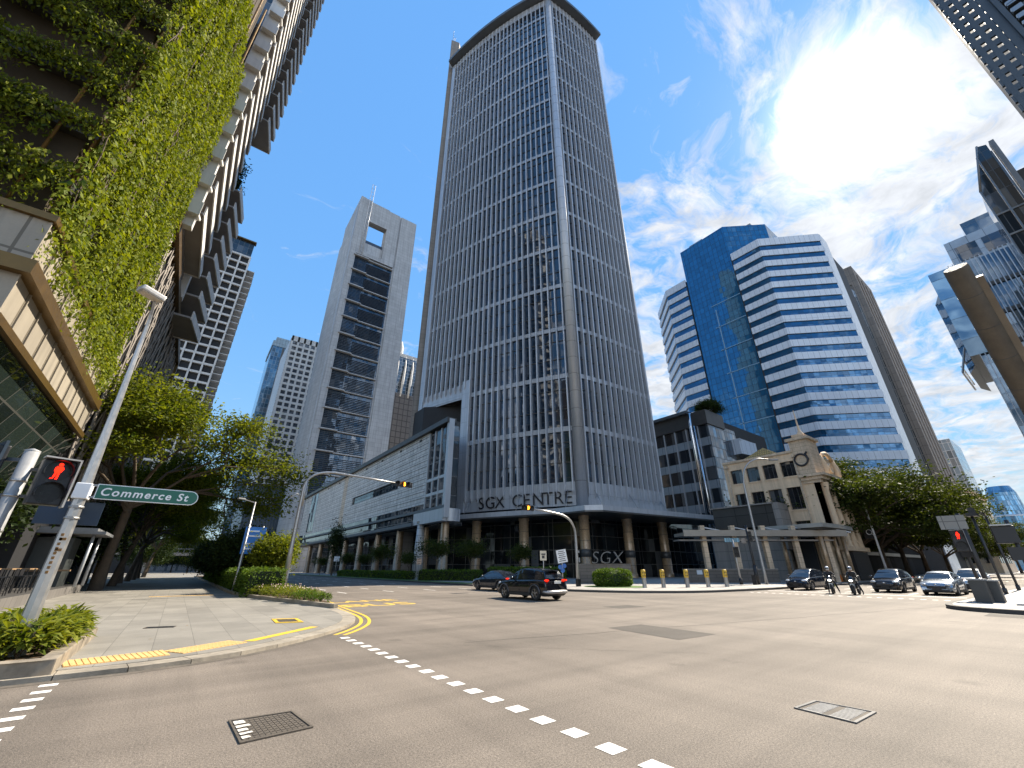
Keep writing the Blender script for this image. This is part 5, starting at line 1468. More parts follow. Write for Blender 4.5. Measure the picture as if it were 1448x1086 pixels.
for x, y in bed:
    ri = min(4, int((y - 11.2) / .85)); ci = ['by the right hand kerb', 'second from the kerb', 'third from the kerb', 'deep in the bed'][min(3, int((-1.4 - x) / .7))]
    shrub('broad leaved yellow green plant in the corner planter, %s, %s' % (rown[ri], ci), (x + rp.uniform(-.1, .1), y + rp.uniform(-.1, .1), .2), 330, .46, .5 if y < 12 else .62, .20, 'leaf_bed', 'leafy plants in the corner planter', 200 + k, .45, name='leafy_plant'); k += 1
# fallen leaves on the pavement
mb = MB()
for i in range(90):
    x, y = rp.uniform(-6, 5), rp.uniform(12, 45)
    if x < -1 and y < 16: continue
    a = rp.uniform(0, 6.28); p = Vector((x, y, .092)); d = Vector((math.cos(a), math.sin(a), .08)); s = rp.uniform(.03, .09); n_ = Vector((-d.y, d.x, 0))
    mb.add([p, p + d * s * .5 + n_ * s * .25, p + d * s, p + d * s * .5 - n_ * s * .25], [(0, 1, 2, 3)])
tag(mb.build('dry_leaves', M('dry leaves', (.22, .13, .05), .8, var=.4)), 'few dry leaves scattered on the left pavement', 'leaves', kind='stuff')
# ================================================================ street furniture
def arc_pts(p0, p1, ctrl, n=8):
    p0, p1, c = Vector(p0), Vector(p1), Vector(ctrl)
    return [(1 - t) ** 2 * p0 + 2 * t * (1 - t) * c + t * t * p1 for t in [i / n for i in range(n + 1)]]
# near lamp
lx, ly = -1.98, 12.42
sl_ = thing('street_lamp', 'tall tapering street lamp rising from the corner planter, carrying the green street sign', 'street lamp', (lx, ly, .2))
mb = MB(); mb.tube([(lx, ly, .1), (lx, ly, .2), (lx, ly, 3.3), (lx - .05, ly + .03, 5.2), (lx - .10, ly + .06, 6.6)] + [tuple(q) for q in arc_pts((lx - .10, ly + .06, 6.6), (lx - .12, ly - .25, 7.75), (lx - .12, ly + .12, 7.5))[1:]], [.135, .13, .098, .066, .047] + [.043 - .002 * i for i in range(8)], 8, sm=False)
mb.build('pole', mt['steel'], sl_)
mb = MB(); mb.lathe([(.01, 0), (.14, .0), (.23, .07), (.25, .14), (.20, .2), (.01, .22)], (0, 0, 0), 4); 
hd = MB(); c_ = Vector((lx - .22, ly - .30, 7.9)); u1 = Vector((-.8, -.45, .12)).normalized(); u2 = Vector((.5, -.86, -.05)).normalized(); u2 = (u2 - u1 * u1.dot(u2)).normalized(); u3 = u1.cross(u2)
if u3.z < 0: u3 = -u3
hd.obox(c_, u1 * .26, u2 * .17, u3 * .075); hd.build('lamp_head', M('lamp housing', (.42, .41, .40), .4, .3), sl_, bevel=.04)
hd = MB(); q = c_ - u3 * .078; hd.obox(q, u1 * .2, u2 * .13, u3 * .012); hd.build('lens', M('lamp lens', (.55, .50, .43), .25), sl_)
mb = MB(); mb.tube([(lx, ly, .15), (lx, ly, .3)], .165, 8, sm=False); mb.build('base_collar', mt['greypaint'], sl_)
mb = MB()
for z in (1.95, 2.15): mb.box(lx - .05 + .02, lx + .05 + .02, ly - .127, ly - .11, z, z + .05)
for i in range(9): mb.box(lx - .03, lx + .015, ly - .127, ly - .113, 1.55 + .085 * i, 1.6 + .085 * i)
mb.build('painted_number', M('rust brown paint', (.25, .13, .04), .7, var=.5), sl_)  # rust brown number down the pole, drawn as plain strokes
# street name sign: words as on the photograph
sn = thing('street_sign', 'green street name sign reading Commerce St strapped to the near lamp', 'street sign', (lx, ly, 3.05))
zc = 3.12; hh = .155; x0 = lx + .22; x1 = lx + 1.98
mt['signgreen'] = M('sign green', (.004, .115, .075), .45, var=.06); mt['signwhite'] = M('sign white', (.80, .80, .80), .45, var=.04)
def stadium(x0, x1, z, h, n=8):
    pts = [(x0, z - h), (x1 - h, z - h)] + [(x1 - h + h * math.sin(math.pi * i / n), z - h * math.cos(math.pi * i / n)) for i in range(1, n)] + [(x1 - h, z + h), (x0, z + h)]
    return pts
def plate(mb, pts, y0, y1, mi=0):
    n = len(pts); v = [(x, y0, z) for x, z in pts] + [(x, y1, z) for x, z in pts]
    return mb.add(v, [tuple(range(n)), tuple(range(n, 2 * n))[::-1]] + [(i, n + i, n + (i + 1) % n, (i + 1) % n) for i in range(n)], mi)
ys = ly - .17
mb = MB(); plate(mb, stadium(x0, x1, zc, hh), ys - .012, ys + .012); mb.build('sign_border', mt['signwhite'], sn)
mb = MB(); plate(mb, stadium(x0 + .016, x1 - .016, zc, hh - .016), ys - .016, ys - .012); mb.build('sign_face', mt['signgreen'], sn)
t_ = text_mb('Commerce St', .225, (1, 0, 0), (0, 0, 1), (x0 + .07, ys - .017, zc - .075), .006, shear=.12, spacing=1.2, bold=.004); t_.build('sign_lettering', mt['signwhite'], sn)
mb = MB(); mb.box(lx - .125, lx + .125, ly - .13, ly + .13, zc - .16, zc + .16); mb.build('clamp', mt['signwhite'], sn, bevel=.02)
mb = MB(); mb.box(lx + .14, x0 + .02, ys - .01, ys + .02, zc + .10, zc + .14); mb.box(lx + .14, x0 + .02, ys - .01, ys + .02, zc - .14, zc - .10); mb.build('bracket', mt['greypaint'], sn)
bp = thing('blank_sign', 'dark blue sign panel strapped to the lamp below the street name', 'sign', (lx, ly, 2.6))
mb = MB(); mb.box(lx - .56, lx + .40, ly + .13, ly + .16, 2.46, 2.92); mb.build('panel', M('dark navy panel', (.012, .032, .065), .5), bp)
mb = MB()
for z in (2.58, 2.8): mb.tube([(lx, ly, z - .02), (lx, ly, z + .02)], .122, 12); mb.box(lx - .05, lx + .05, ly - .14, ly - .12, z - .025, z + .025)
mb.build('strap', mt['steel'], bp)

mt['dl'] = M('dark lens', (.008, .008, .01), .3, spec=.3)
# signal assembly at the far left
px_, py__ = -2.52, 10.62
sp = thing('signal_pole', 'grey signal pole at the left edge beside the planter', 'signal pole', (px_, py__, .3))
mb = MB(); mb.tube([(px_, py__, .2), (px_, py__, 3.5)], .10, 14); mb.lathe([(.10, 3.5), (.105, 3.52), (.01, 3.56)], (px_, py__, 0), 14); mb.build('pole', mt['greypaint'], sp)
mb = MB()
for z in (2.2, 2.75, 3.0): mb.tube([(px_, py__, z - .02), (px_, py__, z + .02)], .107, 14)
mb.build('strap', mt['steel'], sp)
def man_mb(c, h, right, up):
    """standing figure of the stop lamp"""
    m_ = MB(); c = Vector(c); r = Vector(right).normalized(); u = Vector(up).normalized(); n_ = r.cross(u)
    def P(x, z): return c + r * x * h + u * z * h
    def ply(pts):
        v_ = [P(x, z) for x, z in pts]; k = len(v_); m_.add(v_ + [q + n_ * .006 for q in v_], [tuple(range(k))[::-1], tuple(range(k, 2 * k))] + [(i, (i + 1) % k, k + (i + 1) % k, k + i) for i in range(k)])
    ply([(.10 * math.cos(a) + .03, .40 + .10 * math.sin(a)) for a in [i * .628 for i in range(10)]])
    ply([(-.10, .29), (.16, .29), (.22, .16), (.17, .0), (.10, -.08), (-.10, -.08), (-.17, .04), (-.16, .18)])
    ply([(-.10, -.06), (.0, -.06), (-.04, -.28), (-.10, -.44), (-.24, -.46), (-.20, -.41), (-.13, -.38)])
    ply([(.01, -.06), (.11, -.06), (.10, -.28), (.09, -.45), (-.01, -.46), (.02, -.40), (.02, -.28)])
    return m_
def ped_head(t, c, fwd, w=.46, h=.80, d=.22, lit='redman', visor=True):
    """pedestrian lantern: two round aspects in a black box. c = centre of front"""
    f = Vector(fwd).normalized(); r = Vector((-f.y, f.x, 0)); c = Vector(c); U = Vector((0, 0, 1))
    m_ = MB(); m_.obox(c - f * d / 2, r * w / 2, f * d / 2, U * h / 2); b_ = m_.build('signal_box', mt['black'], t, bevel=.02)
    m_ = MB()
    for a, b, hz_ in ((r * w / 2, 0, 0),):
        m_.obox(c + f * .03 + r * (w / 2 + .015), r * .012, f * .10, U * (h / 2 + .03)); m_.obox(c + f * .03 + U * (h / 2 + .02), r * (w / 2 + .02), f * .10, U * .012)
    m_.build('rim_plate', mt['greypaint'], t)
    for k, s in enumerate((1, -1)):
        q = c + U * s * h * .245; rr_ = w * .40
        m_ = MB(); n_ = 20
        ring = [q + r * rr_ * math.cos(2 * math.pi * i / n_) + U * rr_ * math.sin(2 * math.pi * i / n_) for i in range(n_)]
        m_.add([p + f * .004 for p in ring], [tuple(range(n_))]); m_.build('lens', mt['dl'], t)
        if visor:
            m_ = MB(); arcp = [(r * math.cos(a) + U * math.sin(a)) * rr_ * 1.06 for a in [math.pi * (-.12 + 1.24 * i / 14) for i in range(15)]]
            for i in range(14): m_.add([q + arcp[i], q + arcp[i + 1], q + arcp[i + 1] + f * .15, q + arcp[i] + f * .15], [(0, 1, 2, 3)])
            m_.build('visor', mt['black'], t)
        if k == 0:
            man_mb(q + f * .012, rr_ * 1.75, r, U).build('red_man', mt[lit], t)
    return b_
ph = thing('pedestrian_signal', 'black pedestrian signal showing a red man on the left signal pole', 'pedestrian signal', (px_ + .45, py__ - .3, 2.6))
ped_head(ph, (px_ + .47, py__ - .32, 2.98), (.35, -.94, 0), .41, .74)
mb = MB(); mb.beam((px_, py__, 2.75), (px_ + .4, py__ - .1, 2.75), .05, .05); mb.beam((px_, py__, 3.2), (px_ + .4, py__ - .1, 3.2), .05, .05); mb.build('bracket', mt['black'], ph)
def veh_head(t, c, fwd, along, lens=('off', 'amber', 'off'), s=.30, d=.18, back=True):
    """three aspect vehicle lantern: along = direction of the row"""
    f = Vector(fwd).normalized(); a = Vector(along).normalized(); b = f.cross(a); c = Vector(c)
    m_ = MB(); m_.obox(c - f * d / 2, a * s * 1.62, f * d / 2, b * s * .58); m_.build('signal_box', mt['black'], t, bevel=.02)
    for k in range(3):
        q = c + a * (k - 1) * s * 1.02 + f * .01; rr_ = s * .38; n_ = 16
        up = Vector((0, 0, 1)); r_ = f.cross(up).normalized()
        m_ = MB(); m_.add([q + (r_ * math.cos(2 * math.pi * i / n_) + up * math.sin(2 * math.pi * i / n_)) * rr_ for i in range(n_)], [tuple(range(n_))]); m_.build('lens', mt[lens[k]] if lens[k] != 'off' else mt['dl'], t)
        m_ = MB(); ap = [(r_ * math.cos(x) + up * math.sin(x)) * rr_ * 1.1 for x in [math.pi * (-.15 + 1.3 * i / 12) for i in range(13)]]
        for i in range(12): m_.add([q + ap[i], q + ap[i + 1], q + ap[i + 1] + f * s * .8, q + ap[i] + f * s * .8], [(0, 1, 2, 3)])
        m_.build('visor', mt['black'], t)
vh = thing('traffic_signal', 'dark vehicle signal seen from its side at the left picture edge', 'traffic signal', (-3.0, 10.75, 2.7))
mt['navy'] = M('dark navy casing', (.02, .035, .055), .45)
veh_head(vh, (-3.02, 10.72, 3.08), (-.9, -.42, 0), (0, 0, 1), ('amber', 'off', 'off'), .30)
mb = MB(); mb.obox((-2.93, 10.78, 3.08), Vector((.42, -.9, 0)) * .22, Vector((.9, .42, 0)) * .02, (0, 0, .56)); mb.build('backboard', mt['navy'], vh)
mb = MB(); mb.beam((-2.93, 10.78, 3.35), (px_, py__, 3.35), .06, .06); mb.beam((-2.93, 10.78, 2.75), (px_, py__, 2.75), .06, .06); mb.build('bracket', mt['navy'], vh)

# small lamp and mast by the hedge
s2 = thing('street_lamp', 'slim post top lamp standing at the corner of the clipped hedge', 'street lamp', (4.16, 36.46, .1))
s2.location = (3.45, 36.3, .1); ORG[s2.name] = Matrix.Translation((3.45, 36.3, .1))
mb = MB(); mb.tube([(0, 0, 0), (0, 0, .9), (0, 0, 6.0)], [.11, .085, .06], 10); mb.build('pole', mt['steel'], s2, local=True)
mb = MB(); mb.beam((0, 0, 5.95), (-.75, -.35, 6.08), .06, .06); mb.build('arm', mt['steel'], s2, local=True)
mb = MB(); mb.obox((-.95, -.44, 6.1), Vector((.8, .37, 0)) * .28, Vector((-.37, .8, 0)) * .12, (0, 0, .05)); mb.build('lamp_head', mt['greypaint'], s2, local=True, bevel=.02)
ml = thing('signal_mast', 'tall tapered mast by the hedge, its long arm reaching over the road', 'signal mast', (5.82, 32.45, .1))
mb = MB(); mx, my = 5.82, 32.45
mb.tube([(mx, my, .1), (mx, my, 3), (mx, my, 6.9)] + [tuple(q) for q in arc_pts((mx, my, 6.9), (mx + 1.9, my, 8.15), (mx + .1, my, 8.1))[1:]] + [(mx + 4.5, my, 8.05), (mx + 6.9, my, 7.92)], [.17, .14, .105] + [.085] * 8 + [.07, .055], 10); mb.build('pole', mt['steel'], ml)
mb = MB(); mb.tube([(mx, my, 6.2), (mx - .35, my - .1, 6.4), (mx - .75, my - .2, 6.1)], .045, 6); mb.tube([(mx + .1, my, 5.6), (mx + .12, my, 7.4)], .09, 8); mb.box(mx - .14, mx + .14, my - .14, my + .14, 1.0, 1.5); mb.build('fitting', mt['steel'], ml)
sg = thing('traffic_signal', 'amber lit horizontal signal hanging on the long arm left of the tower', 'traffic signal', (mx + 7.2, my - .1, 7.9))
veh_head(sg, (mx + 7.4, my - .1, 7.9), (-.55, -.83, 0), (1, 0, 0), ('off', 'amber', 'off'), .42, .25)
# mast by the round bush
mr = thing('signal_mast', 'curved signal mast before the tower columns, its arm bent to the left', 'signal mast', (28.8, 28.6, .15))
mx, my = 28.8, 28.6
mb = MB(); mb.tube([(mx, my, .15), (mx, my, 2.5), (mx, my, 4.3)] + [tuple(q) for q in arc_pts((mx, my, 4.3), (mx - 2.0, my, 6.15), (mx, my, 5.95))[1:]] + [(mx - 3.6, my, 6.3), (mx - 5.0, my, 6.38)], [.15, .13, .12] + [.10] * 8 + [.085, .07], 10); mb.build('pole', mt['steel'], mr)
mb = MB(); mb.box(mx - .16, mx + .16, my - .16, my + .16, .15, .75); mb.build('base', mt['black'], mr)
mb = MB(); mb.box(mx + .1, mx + .28, my - .12, my + .12, 2.1, 2.5); mb.box(mx + .1, mx + .26, my - .1, my + .1, 2.9, 3.1); mb.build('control_box', mt['greypaint'], mr)
sg = thing('traffic_signal', 'amber lit horizontal signal in front of the SGX CENTRE lettering', 'traffic signal', (23.3, 28.55, 6.35))
veh_head(sg, (mx - 5.7, my - .1, 6.4), (-.55, -.83, 0), (1, 0, 0), ('off', 'amber', 'off'), .42, .25)
# tall lamp at the far corner
lr = thing('street_lamp', 'tall slender lamp with a curved arm before the stone corner building', 'street lamp', (47.87, 21.1, .15))
mx, my = 47.87, 21.1
mb = MB(); mb.tube([(mx, my, .15), (mx, my, 1.2), (mx, my, 9.6)] + [tuple(q) for q in arc_pts((mx, my, 9.6), (mx + 1.7, my - 1.5, 12.9), (mx, my, 12.6))[1:]] + [(mx + 2.6, my - 2.2, 12.8)], [.16, .14, .10] + [.075] * 8 + [.06], 10); mb.build('pole', mt['steel'], lr)
mb = MB(); mb.obox((mx + 2.95, my - 2.5, 12.75), Vector((.76, -.65, 0)) * .45, Vector((.65, .76, 0)) * .16, (0, 0, .08)); mb.build('lamp_head', mt['greypaint'], lr, bevel=.03)
lr2 = thing('street_lamp', 'white curved lamp in front of the shaded trees right of the stone building', 'street lamp', (76.2, 17.9, .15))
mb = MB(); mb.tube([(76.2, 17.9, .15), (76.2, 17.9, 9.6)] + [tuple(q) for q in arc_pts((76.2, 17.9, 9.6), (78.2, 16.4, 11.3), (76.2, 17.9, 11.2))[1:]] + [(81.5, 14.2, 11.7)], [.14, .10] + [.08] * 8 + [.07], 8); mb.build('pole', mt['signwhite'], lr2)
mb = MB(); mb.obox((82, 13.9, 11.7), Vector((.8, -.55, 0)) * .5, Vector((.55, .8, 0)) * .2, (0, 0, .08)); mb.build('lamp_head', mt['signwhite'], lr2)
# signals at the far corner
pr1 = thing('pedestrian_signal', 'slim grey post with a dark pedestrian signal and small blue name plate near the bollards', 'pedestrian signal', (44.95, 22.2, .15))
mb = MB(); mb.tube([(44.95, 22.2, .15), (44.95, 22.2, 4.4)], .10, 10); mb.tube([(44.95, 22.2, .15), (44.95, 22.2, .7)], .16, 10, 1); mb.build('pole', [mt['steel'], mt['black']], pr1)
ped_head(pr1, (44.8, 21.95, 3.1), (-.95, -.3, 0), .5, .95, lit='white_lamp' if 0 else 'dl')
mb = MB(); mb.obox((44.85, 22.2, 4.25), Vector((.8, -.6, 0)) * .75, Vector((.6, .8, 0)) * .02, (0, 0, .2)); mb.build('name_plate', M('pale blue plate', (.16, .30, .38), .5, panel=(.25, .5, .03), tint=.2), pr1)
pr2 = thing('signal_pole', 'black signal post with side mounted heads left of the tall slender lamp', 'signal pole', (46.3, 21.2, .15))
mb = MB(); mb.tube([(46.3, 21.2, .15), (46.3, 21.2, 5.7)], .12, 10); mb.tube([(46.3, 21.2, .15), (46.3, 21.2, 1.9)], .19, 10); mb.box(45.7, 46.05, 21.1, 21.45, .15, 1.0); mb.build('pole', mt['black'], pr2)
veh_head(pr2, (46.1, 20.9, 4.6), (-.9, -.4, 0), (0, 0, 1), ('off', 'off', 'off'), .3)
mb = MB(); mb.box(45.5, 45.9, 21.3, 21.6, 3.9, 4.4); mb.build('small_box', mt['concrete'], pr2)
# bollards
mt['bolsteel'] = M('dull steel', (.30, .285, .26), .5, .5, var=.2)
mt['boltop'] = M('bollard yellow', (.55, .34, .03), .5, var=.15)
bo = thing('bollard', 'steel bollard with yellow arrow cap, nearest the round bush', 'bollard', (31.35, 23.5, .15), 0, 'yellow topped bollards along the far kerb')
mb = MB(); mb.lathe([(.19, -.02), (.17, .06), (.165, .75)], (0, 0, 0), 16); mb.build('post', mt['bolsteel'], bo, local=True)
mb = MB(); mb.lathe([(.185, .75), (.185, 1.3), (.15, 1.36), (.01, 1.38)], (0, 0, 0), 16); cap = mb.build('cap', mt['boltop'], bo, local=True)
mb = MB()
for a0 in (3.5, 4.2, 4.9):
    for z0_, z1_ in ((.82, 1.0), (1.04, 1.22)):
        f_ = [(.189 * math.cos(a), .189 * math.sin(a)) for a in (a0, a0 + .2, a0 + .4)]
        mb.add([(f_[0][0], f_[0][1], z0_ + .08), (f_[1][0], f_[1][1], z0_), (f_[2][0], f_[2][1], z0_ + .08), (f_[2][0], f_[2][1], z1_), (f_[1][0], f_[1][1], z1_ - .08), (f_[0][0], f_[0][1], z1_)], [(0, 1, 4, 5), (1, 2, 3, 4)])
mb.build('chevron', mt['black'], cap, local=True)
for (x, y), l_ in (((32.75, 22.65), 'second from the round bush'), ((34.75, 21.7), 'third from the round bush, mid row'), ((36.75, 21.0), 'fourth from the round bush'), ((38.7, 20.4), 'last of the row, towards the lamp')):
    dup(bo, (x, y, .15), rnd.uniform(-.2, .2), 'steel bollard with yellow arrow cap, ' + l_)
# small signs
def sign(name, label, loc, h, w, hh_, face, fwd=(-.6, -.8, 0), tilt=0., extra=None, lines=0):
    t_ = thing(name, label, 'sign', loc); f = Vector(fwd).normalized(); r = Vector((-f.y, f.x, 0)); b = Vector(loc)
    m_ = MB(); m_.tube([b, b + Vector((0, 0, h))], .045, 8); m_.build('post', mt['steel'], t_)
    up = (Vector((0, 0, 1)) + r * tilt).normalized(); rt_ = (r - Vector((0, 0, 1)) * tilt).normalized()
    c = b + Vector((0, 0, h - hh_ / 2)) + f * .06
    m_ = MB(); m_.obox(c, rt_ * w / 2, f * .015, up * hh_ / 2); m_.build('board', mt[face] if isinstance(face, str) else face, t_)
    m_ = MB()
    for i in range(lines):
        q = c + f * .018 + up * hh_ * (.36 - .72 * i / max(1, lines - 1)); m_.obox(q, rt_ * w * (.36 if i % 2 else .28), f * .004, up * hh_ * .028)
    if lines: m_.build('printed_line', mt['letter'], t_)
    return t_, c, f, r
t_, c, f, r = sign('road_sign', 'small pale square sign on a thin post before the bright hedge', (27.9, 32.2, .15), 3.0, .62, .85, M('pale sign', (.62, .55, .42), .5))
mb = MB(); mb.obox(c + f * .02 + Vector((0, 0, .12)), r * .2, f * .004, (0, 0, .06)); mb.obox(c + f * .02 - Vector((0, 0, .12)), r * .13, f * .004, (0, 0, .13)); mb.build('symbol', mt['letter'], t_)
t_, c, f, r = sign('road_sign', 'white tilted notice board above blue round signs near the curved mast', (29.2, 31.0, .15), 3.1, .95, 1.15, 'signwhite', tilt=-.16, lines=6)
mb = MB()
for dx, dz in ((-.2, -.95), (.2, -.85), (.02, -1.25)):
    n_ = 14; q = c + r * dx + Vector((0, 0, dz)) + f * .03
    mb.add([q + (r * math.cos(6.283 * i / n_) + Vector((0, 0, 1)) * math.sin(6.283 * i / n_)) * .2 for i in range(n_)], [tuple(range(n_))])
mb.build('blue_disc', M('sign blue', (.03, .13, .42), .4), t_)
sign('road_sign', 'small orange and white sign on a post along the podium verge', (24.9, 53.2, .15), 2.6, .6, .7, M('orange sign', (.60, .40, .28), .5), lines=3)
sign('road_sign', 'tiny white notice among the young trees at the podium verge', (25.2, 92, .15), 3.6, 1.1, .9, 'signwhite', lines=3)
bs = thing('direction_sign', 'blue direction sign standing behind the clipped hedge', 'sign', (4.1, 38.2, .1))
mb = MB(); mb.tube([(3.7, 38.3, .1), (3.7, 38.3, 4.6)], .06, 8); mb.tube([(4.6, 38.3, .1), (4.6, 38.3, 4.6)], .06, 8); mb.build('post', mt['steel'], bs)
mt['signblue'] = M('sign blue', (.02, .19, .60), .45, var=.08)
mb = MB(); mb.box(3.45, 4.85, 38.15, 38.2, 2.6, 4.5); mb.build('board', mt['signblue'], bs)
mb = MB()
for z, a, b in ((4.2, 3.6, 4.4), (3.85, 3.6, 4.6), (3.3, 3.7, 4.5), (2.95, 3.6, 4.3)):
    mb.box(a, b, 38.13, 38.148, z - .05, z + .05)
mb.build('printed_line', mt['signwhite'], bs)
# covered walkway in front of the stone building
cw_ = thing('covered_walkway', 'long flat roofed walkway on stone posts before the stone corner building', 'walkway', (53, 25.5, .15))
a_ = Vector((47.2, 29.6, 0)); b_ = Vector((62.5, 18.2, 0)); dd = (b_ - a_).normalized(); nn = Vector((dd.y, -dd.x, 0))
mb = MB(); mb.obox((a_ + b_) / 2 + Vector((0, 0, 5.25)), (b_ - a_) / 2, nn * 1.5, (0, 0, .17)); mb.obox((a_ + b_) / 2 + nn * 1.52 + Vector((0, 0, 5.35)), (b_ - a_) / 2, nn * .06, (0, 0, .34)); mb.build('roof', mt['ltstone'] if 0 else M('grey beige metal', (.27, .245, .21), .5, .2, var=.15), cw_)
mb = MB(); mb.obox((a_ + b_) / 2 + nn * .3 + Vector((0, 0, 4.6)) - dd * 1.0, (b_ - a_) / 2 * .95, nn * .9, (0, 0, .06)); mb.build('light_shelf', mt['concrete'], cw_)
for i in range(5):
    q = a_ + dd * (2.6 + i * 3.6) + nn * .6
    mb = MB(); mb.obox(q + Vector((0, 0, 3.2)), dd * .26, nn * .26, (0, 0, 3.05)); mb.build('post', mt['cream_dark'], cw_)
    mb = MB(); mb.beam(q + Vector((0, 0, 6.1)), q + dd * 3.3 + Vector((0, 0, 5.5)), .12, .12); mb.build('stay', mt['alu'], cw_)
# corner on the right: signals, poles, cabinets
def pole(name, label, cat, x, y, h, r_=.07, mat='darkpole'):
    t_ = thing(name, label, cat, (x, y, .16)); m_ = MB(); m_.tube([(x, y, .16), (x, y, h)], r_, 10); m_.tube([(x, y, .16), (x, y, .5)], r_ * 1.5, 10); m_.build('pole', mt[mat], t_); return t_
q1 = pole('pedestrian_signal', 'dark post with a red pedestrian light and a grey panel above, on the right corner', 'pedestrian signal', 33.99, 4.04, 4.4, .11)
ped_head(q1, (33.75, 4.35, 3.0), (-.97, -.2, 0), .52, 1.05, lit='redman', visor=True)
mb = MB(); mb.obox((33.75, 4.35, 3.95), Vector((.2, -.97, 0)) * .55, Vector((.97, .2, 0)) * .03, (0, 0, .36)); mb.build('grey_panel', M('grey plate', (.24, .23, .21), .5, panel=(.55, 2, .02)), q1)
q1b = pole('signal_pole', 'dark slim post standing right behind the red pedestrian light', 'signal pole', 35.4, 4.5, 4.2, .08)
mb = MB(); mb.box(35.2, 35.6, 4.3, 4.7, 2.2, 2.7); mb.build('junction_box', mt['black'], q1b)
q2 = pole('signal_pole', 'thin dark post with a camera head on the right corner pavement', 'signal pole', 42.0, 4.35, 4.9, .075)
mb = MB(); mb.obox((41.9, 4.3, 4.9), (.55, 0, 0), (0, .25, 0), (0, 0, .1)); mb.box(41.7, 42.1, 4.1, 4.4, 5.0, 5.35); mb.build('camera_head', mt['black'], q2)
q3 = pole('signal_pole', 'thin dark post farther along the right pavement, bent top', 'signal pole', 50.0, 4.45, 5.2, .08)
mb = MB(); mb.tube([tuple(p) for p in arc_pts((50, 4.45, 5.2), (49.2, 4.6, 5.6), (50, 4.45, 5.6))], .06, 8); mb.build('bent_arm', mt['darkpole'], q3)
q4 = pole('traffic_signal', 'dark signal with a hood at the right picture edge, seen from behind', 'traffic signal', 33.6, 2.35, 3.9, .09)
mb = MB(); mb.obox((33.5, 2.6, 3.2), Vector((.2, -.97, 0)) * .42, Vector((.97, .2, 0)) * .16, (0, 0, .42)); mb.build('signal_box', mt['black'], q4, bevel=.03)
mb = MB(); mb.obox((33.3, 2.6, 3.66), Vector((.2, -.97, 0)) * .40, Vector((.97, .2, 0)) * .14, (0, 0, .03)); mb.build('hood', mt['steel'], q4)
mb = MB(); mb.obox((33.55, 2.45, 2.3), Vector((.2, -.97, 0)) * .3, Vector((.97, .2, 0)) * .12, (0, 0, .3)); mb.build('backboard', mt['black'], q4)
for k, (x, y, h, l_) in enumerate(((31.0, 4.0, .95, 'nearest the kerb corner'), (31.9, 3.7, .9, 'next to the other, set back'))):
    t_ = thing('litter_bin' if k == 0 else 'control_cabinet', 'squat dark box on the right corner pavement, ' + l_, 'bin' if k == 0 else 'cabinet', (x, y, .16))
    mb = MB(); mb.prism([(x - .3, y - .28), (x + .3, y - .28), (x + .3, y + .28), (x - .3, y + .28)], .16, .16 + h); mb.build('body', M('dark grey metal', (.06, .06, .058), .5, .2), t_, bevel=.03)
    mb = MB(); mb.box(x - .34, x + .34, y - .32, y + .32, .16 + h, .22 + h); mb.build('lid', mt['greypaint'], t_)
# covers and gratings in the carriageway
def cover(label, quad, mat, n=(12, 7), group=None, name='manhole_cover', z=.004, hgt=.012, framemat='iron', inset=.05):
    a, b, c, d = [Vector((*q, z)) for q in quad]; t_ = thing(name, label, 'manhole cover' if 'manhole' in name else 'drain cover', tuple((a + b + c + d) / 4))
    def pt(u, v): return (a * (1 - u) + b * u) * (1 - v) + (d * (1 - u) + c * u) * v
    m_ = MB(); U = Vector((0, 0, 1))
    for (u0, v0, u1, v1) in ((0, 0, 1, .055), (0, .945, 1, 1), (0, .055, .03, .945), (.97, .055, 1, .945)):
        q = [pt(u0, v0), pt(u1, v0), pt(u1, v1), pt(u0, v1)]; m_.add(q + [p + U * hgt for p in q], [(4, 5, 6, 7), (0, 1, 5, 4), (1, 2, 6, 5), (2, 3, 7, 6), (3, 0, 4, 7)])
    m_.build('frame', mt[framemat], t_)
    m_ = MB(); q = [pt(.035, .06), pt(.965, .06), pt(.965, .94), pt(.035, .94)]; m_.add([p + U * .002 for p in q], [(0, 1, 2, 3)])
    for i in range(n[0]):
        for j in range(n[1]):
            u0, u1 = .05 + .9 * (i + (.3 if isinstance(mat, list) else .12)) / n[0], .05 + .9 * (i + (.7 if isinstance(mat, list) else .88)) / n[0]; v0, v1 = .07 + .86 * (j + .14) / n[1], .07 + .86 * (j + .86) / n[1]
            q = [pt(u0, v0), pt(u1, v0), pt(u1, v1), pt(u0, v1)]; m_.add([p + U * .002 for p in q] + [p + U * .006 for p in q], [(4, 5, 6, 7), (0, 1, 5, 4), (1, 2, 6, 5), (2, 3, 7, 6), (3, 0, 4, 7)], 1 if isinstance(mat, list) else 0)
    m_.build('plate', mat, t_); return t_, pt
t_, pt = cover('rectangular iron manhole cover with worn white paint at one end, in the near road', ((.96, 5.93), (1.68, 5.98), (1.60, 6.76), (.93, 6.82)), mt['iron'], (12, 9))
mb = MB()
for (u0, u1, v0, v1) in ((.05, .17, .12, .22), (.05, .24, .28, .36), (.05, .20, .42, .52), (.05, .26, .58, .68), (.05, .22, .74, .9)):
    q = [pt(u0, v0), pt(u1, v0 + .02), pt(u1 - .02, v1), pt(u0, v1)]; mb.add([p + Vector((0, 0, .0105)) for p in q], [(0, 1, 2, 3)])
mb.build('paint_remnant', mt['paint_rag'], t_)
cover('worn silvery grating cover at the right of the near road', ((6.75, 2.34), (7.42, 2.32), (7.36, 2.98), (6.8, 3.02)), [mt['gutter'], mt['ironlite']], (11, 2), framemat='grate')
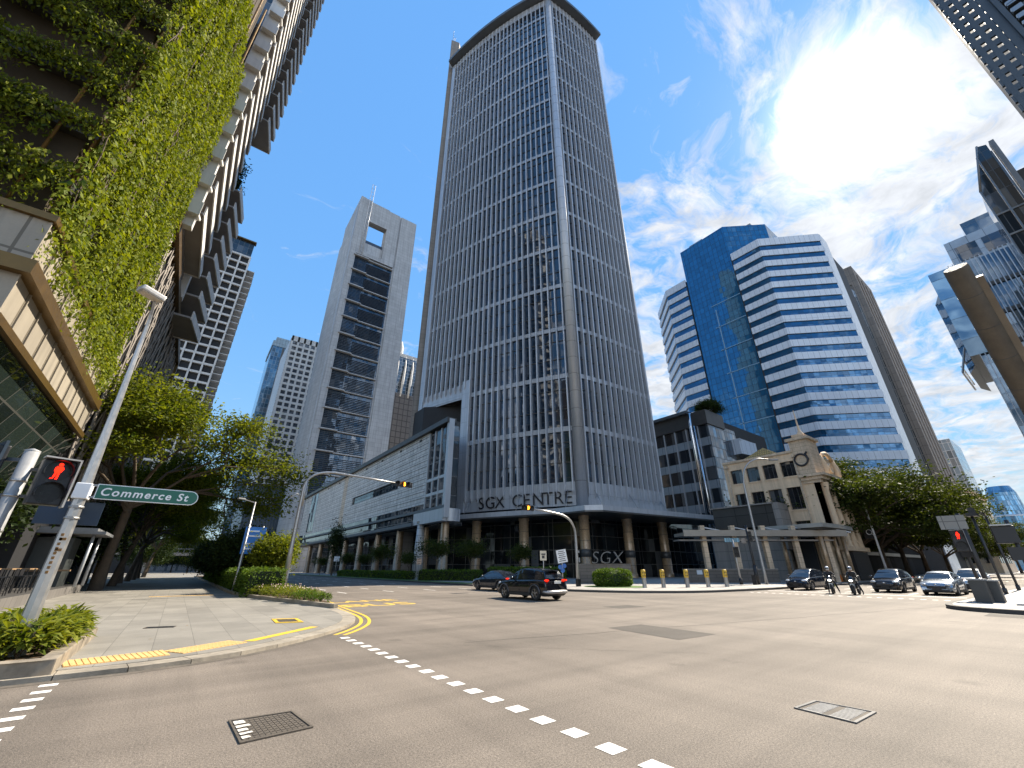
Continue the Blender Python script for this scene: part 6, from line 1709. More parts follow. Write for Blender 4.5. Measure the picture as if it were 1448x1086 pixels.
t_, pt = cover('yellow framed drain cover in the left pavement', ((2.87, 16.0), (3.62, 15.75), (3.68, 17.05), (2.95, 17.35)), mt['iron'], (6, 6), name='drain_cover', z=.086, framemat='yellow_paint')
mb = MB(); q = [pt(.08, .12), pt(.92, .12), pt(.92, .88), pt(.08, .88)]; 
for i in range(4):
    p0, p1 = q[i], q[(i + 1) % 4]; mb.beam(p0 + Vector((0, 0, .008)), p1 + Vector((0, 0, .008)), .09, .012)
mb.build('painted_edge', mt['yellow_paint'], t_)
cover('small dark drain slot in the left pavement', ((-.35, 16.9), (.35, 16.7), (.42, 17.0), (-.28, 17.2)), mt['black'], (8, 1), name='drain_cover', z=.086)
# terrace with bar tables and a kiosk
mt['deck'] = M('dark stone deck', (.13, .12, .11), .8, panel=(.8, .8, .02))
mb = MB(); mb.prism([(-14, 21), (-5.2, 21), (-5.2, 45.5), (-14, 45.5)], .0, .55); structure('terrace_step', mb, mt['deck'])
mt['wood'] = M('worn timber', (.30, .19, .10), .6, var=.3, scale=3)
tb = thing('bar_table', 'high dark bar table with timber top on the left terrace, nearest', 'table', (-6.6, 25.2, .55), 0, 'bar tables on the left terrace')
mb = MB(); mb.box(-.45, .45, -.8, .8, 1.02, 1.08); mb.build('table_top', mt['wood'], tb, local=True)
for sx in (-.38, .38):
    for sy in (-.7, .7):
        mb = MB(); mb.beam((sx, sy, 0), (sx, sy, 1.02), .05, .05); mb.build('leg', mt['black'], tb, local=True)
for sx in (-.38, .38):
    mb = MB(); mb.beam((sx, -.7, .3), (sx, .7, .3), .04, .04); mb.build('stretcher', mt['black'], tb, local=True)
st = thing('bar_stool', 'black bar stool on the left terrace, first beside the nearest bar table', 'stool', (-5.8, 24.8, .55), 0, 'bar stools on the left terrace')
mb = MB(); mb.box(-.19, .19, -.19, .19, .72, .76); mb.build('seat', mt['black'], st, local=True)
mb = MB(); mb.box(-.19, .19, .16, .19, .76, 1.06); mb.build('backrest', mt['black'], st, local=True)
for sx in (-.17, .17):
    for sy in (-.17, .17):
        mb = MB(); mb.beam((sx * 1.15, sy * 1.15, 0), (sx, sy, .72), .03, .03); mb.build('leg', mt['black'], st, local=True)
for i, (y, l_) in enumerate(((28.4, 'second from the street lamp'), (31.6, 'third from the street lamp'), (34.8, 'nearest the kiosk'))):
    dup(tb, (-6.6, y, .55), 0, 'high dark timber topped bar table, ' + l_)
ords = ['second', 'third', 'fourth', 'fifth', 'sixth', 'seventh', 'eighth']
for i, y in enumerate((25.6, 28.0, 28.8, 31.2, 32.0, 34.4, 35.2)):
    dup(st, (-5.85, y, .55), rnd.uniform(1.3, 1.9), 'black bar stool on the left terrace, %s along the row of tables' % ords[i])
ki = thing('kiosk', 'small kiosk with a flat overhanging roof on slim posts under the trees', 'kiosk', (-6.4, 41, .55))
mb = MB(); mb.box(-2.1, 2.1, -2.1, 2.1, 3.1, 3.28); mb.box(-1.6, 1.6, -1.6, 1.6, 3.28, 3.5); mb.build('roof', M('kiosk roof', (.20, .205, .21), .5, .2), ki, local=True)
for sx in (-1.5, 1.5):
    for sy in (-1.5, 1.5):
        mb = MB(); mb.tube([(sx, sy, 0), (sx, sy, 3.1)], .09, 8); mb.build('post', mt['alu'], ki, local=True)
mb = MB(); mb.box(-1.2, .6, -1.0, 1.4, 0, 2.9); mb.build('booth', M('dark booth', (.04, .045, .045), .4), ki, local=True)
mb = MB(); mb.box(-1.4, 1.0, -1.3, -1.0, .9, 1.0); mb.build('counter', mt['wood'], ki, local=True)
# ================================================================ vehicles and riders
def PAINT(name, col, metal=.5, rough=.22):
    return M(name, col, rough, metal, var=.06, scale=2, fine=30, coat=.8, spec=.5)
mt['carglass'] = M('car glass', (.012, .015, .02), .04, .0, var=.05, spec=.9)
mt['plastic'] = M('dark trim', (.025, .025, .027), .55)
mt['alloy'] = M('alloy wheel', (.40, .40, .41), .3, .85, var=.1)
mt['plate'] = M('number plate', (.62, .62, .58), .5)
mt['plateblk'] = M('black number plate', (.02, .02, .02), .4)
mt['tail'] = M('tail lamp red', (.45, .012, .01), .15, spec=.7)
mt['taillit'] = EMIT('lit tail lamp', (1., .03, .012), .8)
mt['headl'] = M('head lamp', (.60, .63, .66), .08, .3, spec=.8)
mt['headlit'] = EMIT('lit head lamp', (1, .97, .9), 1.6)

def interp(pts, x):
    if x <= pts[0][0]: return pts[0][1]
    for (x0, z0), (x1, z1) in zip(pts, pts[1:]):
        if x <= x1:
            t = (x - x0) / (x1 - x0); t = t * t * (3 - 2 * t) * .35 + t * .65
            return z0 + (z1 - z0) * t
    return pts[-1][1]
def car(name, label, cat, loc, rz, L=4.45, W=1.84, deck=None, roof=None, wb=2.65, xr=-1.32, R_=.335, gc=.2, paint=None, rear_lit=False, front_lit=False,
        wr=.60, group=None, spec=None, cladding=False, sil=False, front=True):
    """x points forward. deck: bonnet/belt/boot line, roof: glasshouse line above it"""
    t = thing(name, label, cat, loc, rz, group)
    hw = W / 2; xf = xr + wb; Ra = R_ + .055
    xs = sorted(set([-L / 2 + L * i / 70 for i in range(71)] + [xr + Ra * math.cos(math.pi * i / 14) for i in range(15)] + [xf + Ra * math.cos(math.pi * i / 14) for i in range(15)]))
    def plan(x): u = abs(x) / (L / 2); return hw * (1 - .13 * u ** 5 - .03 * u ** 2)
    def arch(x):
        z = 0
        for xc in (xr, xf):
            d = abs(x - xc)
            if d < Ra: z = max(z, R_ + math.sqrt(max(0, Ra * Ra - d * d)) - .0)
        return z
    rings = []
    for x in xs:
        w = plan(x); dk = interp(deck, x); u = abs(x) / (L / 2); e = max(0, (u - .90) / .10)
        b = gc + .10 * e; a = arch(x)
        zs = [(0, b), (w * .80, b), (w * .955, b + .05), (w * .99, b + .20), (w * 1.0, b + (dk - b) * .52), (w * .99, b + (dk - b) * .80), (w * .955, dk - .045), (w * .87, dk), (w * .45, dk + .022), (0, dk + .028)]
        ring = []
        for i, (y, z) in enumerate(zs):
            if i and a and z < a: z = min(a, dk - .06)
            zc = (z - b) / max(.05, dk - b)
            xo = x - math.copysign(1, x) * e * (.20 * (zc - .42) ** 2 + .03)
            ring.append((xo, y, z))
        rings.append(ring)
    mb = MB(); n = len(rings[0])
    for sgn in (1, -1):
        o = len(mb.v); mb.v.extend([(x, y * sgn, z) for r_ in rings for x, y, z in r_])
        for i in range(len(rings) - 1):
            for j in range(n - 1):
                f = (o + i * n + j, o + (i + 1) * n + j, o + (i + 1) * n + j + 1, o + i * n + j + 1)
                mb.f.append(f[::-1] if sgn < 0 else f)
                mb.mi.append(1 if j < 2 or (cladding and j < 3) else 0); mb.sm.append(j > 1)
        for i, rv_ in ((0, False), (len(rings) - 1, True)):
            f = tuple(o + i * n + j for j in range(n)); mb.f.append(f if (rv_ != (sgn < 0)) else f[::-1]); mb.mi.append(0); mb.sm.append(False)
    mb.build('body', [paint, mt['plastic']], t, local=True, weld=True)
    # glasshouse
    x0, x1 = roof[0][0], roof[-1][0]; gx = [x0 + (x1 - x0) * i / 36 for i in range(37)]
    def gsec(x):
        zb = interp(deck, x) - .01; zr = max(interp(roof, x), zb + .012); k = min(1, (zr - zb) / .30)
        wb_ = plan(x) * .90; wt = wb_ - (wb_ - wr * 1.0) * min(1, (zr - zb) / .5)
        return zb, zr, wb_, wt
    mb = MB(); m_ = 6
    for sgn in (1, -1):
        o = len(mb.v)
        for x in gx:
            zb, zr, wb_, wt = gsec(x)
            mb.v.extend([(x, y * sgn, z) for y, z in ((wb_, zb), (wb_ * .5 + wt * .5, zb * .5 + zr * .5), (wt, zr - .035), (wt * .93, zr - .005), (wt * .5, zr + .022), (0, zr + .03))])
        for i in range(36):
            for j in range(m_ - 1):
                f = (o + i * m_ + j, o + (i + 1) * m_ + j, o + (i + 1) * m_ + j + 1, o + i * m_ + j + 1)
                mb.f.append(f[::-1] if sgn < 0 else f); mb.mi.append(0); mb.sm.append(True)
    mb.build('cabin', paint, t, local=True, weld=True)
    def surf(x, f):        # side glass surface
        zb, zr, wb_, wt = gsec(x); zt = zr - .035
        return wb_ + (wt - wb_) * f + .006, zb + (zt - zb) * f
    # side windows
    xa, xb, xp = roof[1][0] + .02 if len(roof) > 4 else x0 + .5, x1 - .62, None
    S_ = spec or {}
    wins = S_.get('wins', [(roof[0][0] + .55, -.08), (.0, x1 - .55)])
    for sgn in (1, -1):
        for a_, b_ in wins:
            mb = MB(); k = 12; v_ = []
            for i in range(k + 1):
                x = a_ + (b_ - a_) * i / k
                zb, zr, wb_, wt = gsec(x); lo_ = min(.9, .05 / max(.05, zr - zb)); hi_ = max(lo_ + .01, 1 - .045 / max(.05, zr - zb))
                y0_, z0_ = surf(x, lo_); y1_, z1_ = surf(x, hi_); v_ += [(x, y0_ * sgn, z0_), (x, y1_ * sgn, z1_)]
            f_ = [(2 * i, 2 * i + 2, 2 * i + 3, 2 * i + 1) for i in range(k)]
            mb.add(v_, [q[::-1] for q in f_] if sgn < 0 else f_, 0, True); mb.build('side_window', mt['carglass'], t, local=True)
    # windscreen and rear window follow the roof line
    for nm, a_, b_ in (('windscreen', S_.get('ws', (x1 - .72, x1 - .04))), ('rear_window', S_.get('rw', (x0 + .05, x0 + .42)))) if False else (('windscreen',) + S_.get('ws', (x1 - .72, x1 - .04)), ('rear_window',) + S_.get('rw', (x0 + .05, x0 + .42))):
        mb = MB(); k = 8; v_ = []
        for i in range(k + 1):
            x = a_ + (b_ - a_) * i / k; zb, zr, wb_, wt = gsec(x); wy = min(wb_, wt) * .90
            v_ += [(x, -wy, zr + .010), (x, -wy * .5, zr + .034), (x, 0, zr + .044), (x, wy * .5, zr + .034), (x, wy, zr + .010)]
        mb.add(v_, [(5 * i + j, 5 * i + 5 + j, 5 * i + 6 + j, 5 * i + 1 + j) for i in range(k) for j in range(4)], 0, True)
        mb.build(nm, mt['carglass'], t, local=True)
    # wheels
    for xw in (xf, xr):
        for sgn in (1, -1):
            yc = sgn * (plan(xw) - .11)
            mb = MB(); prof = [(R_ * .62, -.095), (R_ * .90, -.105), (R_ * .985, -.085), (R_, -.05), (R_, .05), (R_ * .985, .085), (R_ * .90, .105), (R_ * .62, .095)]
            mb.lathe(prof, (xw, yc, R_), 28, axis='y'); w_ = mb.build('wheel', mt['rubber'], t, local=True)
            mb = MB(); yo = yc + sgn * .075
            mb.lathe([(R_ * .70, 0), (R_ * .66, .025 if sgn < 0 else -.025), (R_ * .60, 0)], (xw, yo, R_), 24, axis='y')
            mb.lathe([(.012, 0), (R_ * .62, 0)], (xw, yc + sgn * .03, R_), 20, 1, axis='y'); mb.ell((xw, yo + sgn * .01, R_), (.06, .02, .06), 10)
            for s in range(5):
                a = 6.283 * s / 5 + .3
                for da in (-.16, .16):
                    mb.beam((xw + .05 * math.cos(a), yo, R_ + .05 * math.sin(a)), (xw + R_ * .66 * math.cos(a + da), yo, R_ + R_ * .66 * math.sin(a + da)), .03, .035, up=(0, 1, 0))
            mb.build('rim', [mt['alloy'], mt['black']], w_, local=True)
            if cladding:
                mb = MB(); pts = [(xw + (Ra + .01) * math.cos(math.pi * i / 14), sgn * (plan(xw) + .004), R_ + (Ra + .01) * math.sin(math.pi * i / 14)) for i in range(15)]
                mb.tube(pts, .032, 6); mb.build('arch_trim', M('grey arch trim', (.10, .10, .105), .5) if 'archm' not in mt else mt['archm'], t, local=True)
    # lamps, plates, mirrors, handles
    zl = S_.get('zl', .70); zt_ = S_.get('zt', .93)
    for sgn in (1, -1):
        rot = Matrix.Rotation(-sgn * .55, 3, 'Z')
        mb = MB(); mb.ell((L / 2 - .23, sgn * (hw - .26), zl), (.27, .13, .085), 14, rot=Matrix.Rotation(-sgn * .75, 3, 'Z')); mb.build('headlight', mt['headlit'] if front_lit else mt['headl'], t, local=True)
        mb = MB(); mb.ell((-L / 2 + .14, sgn * (hw - .235), zt_), (.13, .17, .05), 14, rot=Matrix.Rotation(sgn * .5, 3, 'Z')); mb.build('tail_light', mt['taillit'] if rear_lit else mt['tail'], t, local=True)
        mb = MB(); mx_ = x1 - .62; mb.ell((mx_, sgn * (hw + .09), interp(deck, mx_) + .09), (.075, .12, .075), 12); mb.beam((mx_, sgn * (hw - .12), interp(deck, mx_) + .03), (mx_, sgn * (hw + .06), interp(deck, mx_) + .06), .05, .04); mb.build('mirror', paint, t, local=True)
        for xh in S_.get('handles', (.42, -.62)):
            mb = MB(); zz_ = interp(deck, xh) - .13; mb.obox((xh, sgn * (plan(xh) + .0), zz_), (.10, 0, 0), (0, .022, 0), (0, 0, .016)); mb.build('door_handle', S_.get('hm', paint), t, local=True)
        mb = MB()      # shut lines of the doors
        for xd in S_.get('seams', (-1.0, -.05, .98)):
            zt2 = interp(deck, xd) - .05
            mb.obox((xd, sgn * plan(xd) * .996, (.42 + zt2) / 2), (.006, 0, 0), (0, .008, 0), (0, 0, (zt2 - .42) / 2))
        mb.build('shut_line', mt['black'], t, local=True)
        mb = MB(); mb.obox((0, sgn * (hw - .035), gc + .085), (wb / 2 - Ra - .02, 0, 0), (0, .03, 0), (0, 0, .075)); mb.build('sill', mt['plastic'], t, local=True)
    mb = MB(); mb.obox((L / 2 - .02, 0, .50), (.03, 0, 0), (0, hw * .52, 0), (0, 0, .075)); mb.obox((L / 2 - .03, 0, .30), (.03, 0, 0), (0, hw * .66, 0), (0, 0, .06)); mb.build('grille', mt['black'], t, local=True)
    mb = MB(); mb.obox((L / 2 + .015, 0, .42), (.012, 0, 0), (0, .22, 0), (0, 0, .055)); mb.build('number_plate', mt['plateblk'], t, local=True)
    mb = MB(); mb.ell((L / 2 - .0, 0, .66), (.02, .055, .055), 12); mb.build('badge', mt['chrome'], t, local=True)
    zp = S_.get('zp', .80)
    mb = MB(); mb.obox((-L / 2 + S_.get('px', .0), 0, zp), (.02, 0, 0), (0, .25, 0), (0, 0, .065)); mb.build('number_plate', mt['plate'], t, local=True)
    if cladding:
        mb = MB(); pts = [(-L / 2 + .25, -hw + .02, .46), (-L / 2 + .05, -hw * .78, .44), (-L / 2 - .015, -hw * .4, .44), (-L / 2 - .025, 0, .44), (-L / 2 - .015, hw * .4, .44), (-L / 2 + .05, hw * .78, .44), (-L / 2 + .25, hw - .02, .46)]
        mb.tube(pts, [.05, .085, .1, .1, .1, .085, .05], 8); mb.build('rear_bumper', M('silver grey bumper', (.34, .33, .32), .4, .5), t, local=True)
        mb = MB(); mb.obox((x0 + .12, 0, interp(roof, x0 + .45) + .02), (.16, 0, 0), (0, wr * .82, 0), (0, 0, .02)); mb.build('roof_spoiler', paint, t, local=True)
        mb = MB()
        for sgn in (1, -1): mb.obox((x0 + .30, sgn * (wr * .60), interp(roof, x0 + .30)), (.0, 0, 0) if 0 else (.01, 0, 0), (0, .01, 0), (0, 0, .01))
        mb.tube([(x0 + .55, 0, interp(roof, x0 + .55)), (x0 + .35, 0, interp(roof, x0 + .5) + .17)], .012, 5); mb.build('aerial', mt['black'], t, local=True)
    return t
mt['archm'] = M('grey arch trim', (.085, .085, .09), .5)
blk = PAINT('black car paint', (.010, .012, .017), .3, .16); dkb = PAINT('dark blue grey paint', (.035, .045, .06), .5, .2)
navy = PAINT('very dark blue paint', (.012, .018, .03), .4, .18); silv = PAINT('silver blue paint', (.34, .38, .43), .65, .25); whi = PAINT('pearl white paint', (.62, .63, .64), .15, .25)
suv_deck = [(-2.24, .92), (-2.0, 1.02), (-1.2, 1.06), (.6, 1.03), (.95, 1.02), (1.7, .94), (2.08, .84), (2.24, .66)]
suv_roof = [(-2.08, 1.06), (-1.92, 1.34), (-1.75, 1.50), (-1.2, 1.585), (-.4, 1.63), (.1, 1.605), (.5, 1.46), (1.12, 1.03)]
car('suv', 'black sport utility car with lit tail lights turning in the junction, nearest car', 'car', (17.0, 20.85, 0), R(90 + 3), 4.48, 1.86, suv_deck, suv_roof, 2.68, -1.32, .36, .22, blk, True,
    wr=.62, cladding=True, spec=dict(wins=[(-1.62, -1.12), (-1.04, -.12), (-.02, .72)], ws=(.42, 1.06), rw=(-2.05, -1.80), zl=.82, zt=1.02, zp=.92, px=-.01, handles=(.05, -.95)))
sed_deck = [(-2.42, .82), (-2.2, .96), (-1.5, 1.00), (.7, .95), (1.05, .94), (1.9, .84), (2.25, .74), (2.42, .56)]
sed_roof = [(-1.95, 1.0), (-1.5, 1.18), (-1.0, 1.36), (-.3, 1.45), (.1, 1.43), (.45, 1.32), (1.25, .95)]
car('sedan', 'dark blue grey fastback sedan ahead of the black sport utility car', 'car', (21.1, 30.2, 0), R(90 + 2), 4.85, 1.86, sed_deck, sed_roof, 2.9, -1.42, .34, .19, dkb, True,
    wr=.58, spec=dict(wins=[(-1.35, -.58), (-.48, .68)], ws=(.35, 1.18), rw=(-1.85, -.95), zl=.68, zt=.90, zp=.62, px=.02, handles=(-.05, -.95), seams=(-1.1, -.52, .9)))
mpv_deck = [(-2.28, .95), (-2.1, 1.05), (-1.2, 1.05), (.7, .98), (1.15, .96), (1.75, .86), (2.1, .76), (2.28, .58)]
mpv_roof = [(-2.1, 1.05), (-1.85, 1.28), (-1.5, 1.46), (-.7, 1.57), (0, 1.58), (.4, 1.50), (.8, 1.30), (1.5, .92)]
S3 = dict(wins=[(-1.7, -.95), (-.85, .0), (.1, .95)], ws=(.45, 1.42), rw=(-2.05, -1.62), zl=.72, zt=.98, zp=.8)
car('people_carrier', 'very dark blue people carrier waiting nearest the stone corner building', 'car', (42.5, 15.45, 0), R(180 - 2), 4.58, 1.78, mpv_deck, mpv_roof, 2.75, -1.38, .325, .18, navy, wr=.60, spec=S3)
car('people_carrier', 'black people carrier with sun on its roof edge, waiting right of the two motorbikes', 'car', (44.0, 10.2, 0), R(180), 4.75, 1.86, mpv_deck, mpv_roof, 2.8, -1.42, .335, .18, blk, wr=.62, spec=S3)
civ_deck = [(-2.3, .88), (-2.1, 1.0), (-1.5, 1.03), (.7, .93), (1.0, .91), (1.8, .82), (2.15, .70), (2.3, .52)]
civ_roof = [(-1.85, 1.02), (-1.4, 1.20), (-.9, 1.36), (-.2, 1.43), (.15, 1.41), (.5, 1.28), (1.2, .92)]
car('sedan', 'silver blue sedan waiting first in the lane beside the right corner', 'car', (42.3, 7.15, 0), R(180), 4.62, 1.80, civ_deck, civ_roof, 2.7, -1.36, .325, .17, silv, wr=.57, front_lit=False,
    spec=dict(wins=[(-1.25, -.5), (-.4, .65)], ws=(.4, 1.14), rw=(-1.75, -.9), zl=.66, zt=.92, zp=.7))
car('people_carrier', 'pearl white taller car waiting right behind the silver blue sedan', 'car', (49.3, 6.55, 0), R(180), 4.5, 1.80, mpv_deck, mpv_roof, 2.7, -1.35, .33, .18, whi, wr=.60, spec=S3)
c5 = car('sedan', 'small pale car far down the left street under the trees, left one', 'car', (8.6, 150, 0), R(-90), 4.62, 1.80, civ_deck, civ_roof, 2.7, -1.36, .325, .17, whi, wr=.57)
dup(c5, (12.0, 158, 0), R(-90), 'small pale car far down the left street under the trees, right one')

# ---------------------------------------------------------------- motorbikes with riders (x forward)
def skin_body(name, pts, edges, rads, mats, parent, root=0, lv=2):
    me = bpy.data.meshes.new(name); me.from_pydata([tuple(p) for p in pts], edges, []); me.update()
    o = bpy.data.objects.new(name, me); COL.objects.link(o)
    sk = o.modifiers.new('skin', 'SKIN'); sk.use_smooth_shade = True
    for i, r_ in enumerate(rads):
        v = me.skin_vertices[0].data[i]; v.radius = r_ if hasattr(r_, '__len__') else (r_, r_); v.use_root = (i == root)
    ss = o.modifiers.new('sub', 'SUBSURF'); ss.levels = lv; ss.render_levels = lv
    dg = bpy.context.evaluated_depsgraph_get(); dg.update()
    m2 = bpy.data.meshes.new_from_object(o.evaluated_get(dg)); bpy.data.objects.remove(o)
    m2.materials.clear()
    for m in mats: m2.materials.append(m)
    o = bpy.data.objects.new(name, m2); COL.objects.link(o)
    if parent: o.parent = parent; ORG[o.name] = ORG[parent.name]
    return o
mt['skin'] = M('skin', (.36, .20, .13), .55)
def motorbike(label, loc, rz, col, accent, box=True):
    t = thing('motorbike', label, 'motorbike', loc, rz, 'motorbikes waiting at the stop line')
    for x in (.66, -.62):
        mb = MB(); R0 = .30; mb.lathe([(R0 * .66, -.05), (R0 * .93, -.06), (R0, -.02), (R0, .02), (R0 * .93, .06), (R0 * .66, .05), (R0 * .66, -.05)], (x, 0, R0), 22, axis='y'); w_ = mb.build('wheel', mt['rubber'], t, local=True)
        mb = MB(); mb.lathe([(R0 * .68, -.03), (R0 * .6, -.035), (R0 * .6, .035), (R0 * .68, .03)], (x, 0, R0), 20, axis='y'); mb.ell((x, 0, R0), (.07, .06, .07), 8)
        for s in range(5): mb.beam((x, 0, R0), (x + R0 * .62 * math.cos(s * 1.257), 0, R0 + R0 * .62 * math.sin(s * 1.257)), .04, .03, up=(0, 1, 0))
        mb.build('rim', mt['darkmetal'], w_, local=True)
    mb = MB()
    for s in (-.09, .09): mb.tube([(.66, s, .3), (.46, s, .86)], .026, 8)
    mb.build('front_fork', mt['steel'], t, local=True)
    mb = MB(); mb.tube([(.50, 0, .92), (.30, 0, .84), (.02, 0, .74)], [.10, .17, .14], 12); mb.tube([(.1, 0, .55), (-.2, 0, .5), (-.45, 0, .58)], [.15, .18, .12], 12); mb.tube([(-.3, 0, .66), (-.62, 0, .76), (-.85, 0, .80)], [.13, .11, .06], 10); mb.build('body_panel', col, t, local=True)
    mb = MB(); mb.tube([(.60, 0, .70), (.56, 0, .92), (.46, 0, 1.10)], [.13, .17, .10], 12); mb.ell((.66, 0, .60), (.20, .075, .05), 10); mb.build('front_fairing', col, t, local=True)
    mb = MB(); mb.ell((.70, 0, .86), (.05, .11, .075), 12); mb.build('headlight', mt['headlit'], t, local=True)
    mb = MB(); mb.ell((-.12, 0, .80), (.36, .14, .07), 12); mb.build('seat', mt['black'], t, local=True)
    mb = MB(); mb.tube([(.36, .36, 1.05), (.44, .18, 1.04), (.46, 0, 1.0), (.44, -.18, 1.04), (.36, -.36, 1.05)], .016, 6)
    for s in (-1, 1): mb.tube([(.42, s * .24, 1.06), (.46, s * .30, 1.24)], .008, 5); mb.ell((.47, s * .31, 1.26), (.02, .065, .04), 8)
    mb.build('handlebar', mt['black'], t, local=True)
    mb = MB(); mb.tube([(.0, -.16, .3), (-.45, -.17, .34), (-.8, -.17, .44)], [.035, .05, .055], 8); mb.build('exhaust', mt['steel'], t, local=True)
    mb = MB(); mb.obox((.12, .19, .50), (.10, 0, .16), (0, .01, 0), (-.03, 0, .03)); mb.obox((.12, -.19, .50), (.10, 0, .16), (0, .01, 0), (-.03, 0, .03)); mb.build('accent_panel', accent, t, local=True)
    mb = MB(); mb.obox((.735, 0, .62), (.01, 0, 0), (0, .1, 0), (0, 0, .06)); mb.build('number_plate', mt['plate'], t, local=True)
    if box:
        mb = MB(); mb.obox((-.78, 0, 1.0), (.2, 0, 0), (0, .22, 0), (0, 0, .17)); mb.build('top_box', mt['black'], t, local=True, bevel=.05)
    return t
def rider(label, loc, rz, jacket, trousers, helmet, vest=None):
    t = thing('person', label, 'person', loc, rz)
    P_ = []; E_ = []; Rr = []
    def v(p, r_): P_.append(p); Rr.append(r_); return len(P_) - 1
    pel = v((-.14, 0, .93), (.15, .17)); wa = v((-.12, 0, 1.08), (.12, .155)); ch = v((-.04, 0, 1.28), (.13, .19)); nk = v((.0, 0, 1.44), .062); hd = v((.03, 0, 1.54), .085); h2 = v((.04, 0, 1.63), .08)
    E_ += [(pel, wa), (wa, ch), (ch, nk), (nk, hd), (hd, h2)]
    for s in (1, -1):
        sh = v((-.02, s * .19, 1.36), .075); el = v((.16, s * .30, 1.14), .05); wr_ = v((.35, s * .31, 1.07), .036)
        E_ += [(ch, sh), (sh, el), (el, wr_)]
        hp = v((-.10, s * .12, .90), .105); kn = v((.26, s * .21, .76), .075); an = v((.06, s * (.36 if s > 0 else .24), .14), .045); toe = v((.24, s * (.37 if s > 0 else .25), .05), .038)
        E_ += [(pel, hp), (hp, kn), (kn, an), (an, toe)]
    skin_body('body', P_, E_, Rr, [jacket], t)
    b = t.children[0]
    b.data.materials.append(trousers); b.data.materials.append(mt['black']); b.data.materials.append(mt['skin'])
    for p in b.data.polygons:
        c = p.center
        if c.z < .13: p.material_index = 2
        elif c.z < .98 and not (c.x > .1 and abs(c.y) > .24 and c.z > .95): p.material_index = 1
        elif c.z > 1.44: p.material_index = 3
    for s in (1, -1):      # gloved hands: five curled fingers round each grip
        mb = MB(); mb.ell((.375, s * .32, 1.075), (.045, .045, .022), 10)
        for i in range(4):
            y = s * (.288 + i * .022); L_f = (.030, .036, .034, .027)[i]
            mb.tube([(.385, y, 1.085), (.385 + L_f, y, 1.08), (.392 + L_f, y, 1.055), (.38 + L_f * .5, y, 1.035)], [.011, .011, .010, .008], 6)
        mb.tube([(.36, s * .285, 1.07), (.375, s * .268, 1.055), (.39, s * .27, 1.035)], [.012, .011, .009], 6); mb.build('hand', mt['black'], t, local=True)
    mb = MB(); mb.ell((.03, 0, 1.62), (.145, .125, .15), 16); hm = mb.build('helmet', helmet, t, local=True)
    mb = MB(); k = 8; v_ = []
    for i in range(k + 1):
        a = -1.0 + 2.0 * i / k
        v_ += [(.03 + .148 * math.cos(a), .128 * math.sin(a), 1.58), (.03 + .144 * math.cos(a), .125 * math.sin(a), 1.66)]
    mb.add(v_, [(2 * i, 2 * i + 2, 2 * i + 3, 2 * i + 1) for i in range(k)], 0, True); mb.build('visor', mt['carglass'], hm, local=True)
    # face behind the visor: nose, mouth, eyes
    mb = MB(); mb.ell((.135, 0, 1.575), (.022, .016, .03), 8); mb.ell((.12, 0, 1.53), (.012, .028, .008), 8)
    for s in (1, -1): mb.ell((.12, s * .035, 1.605), (.012, .016, .01), 8)
    mb.build('face', mt['skin'], t, local=True)
    if vest:
        mb = MB(); mb.tube([(-.13, 0, 1.02), (-.10, 0, 1.14), (-.03, 0, 1.3)], [.175, .185, .2], 14); mb.build('vest', vest, t, local=True)
    return t
jk = M('dark jacket cloth', (.02, .022, .026), .8, bump=.3, bscale=40); jk2 = M('black rain jacket', (.014, .014, .016), .6); tr = M('dark trousers', (.022, .024, .03), .85)
hel1 = M('white helmet', (.68, .68, .68), .2, coat=.6); hel2 = M('black and white helmet', (.45, .45, .47), .2, coat=.6)
b1 = (37.6, 12.2, 0); b2 = (37.3, 10.75, 0)
motorbike('dark motorbike with a lime green side panel, left one of the pair', b1, R(180 + 14), PAINT('bike black', (.012, .012, .014), .2), M('lime panel', (.42, .55, .02), .4))
rider('rider in dark jacket and white helmet on the motorbike with the lime panel', b1, R(180 + 14), jk, tr, hel1)
motorbike('black scooter like motorbike, right one of the pair, beside the black people carrier', b2, R(180 + 4), PAINT('bike navy', (.014, .018, .026), .3), M('pale panel', (.35, .37, .4), .4))
rider('rider in black jacket and grey helmet on the right hand motorbike', b2, R(180 + 4), jk2, tr, hel2)
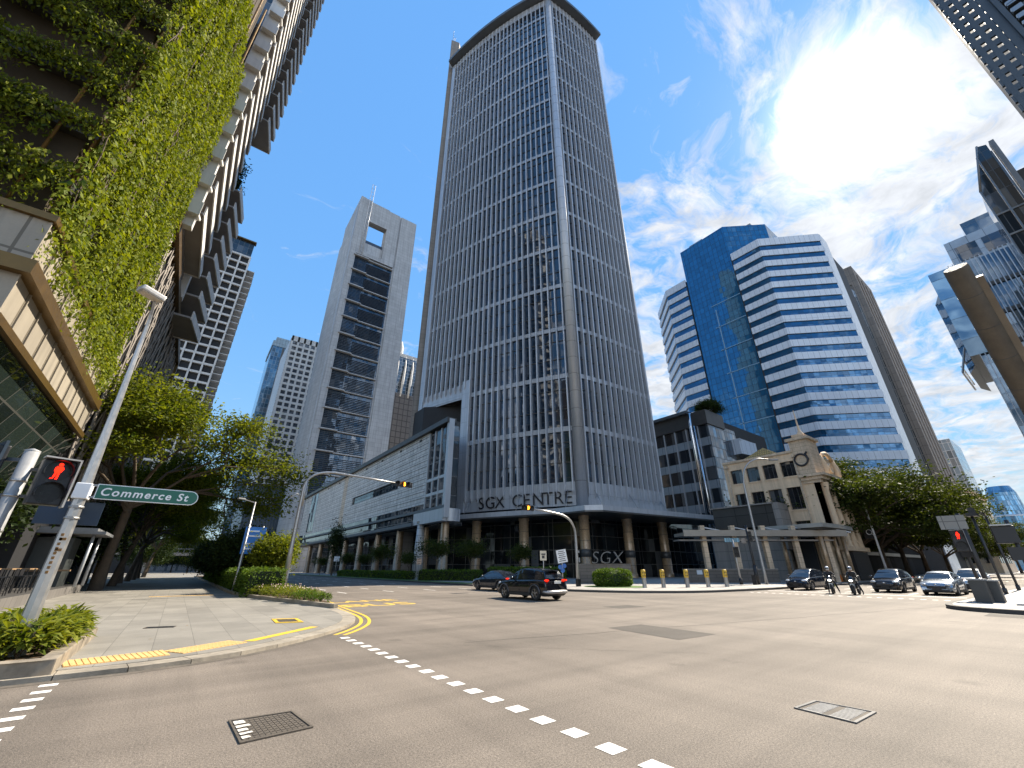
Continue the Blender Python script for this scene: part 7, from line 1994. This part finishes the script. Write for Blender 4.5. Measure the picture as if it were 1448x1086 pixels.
# orange cone by the porch
for i, (x, y) in enumerate(((62.8, 19.2),)):
    t_ = thing('traffic_cone', 'small orange traffic cone by the porch of the stone building', 'cone', (x, y, .15))
    mb = MB(); mb.lathe([(.2, .05), (.16, .08), (.04, .8), (.01, .8)], (x, y, .15), 14); mb.build('cone', M('cone orange', (.75, .20, .03), .5), t_)
    mb = MB(); mb.box(x - .24, x + .24, y - .24, y + .24, .15, .2); mb.build('base', mt['black'], t_)
# ================================================================ far end of the left street
fbr = thing('footbridge', 'grey footbridge crossing the far end of the left street', 'footbridge', (6, 178, 0))
mb = MB(); mb.box(-22, 34, 176, 180, 5.2, 6.1); mb.build('deck', mt['concrete'], fbr)
for y in (175.9, 180.0):
    mb = MB()
    for i in range(38): mb.box(-22 + i * 1.5, -21.9 + i * 1.5, y, y + .08, 6.1, 7.2)
    mb.box(-22, 34, y, y + .1, 7.15, 7.3); mb.build('railing', mt['greypaint'], fbr)
mb = MB(); mb.box(-22, 34, 175.6, 180.4, 8.6, 8.9); mb.build('roof', mt['cornice'], fbr)
for x in (-8, 5.2, 24.8):
    mb = MB(); mb.box(x - .5, x + .5, 177, 179, 0, 5.2); mb.build('pier', mt['concrete'], fbr)
lowb = thing('low_building', 'low grey building closing the far end of the left street', 'building', (4, 262, 0))
mb = MB(); mb.box(-26, 17, 262, 280, 0, 13); mb.build('building_body', M('far grey wall', (.24, .25, .26), .7, panel=(4, 3.4, .5), gapcol=(.35, .38, .42)), lowb)
mb = MB(); mb.box(-27, 18, 261.5, 281, 13, 14); mb.build('roof_edge', mt['cornice'], lowb)
for x, y, rz, l_ in ((-6.5, 150, .3, 'left of the footbridge'), (-1.5, 205, 1.5, 'behind the footbridge, left of the carriageway'), (3.2, 196, 2.4, 'behind the footbridge on the kerb line'), (9.0, 225, 3.6, 'behind the footbridge in mid street'), (14.5, 236, 4.2, 'behind the footbridge, right of mid street')):
    dup(T2, (x, y, 0), rz, 'small distant tree, ' + l_, group='distant trees at the street end', scale=1.5)
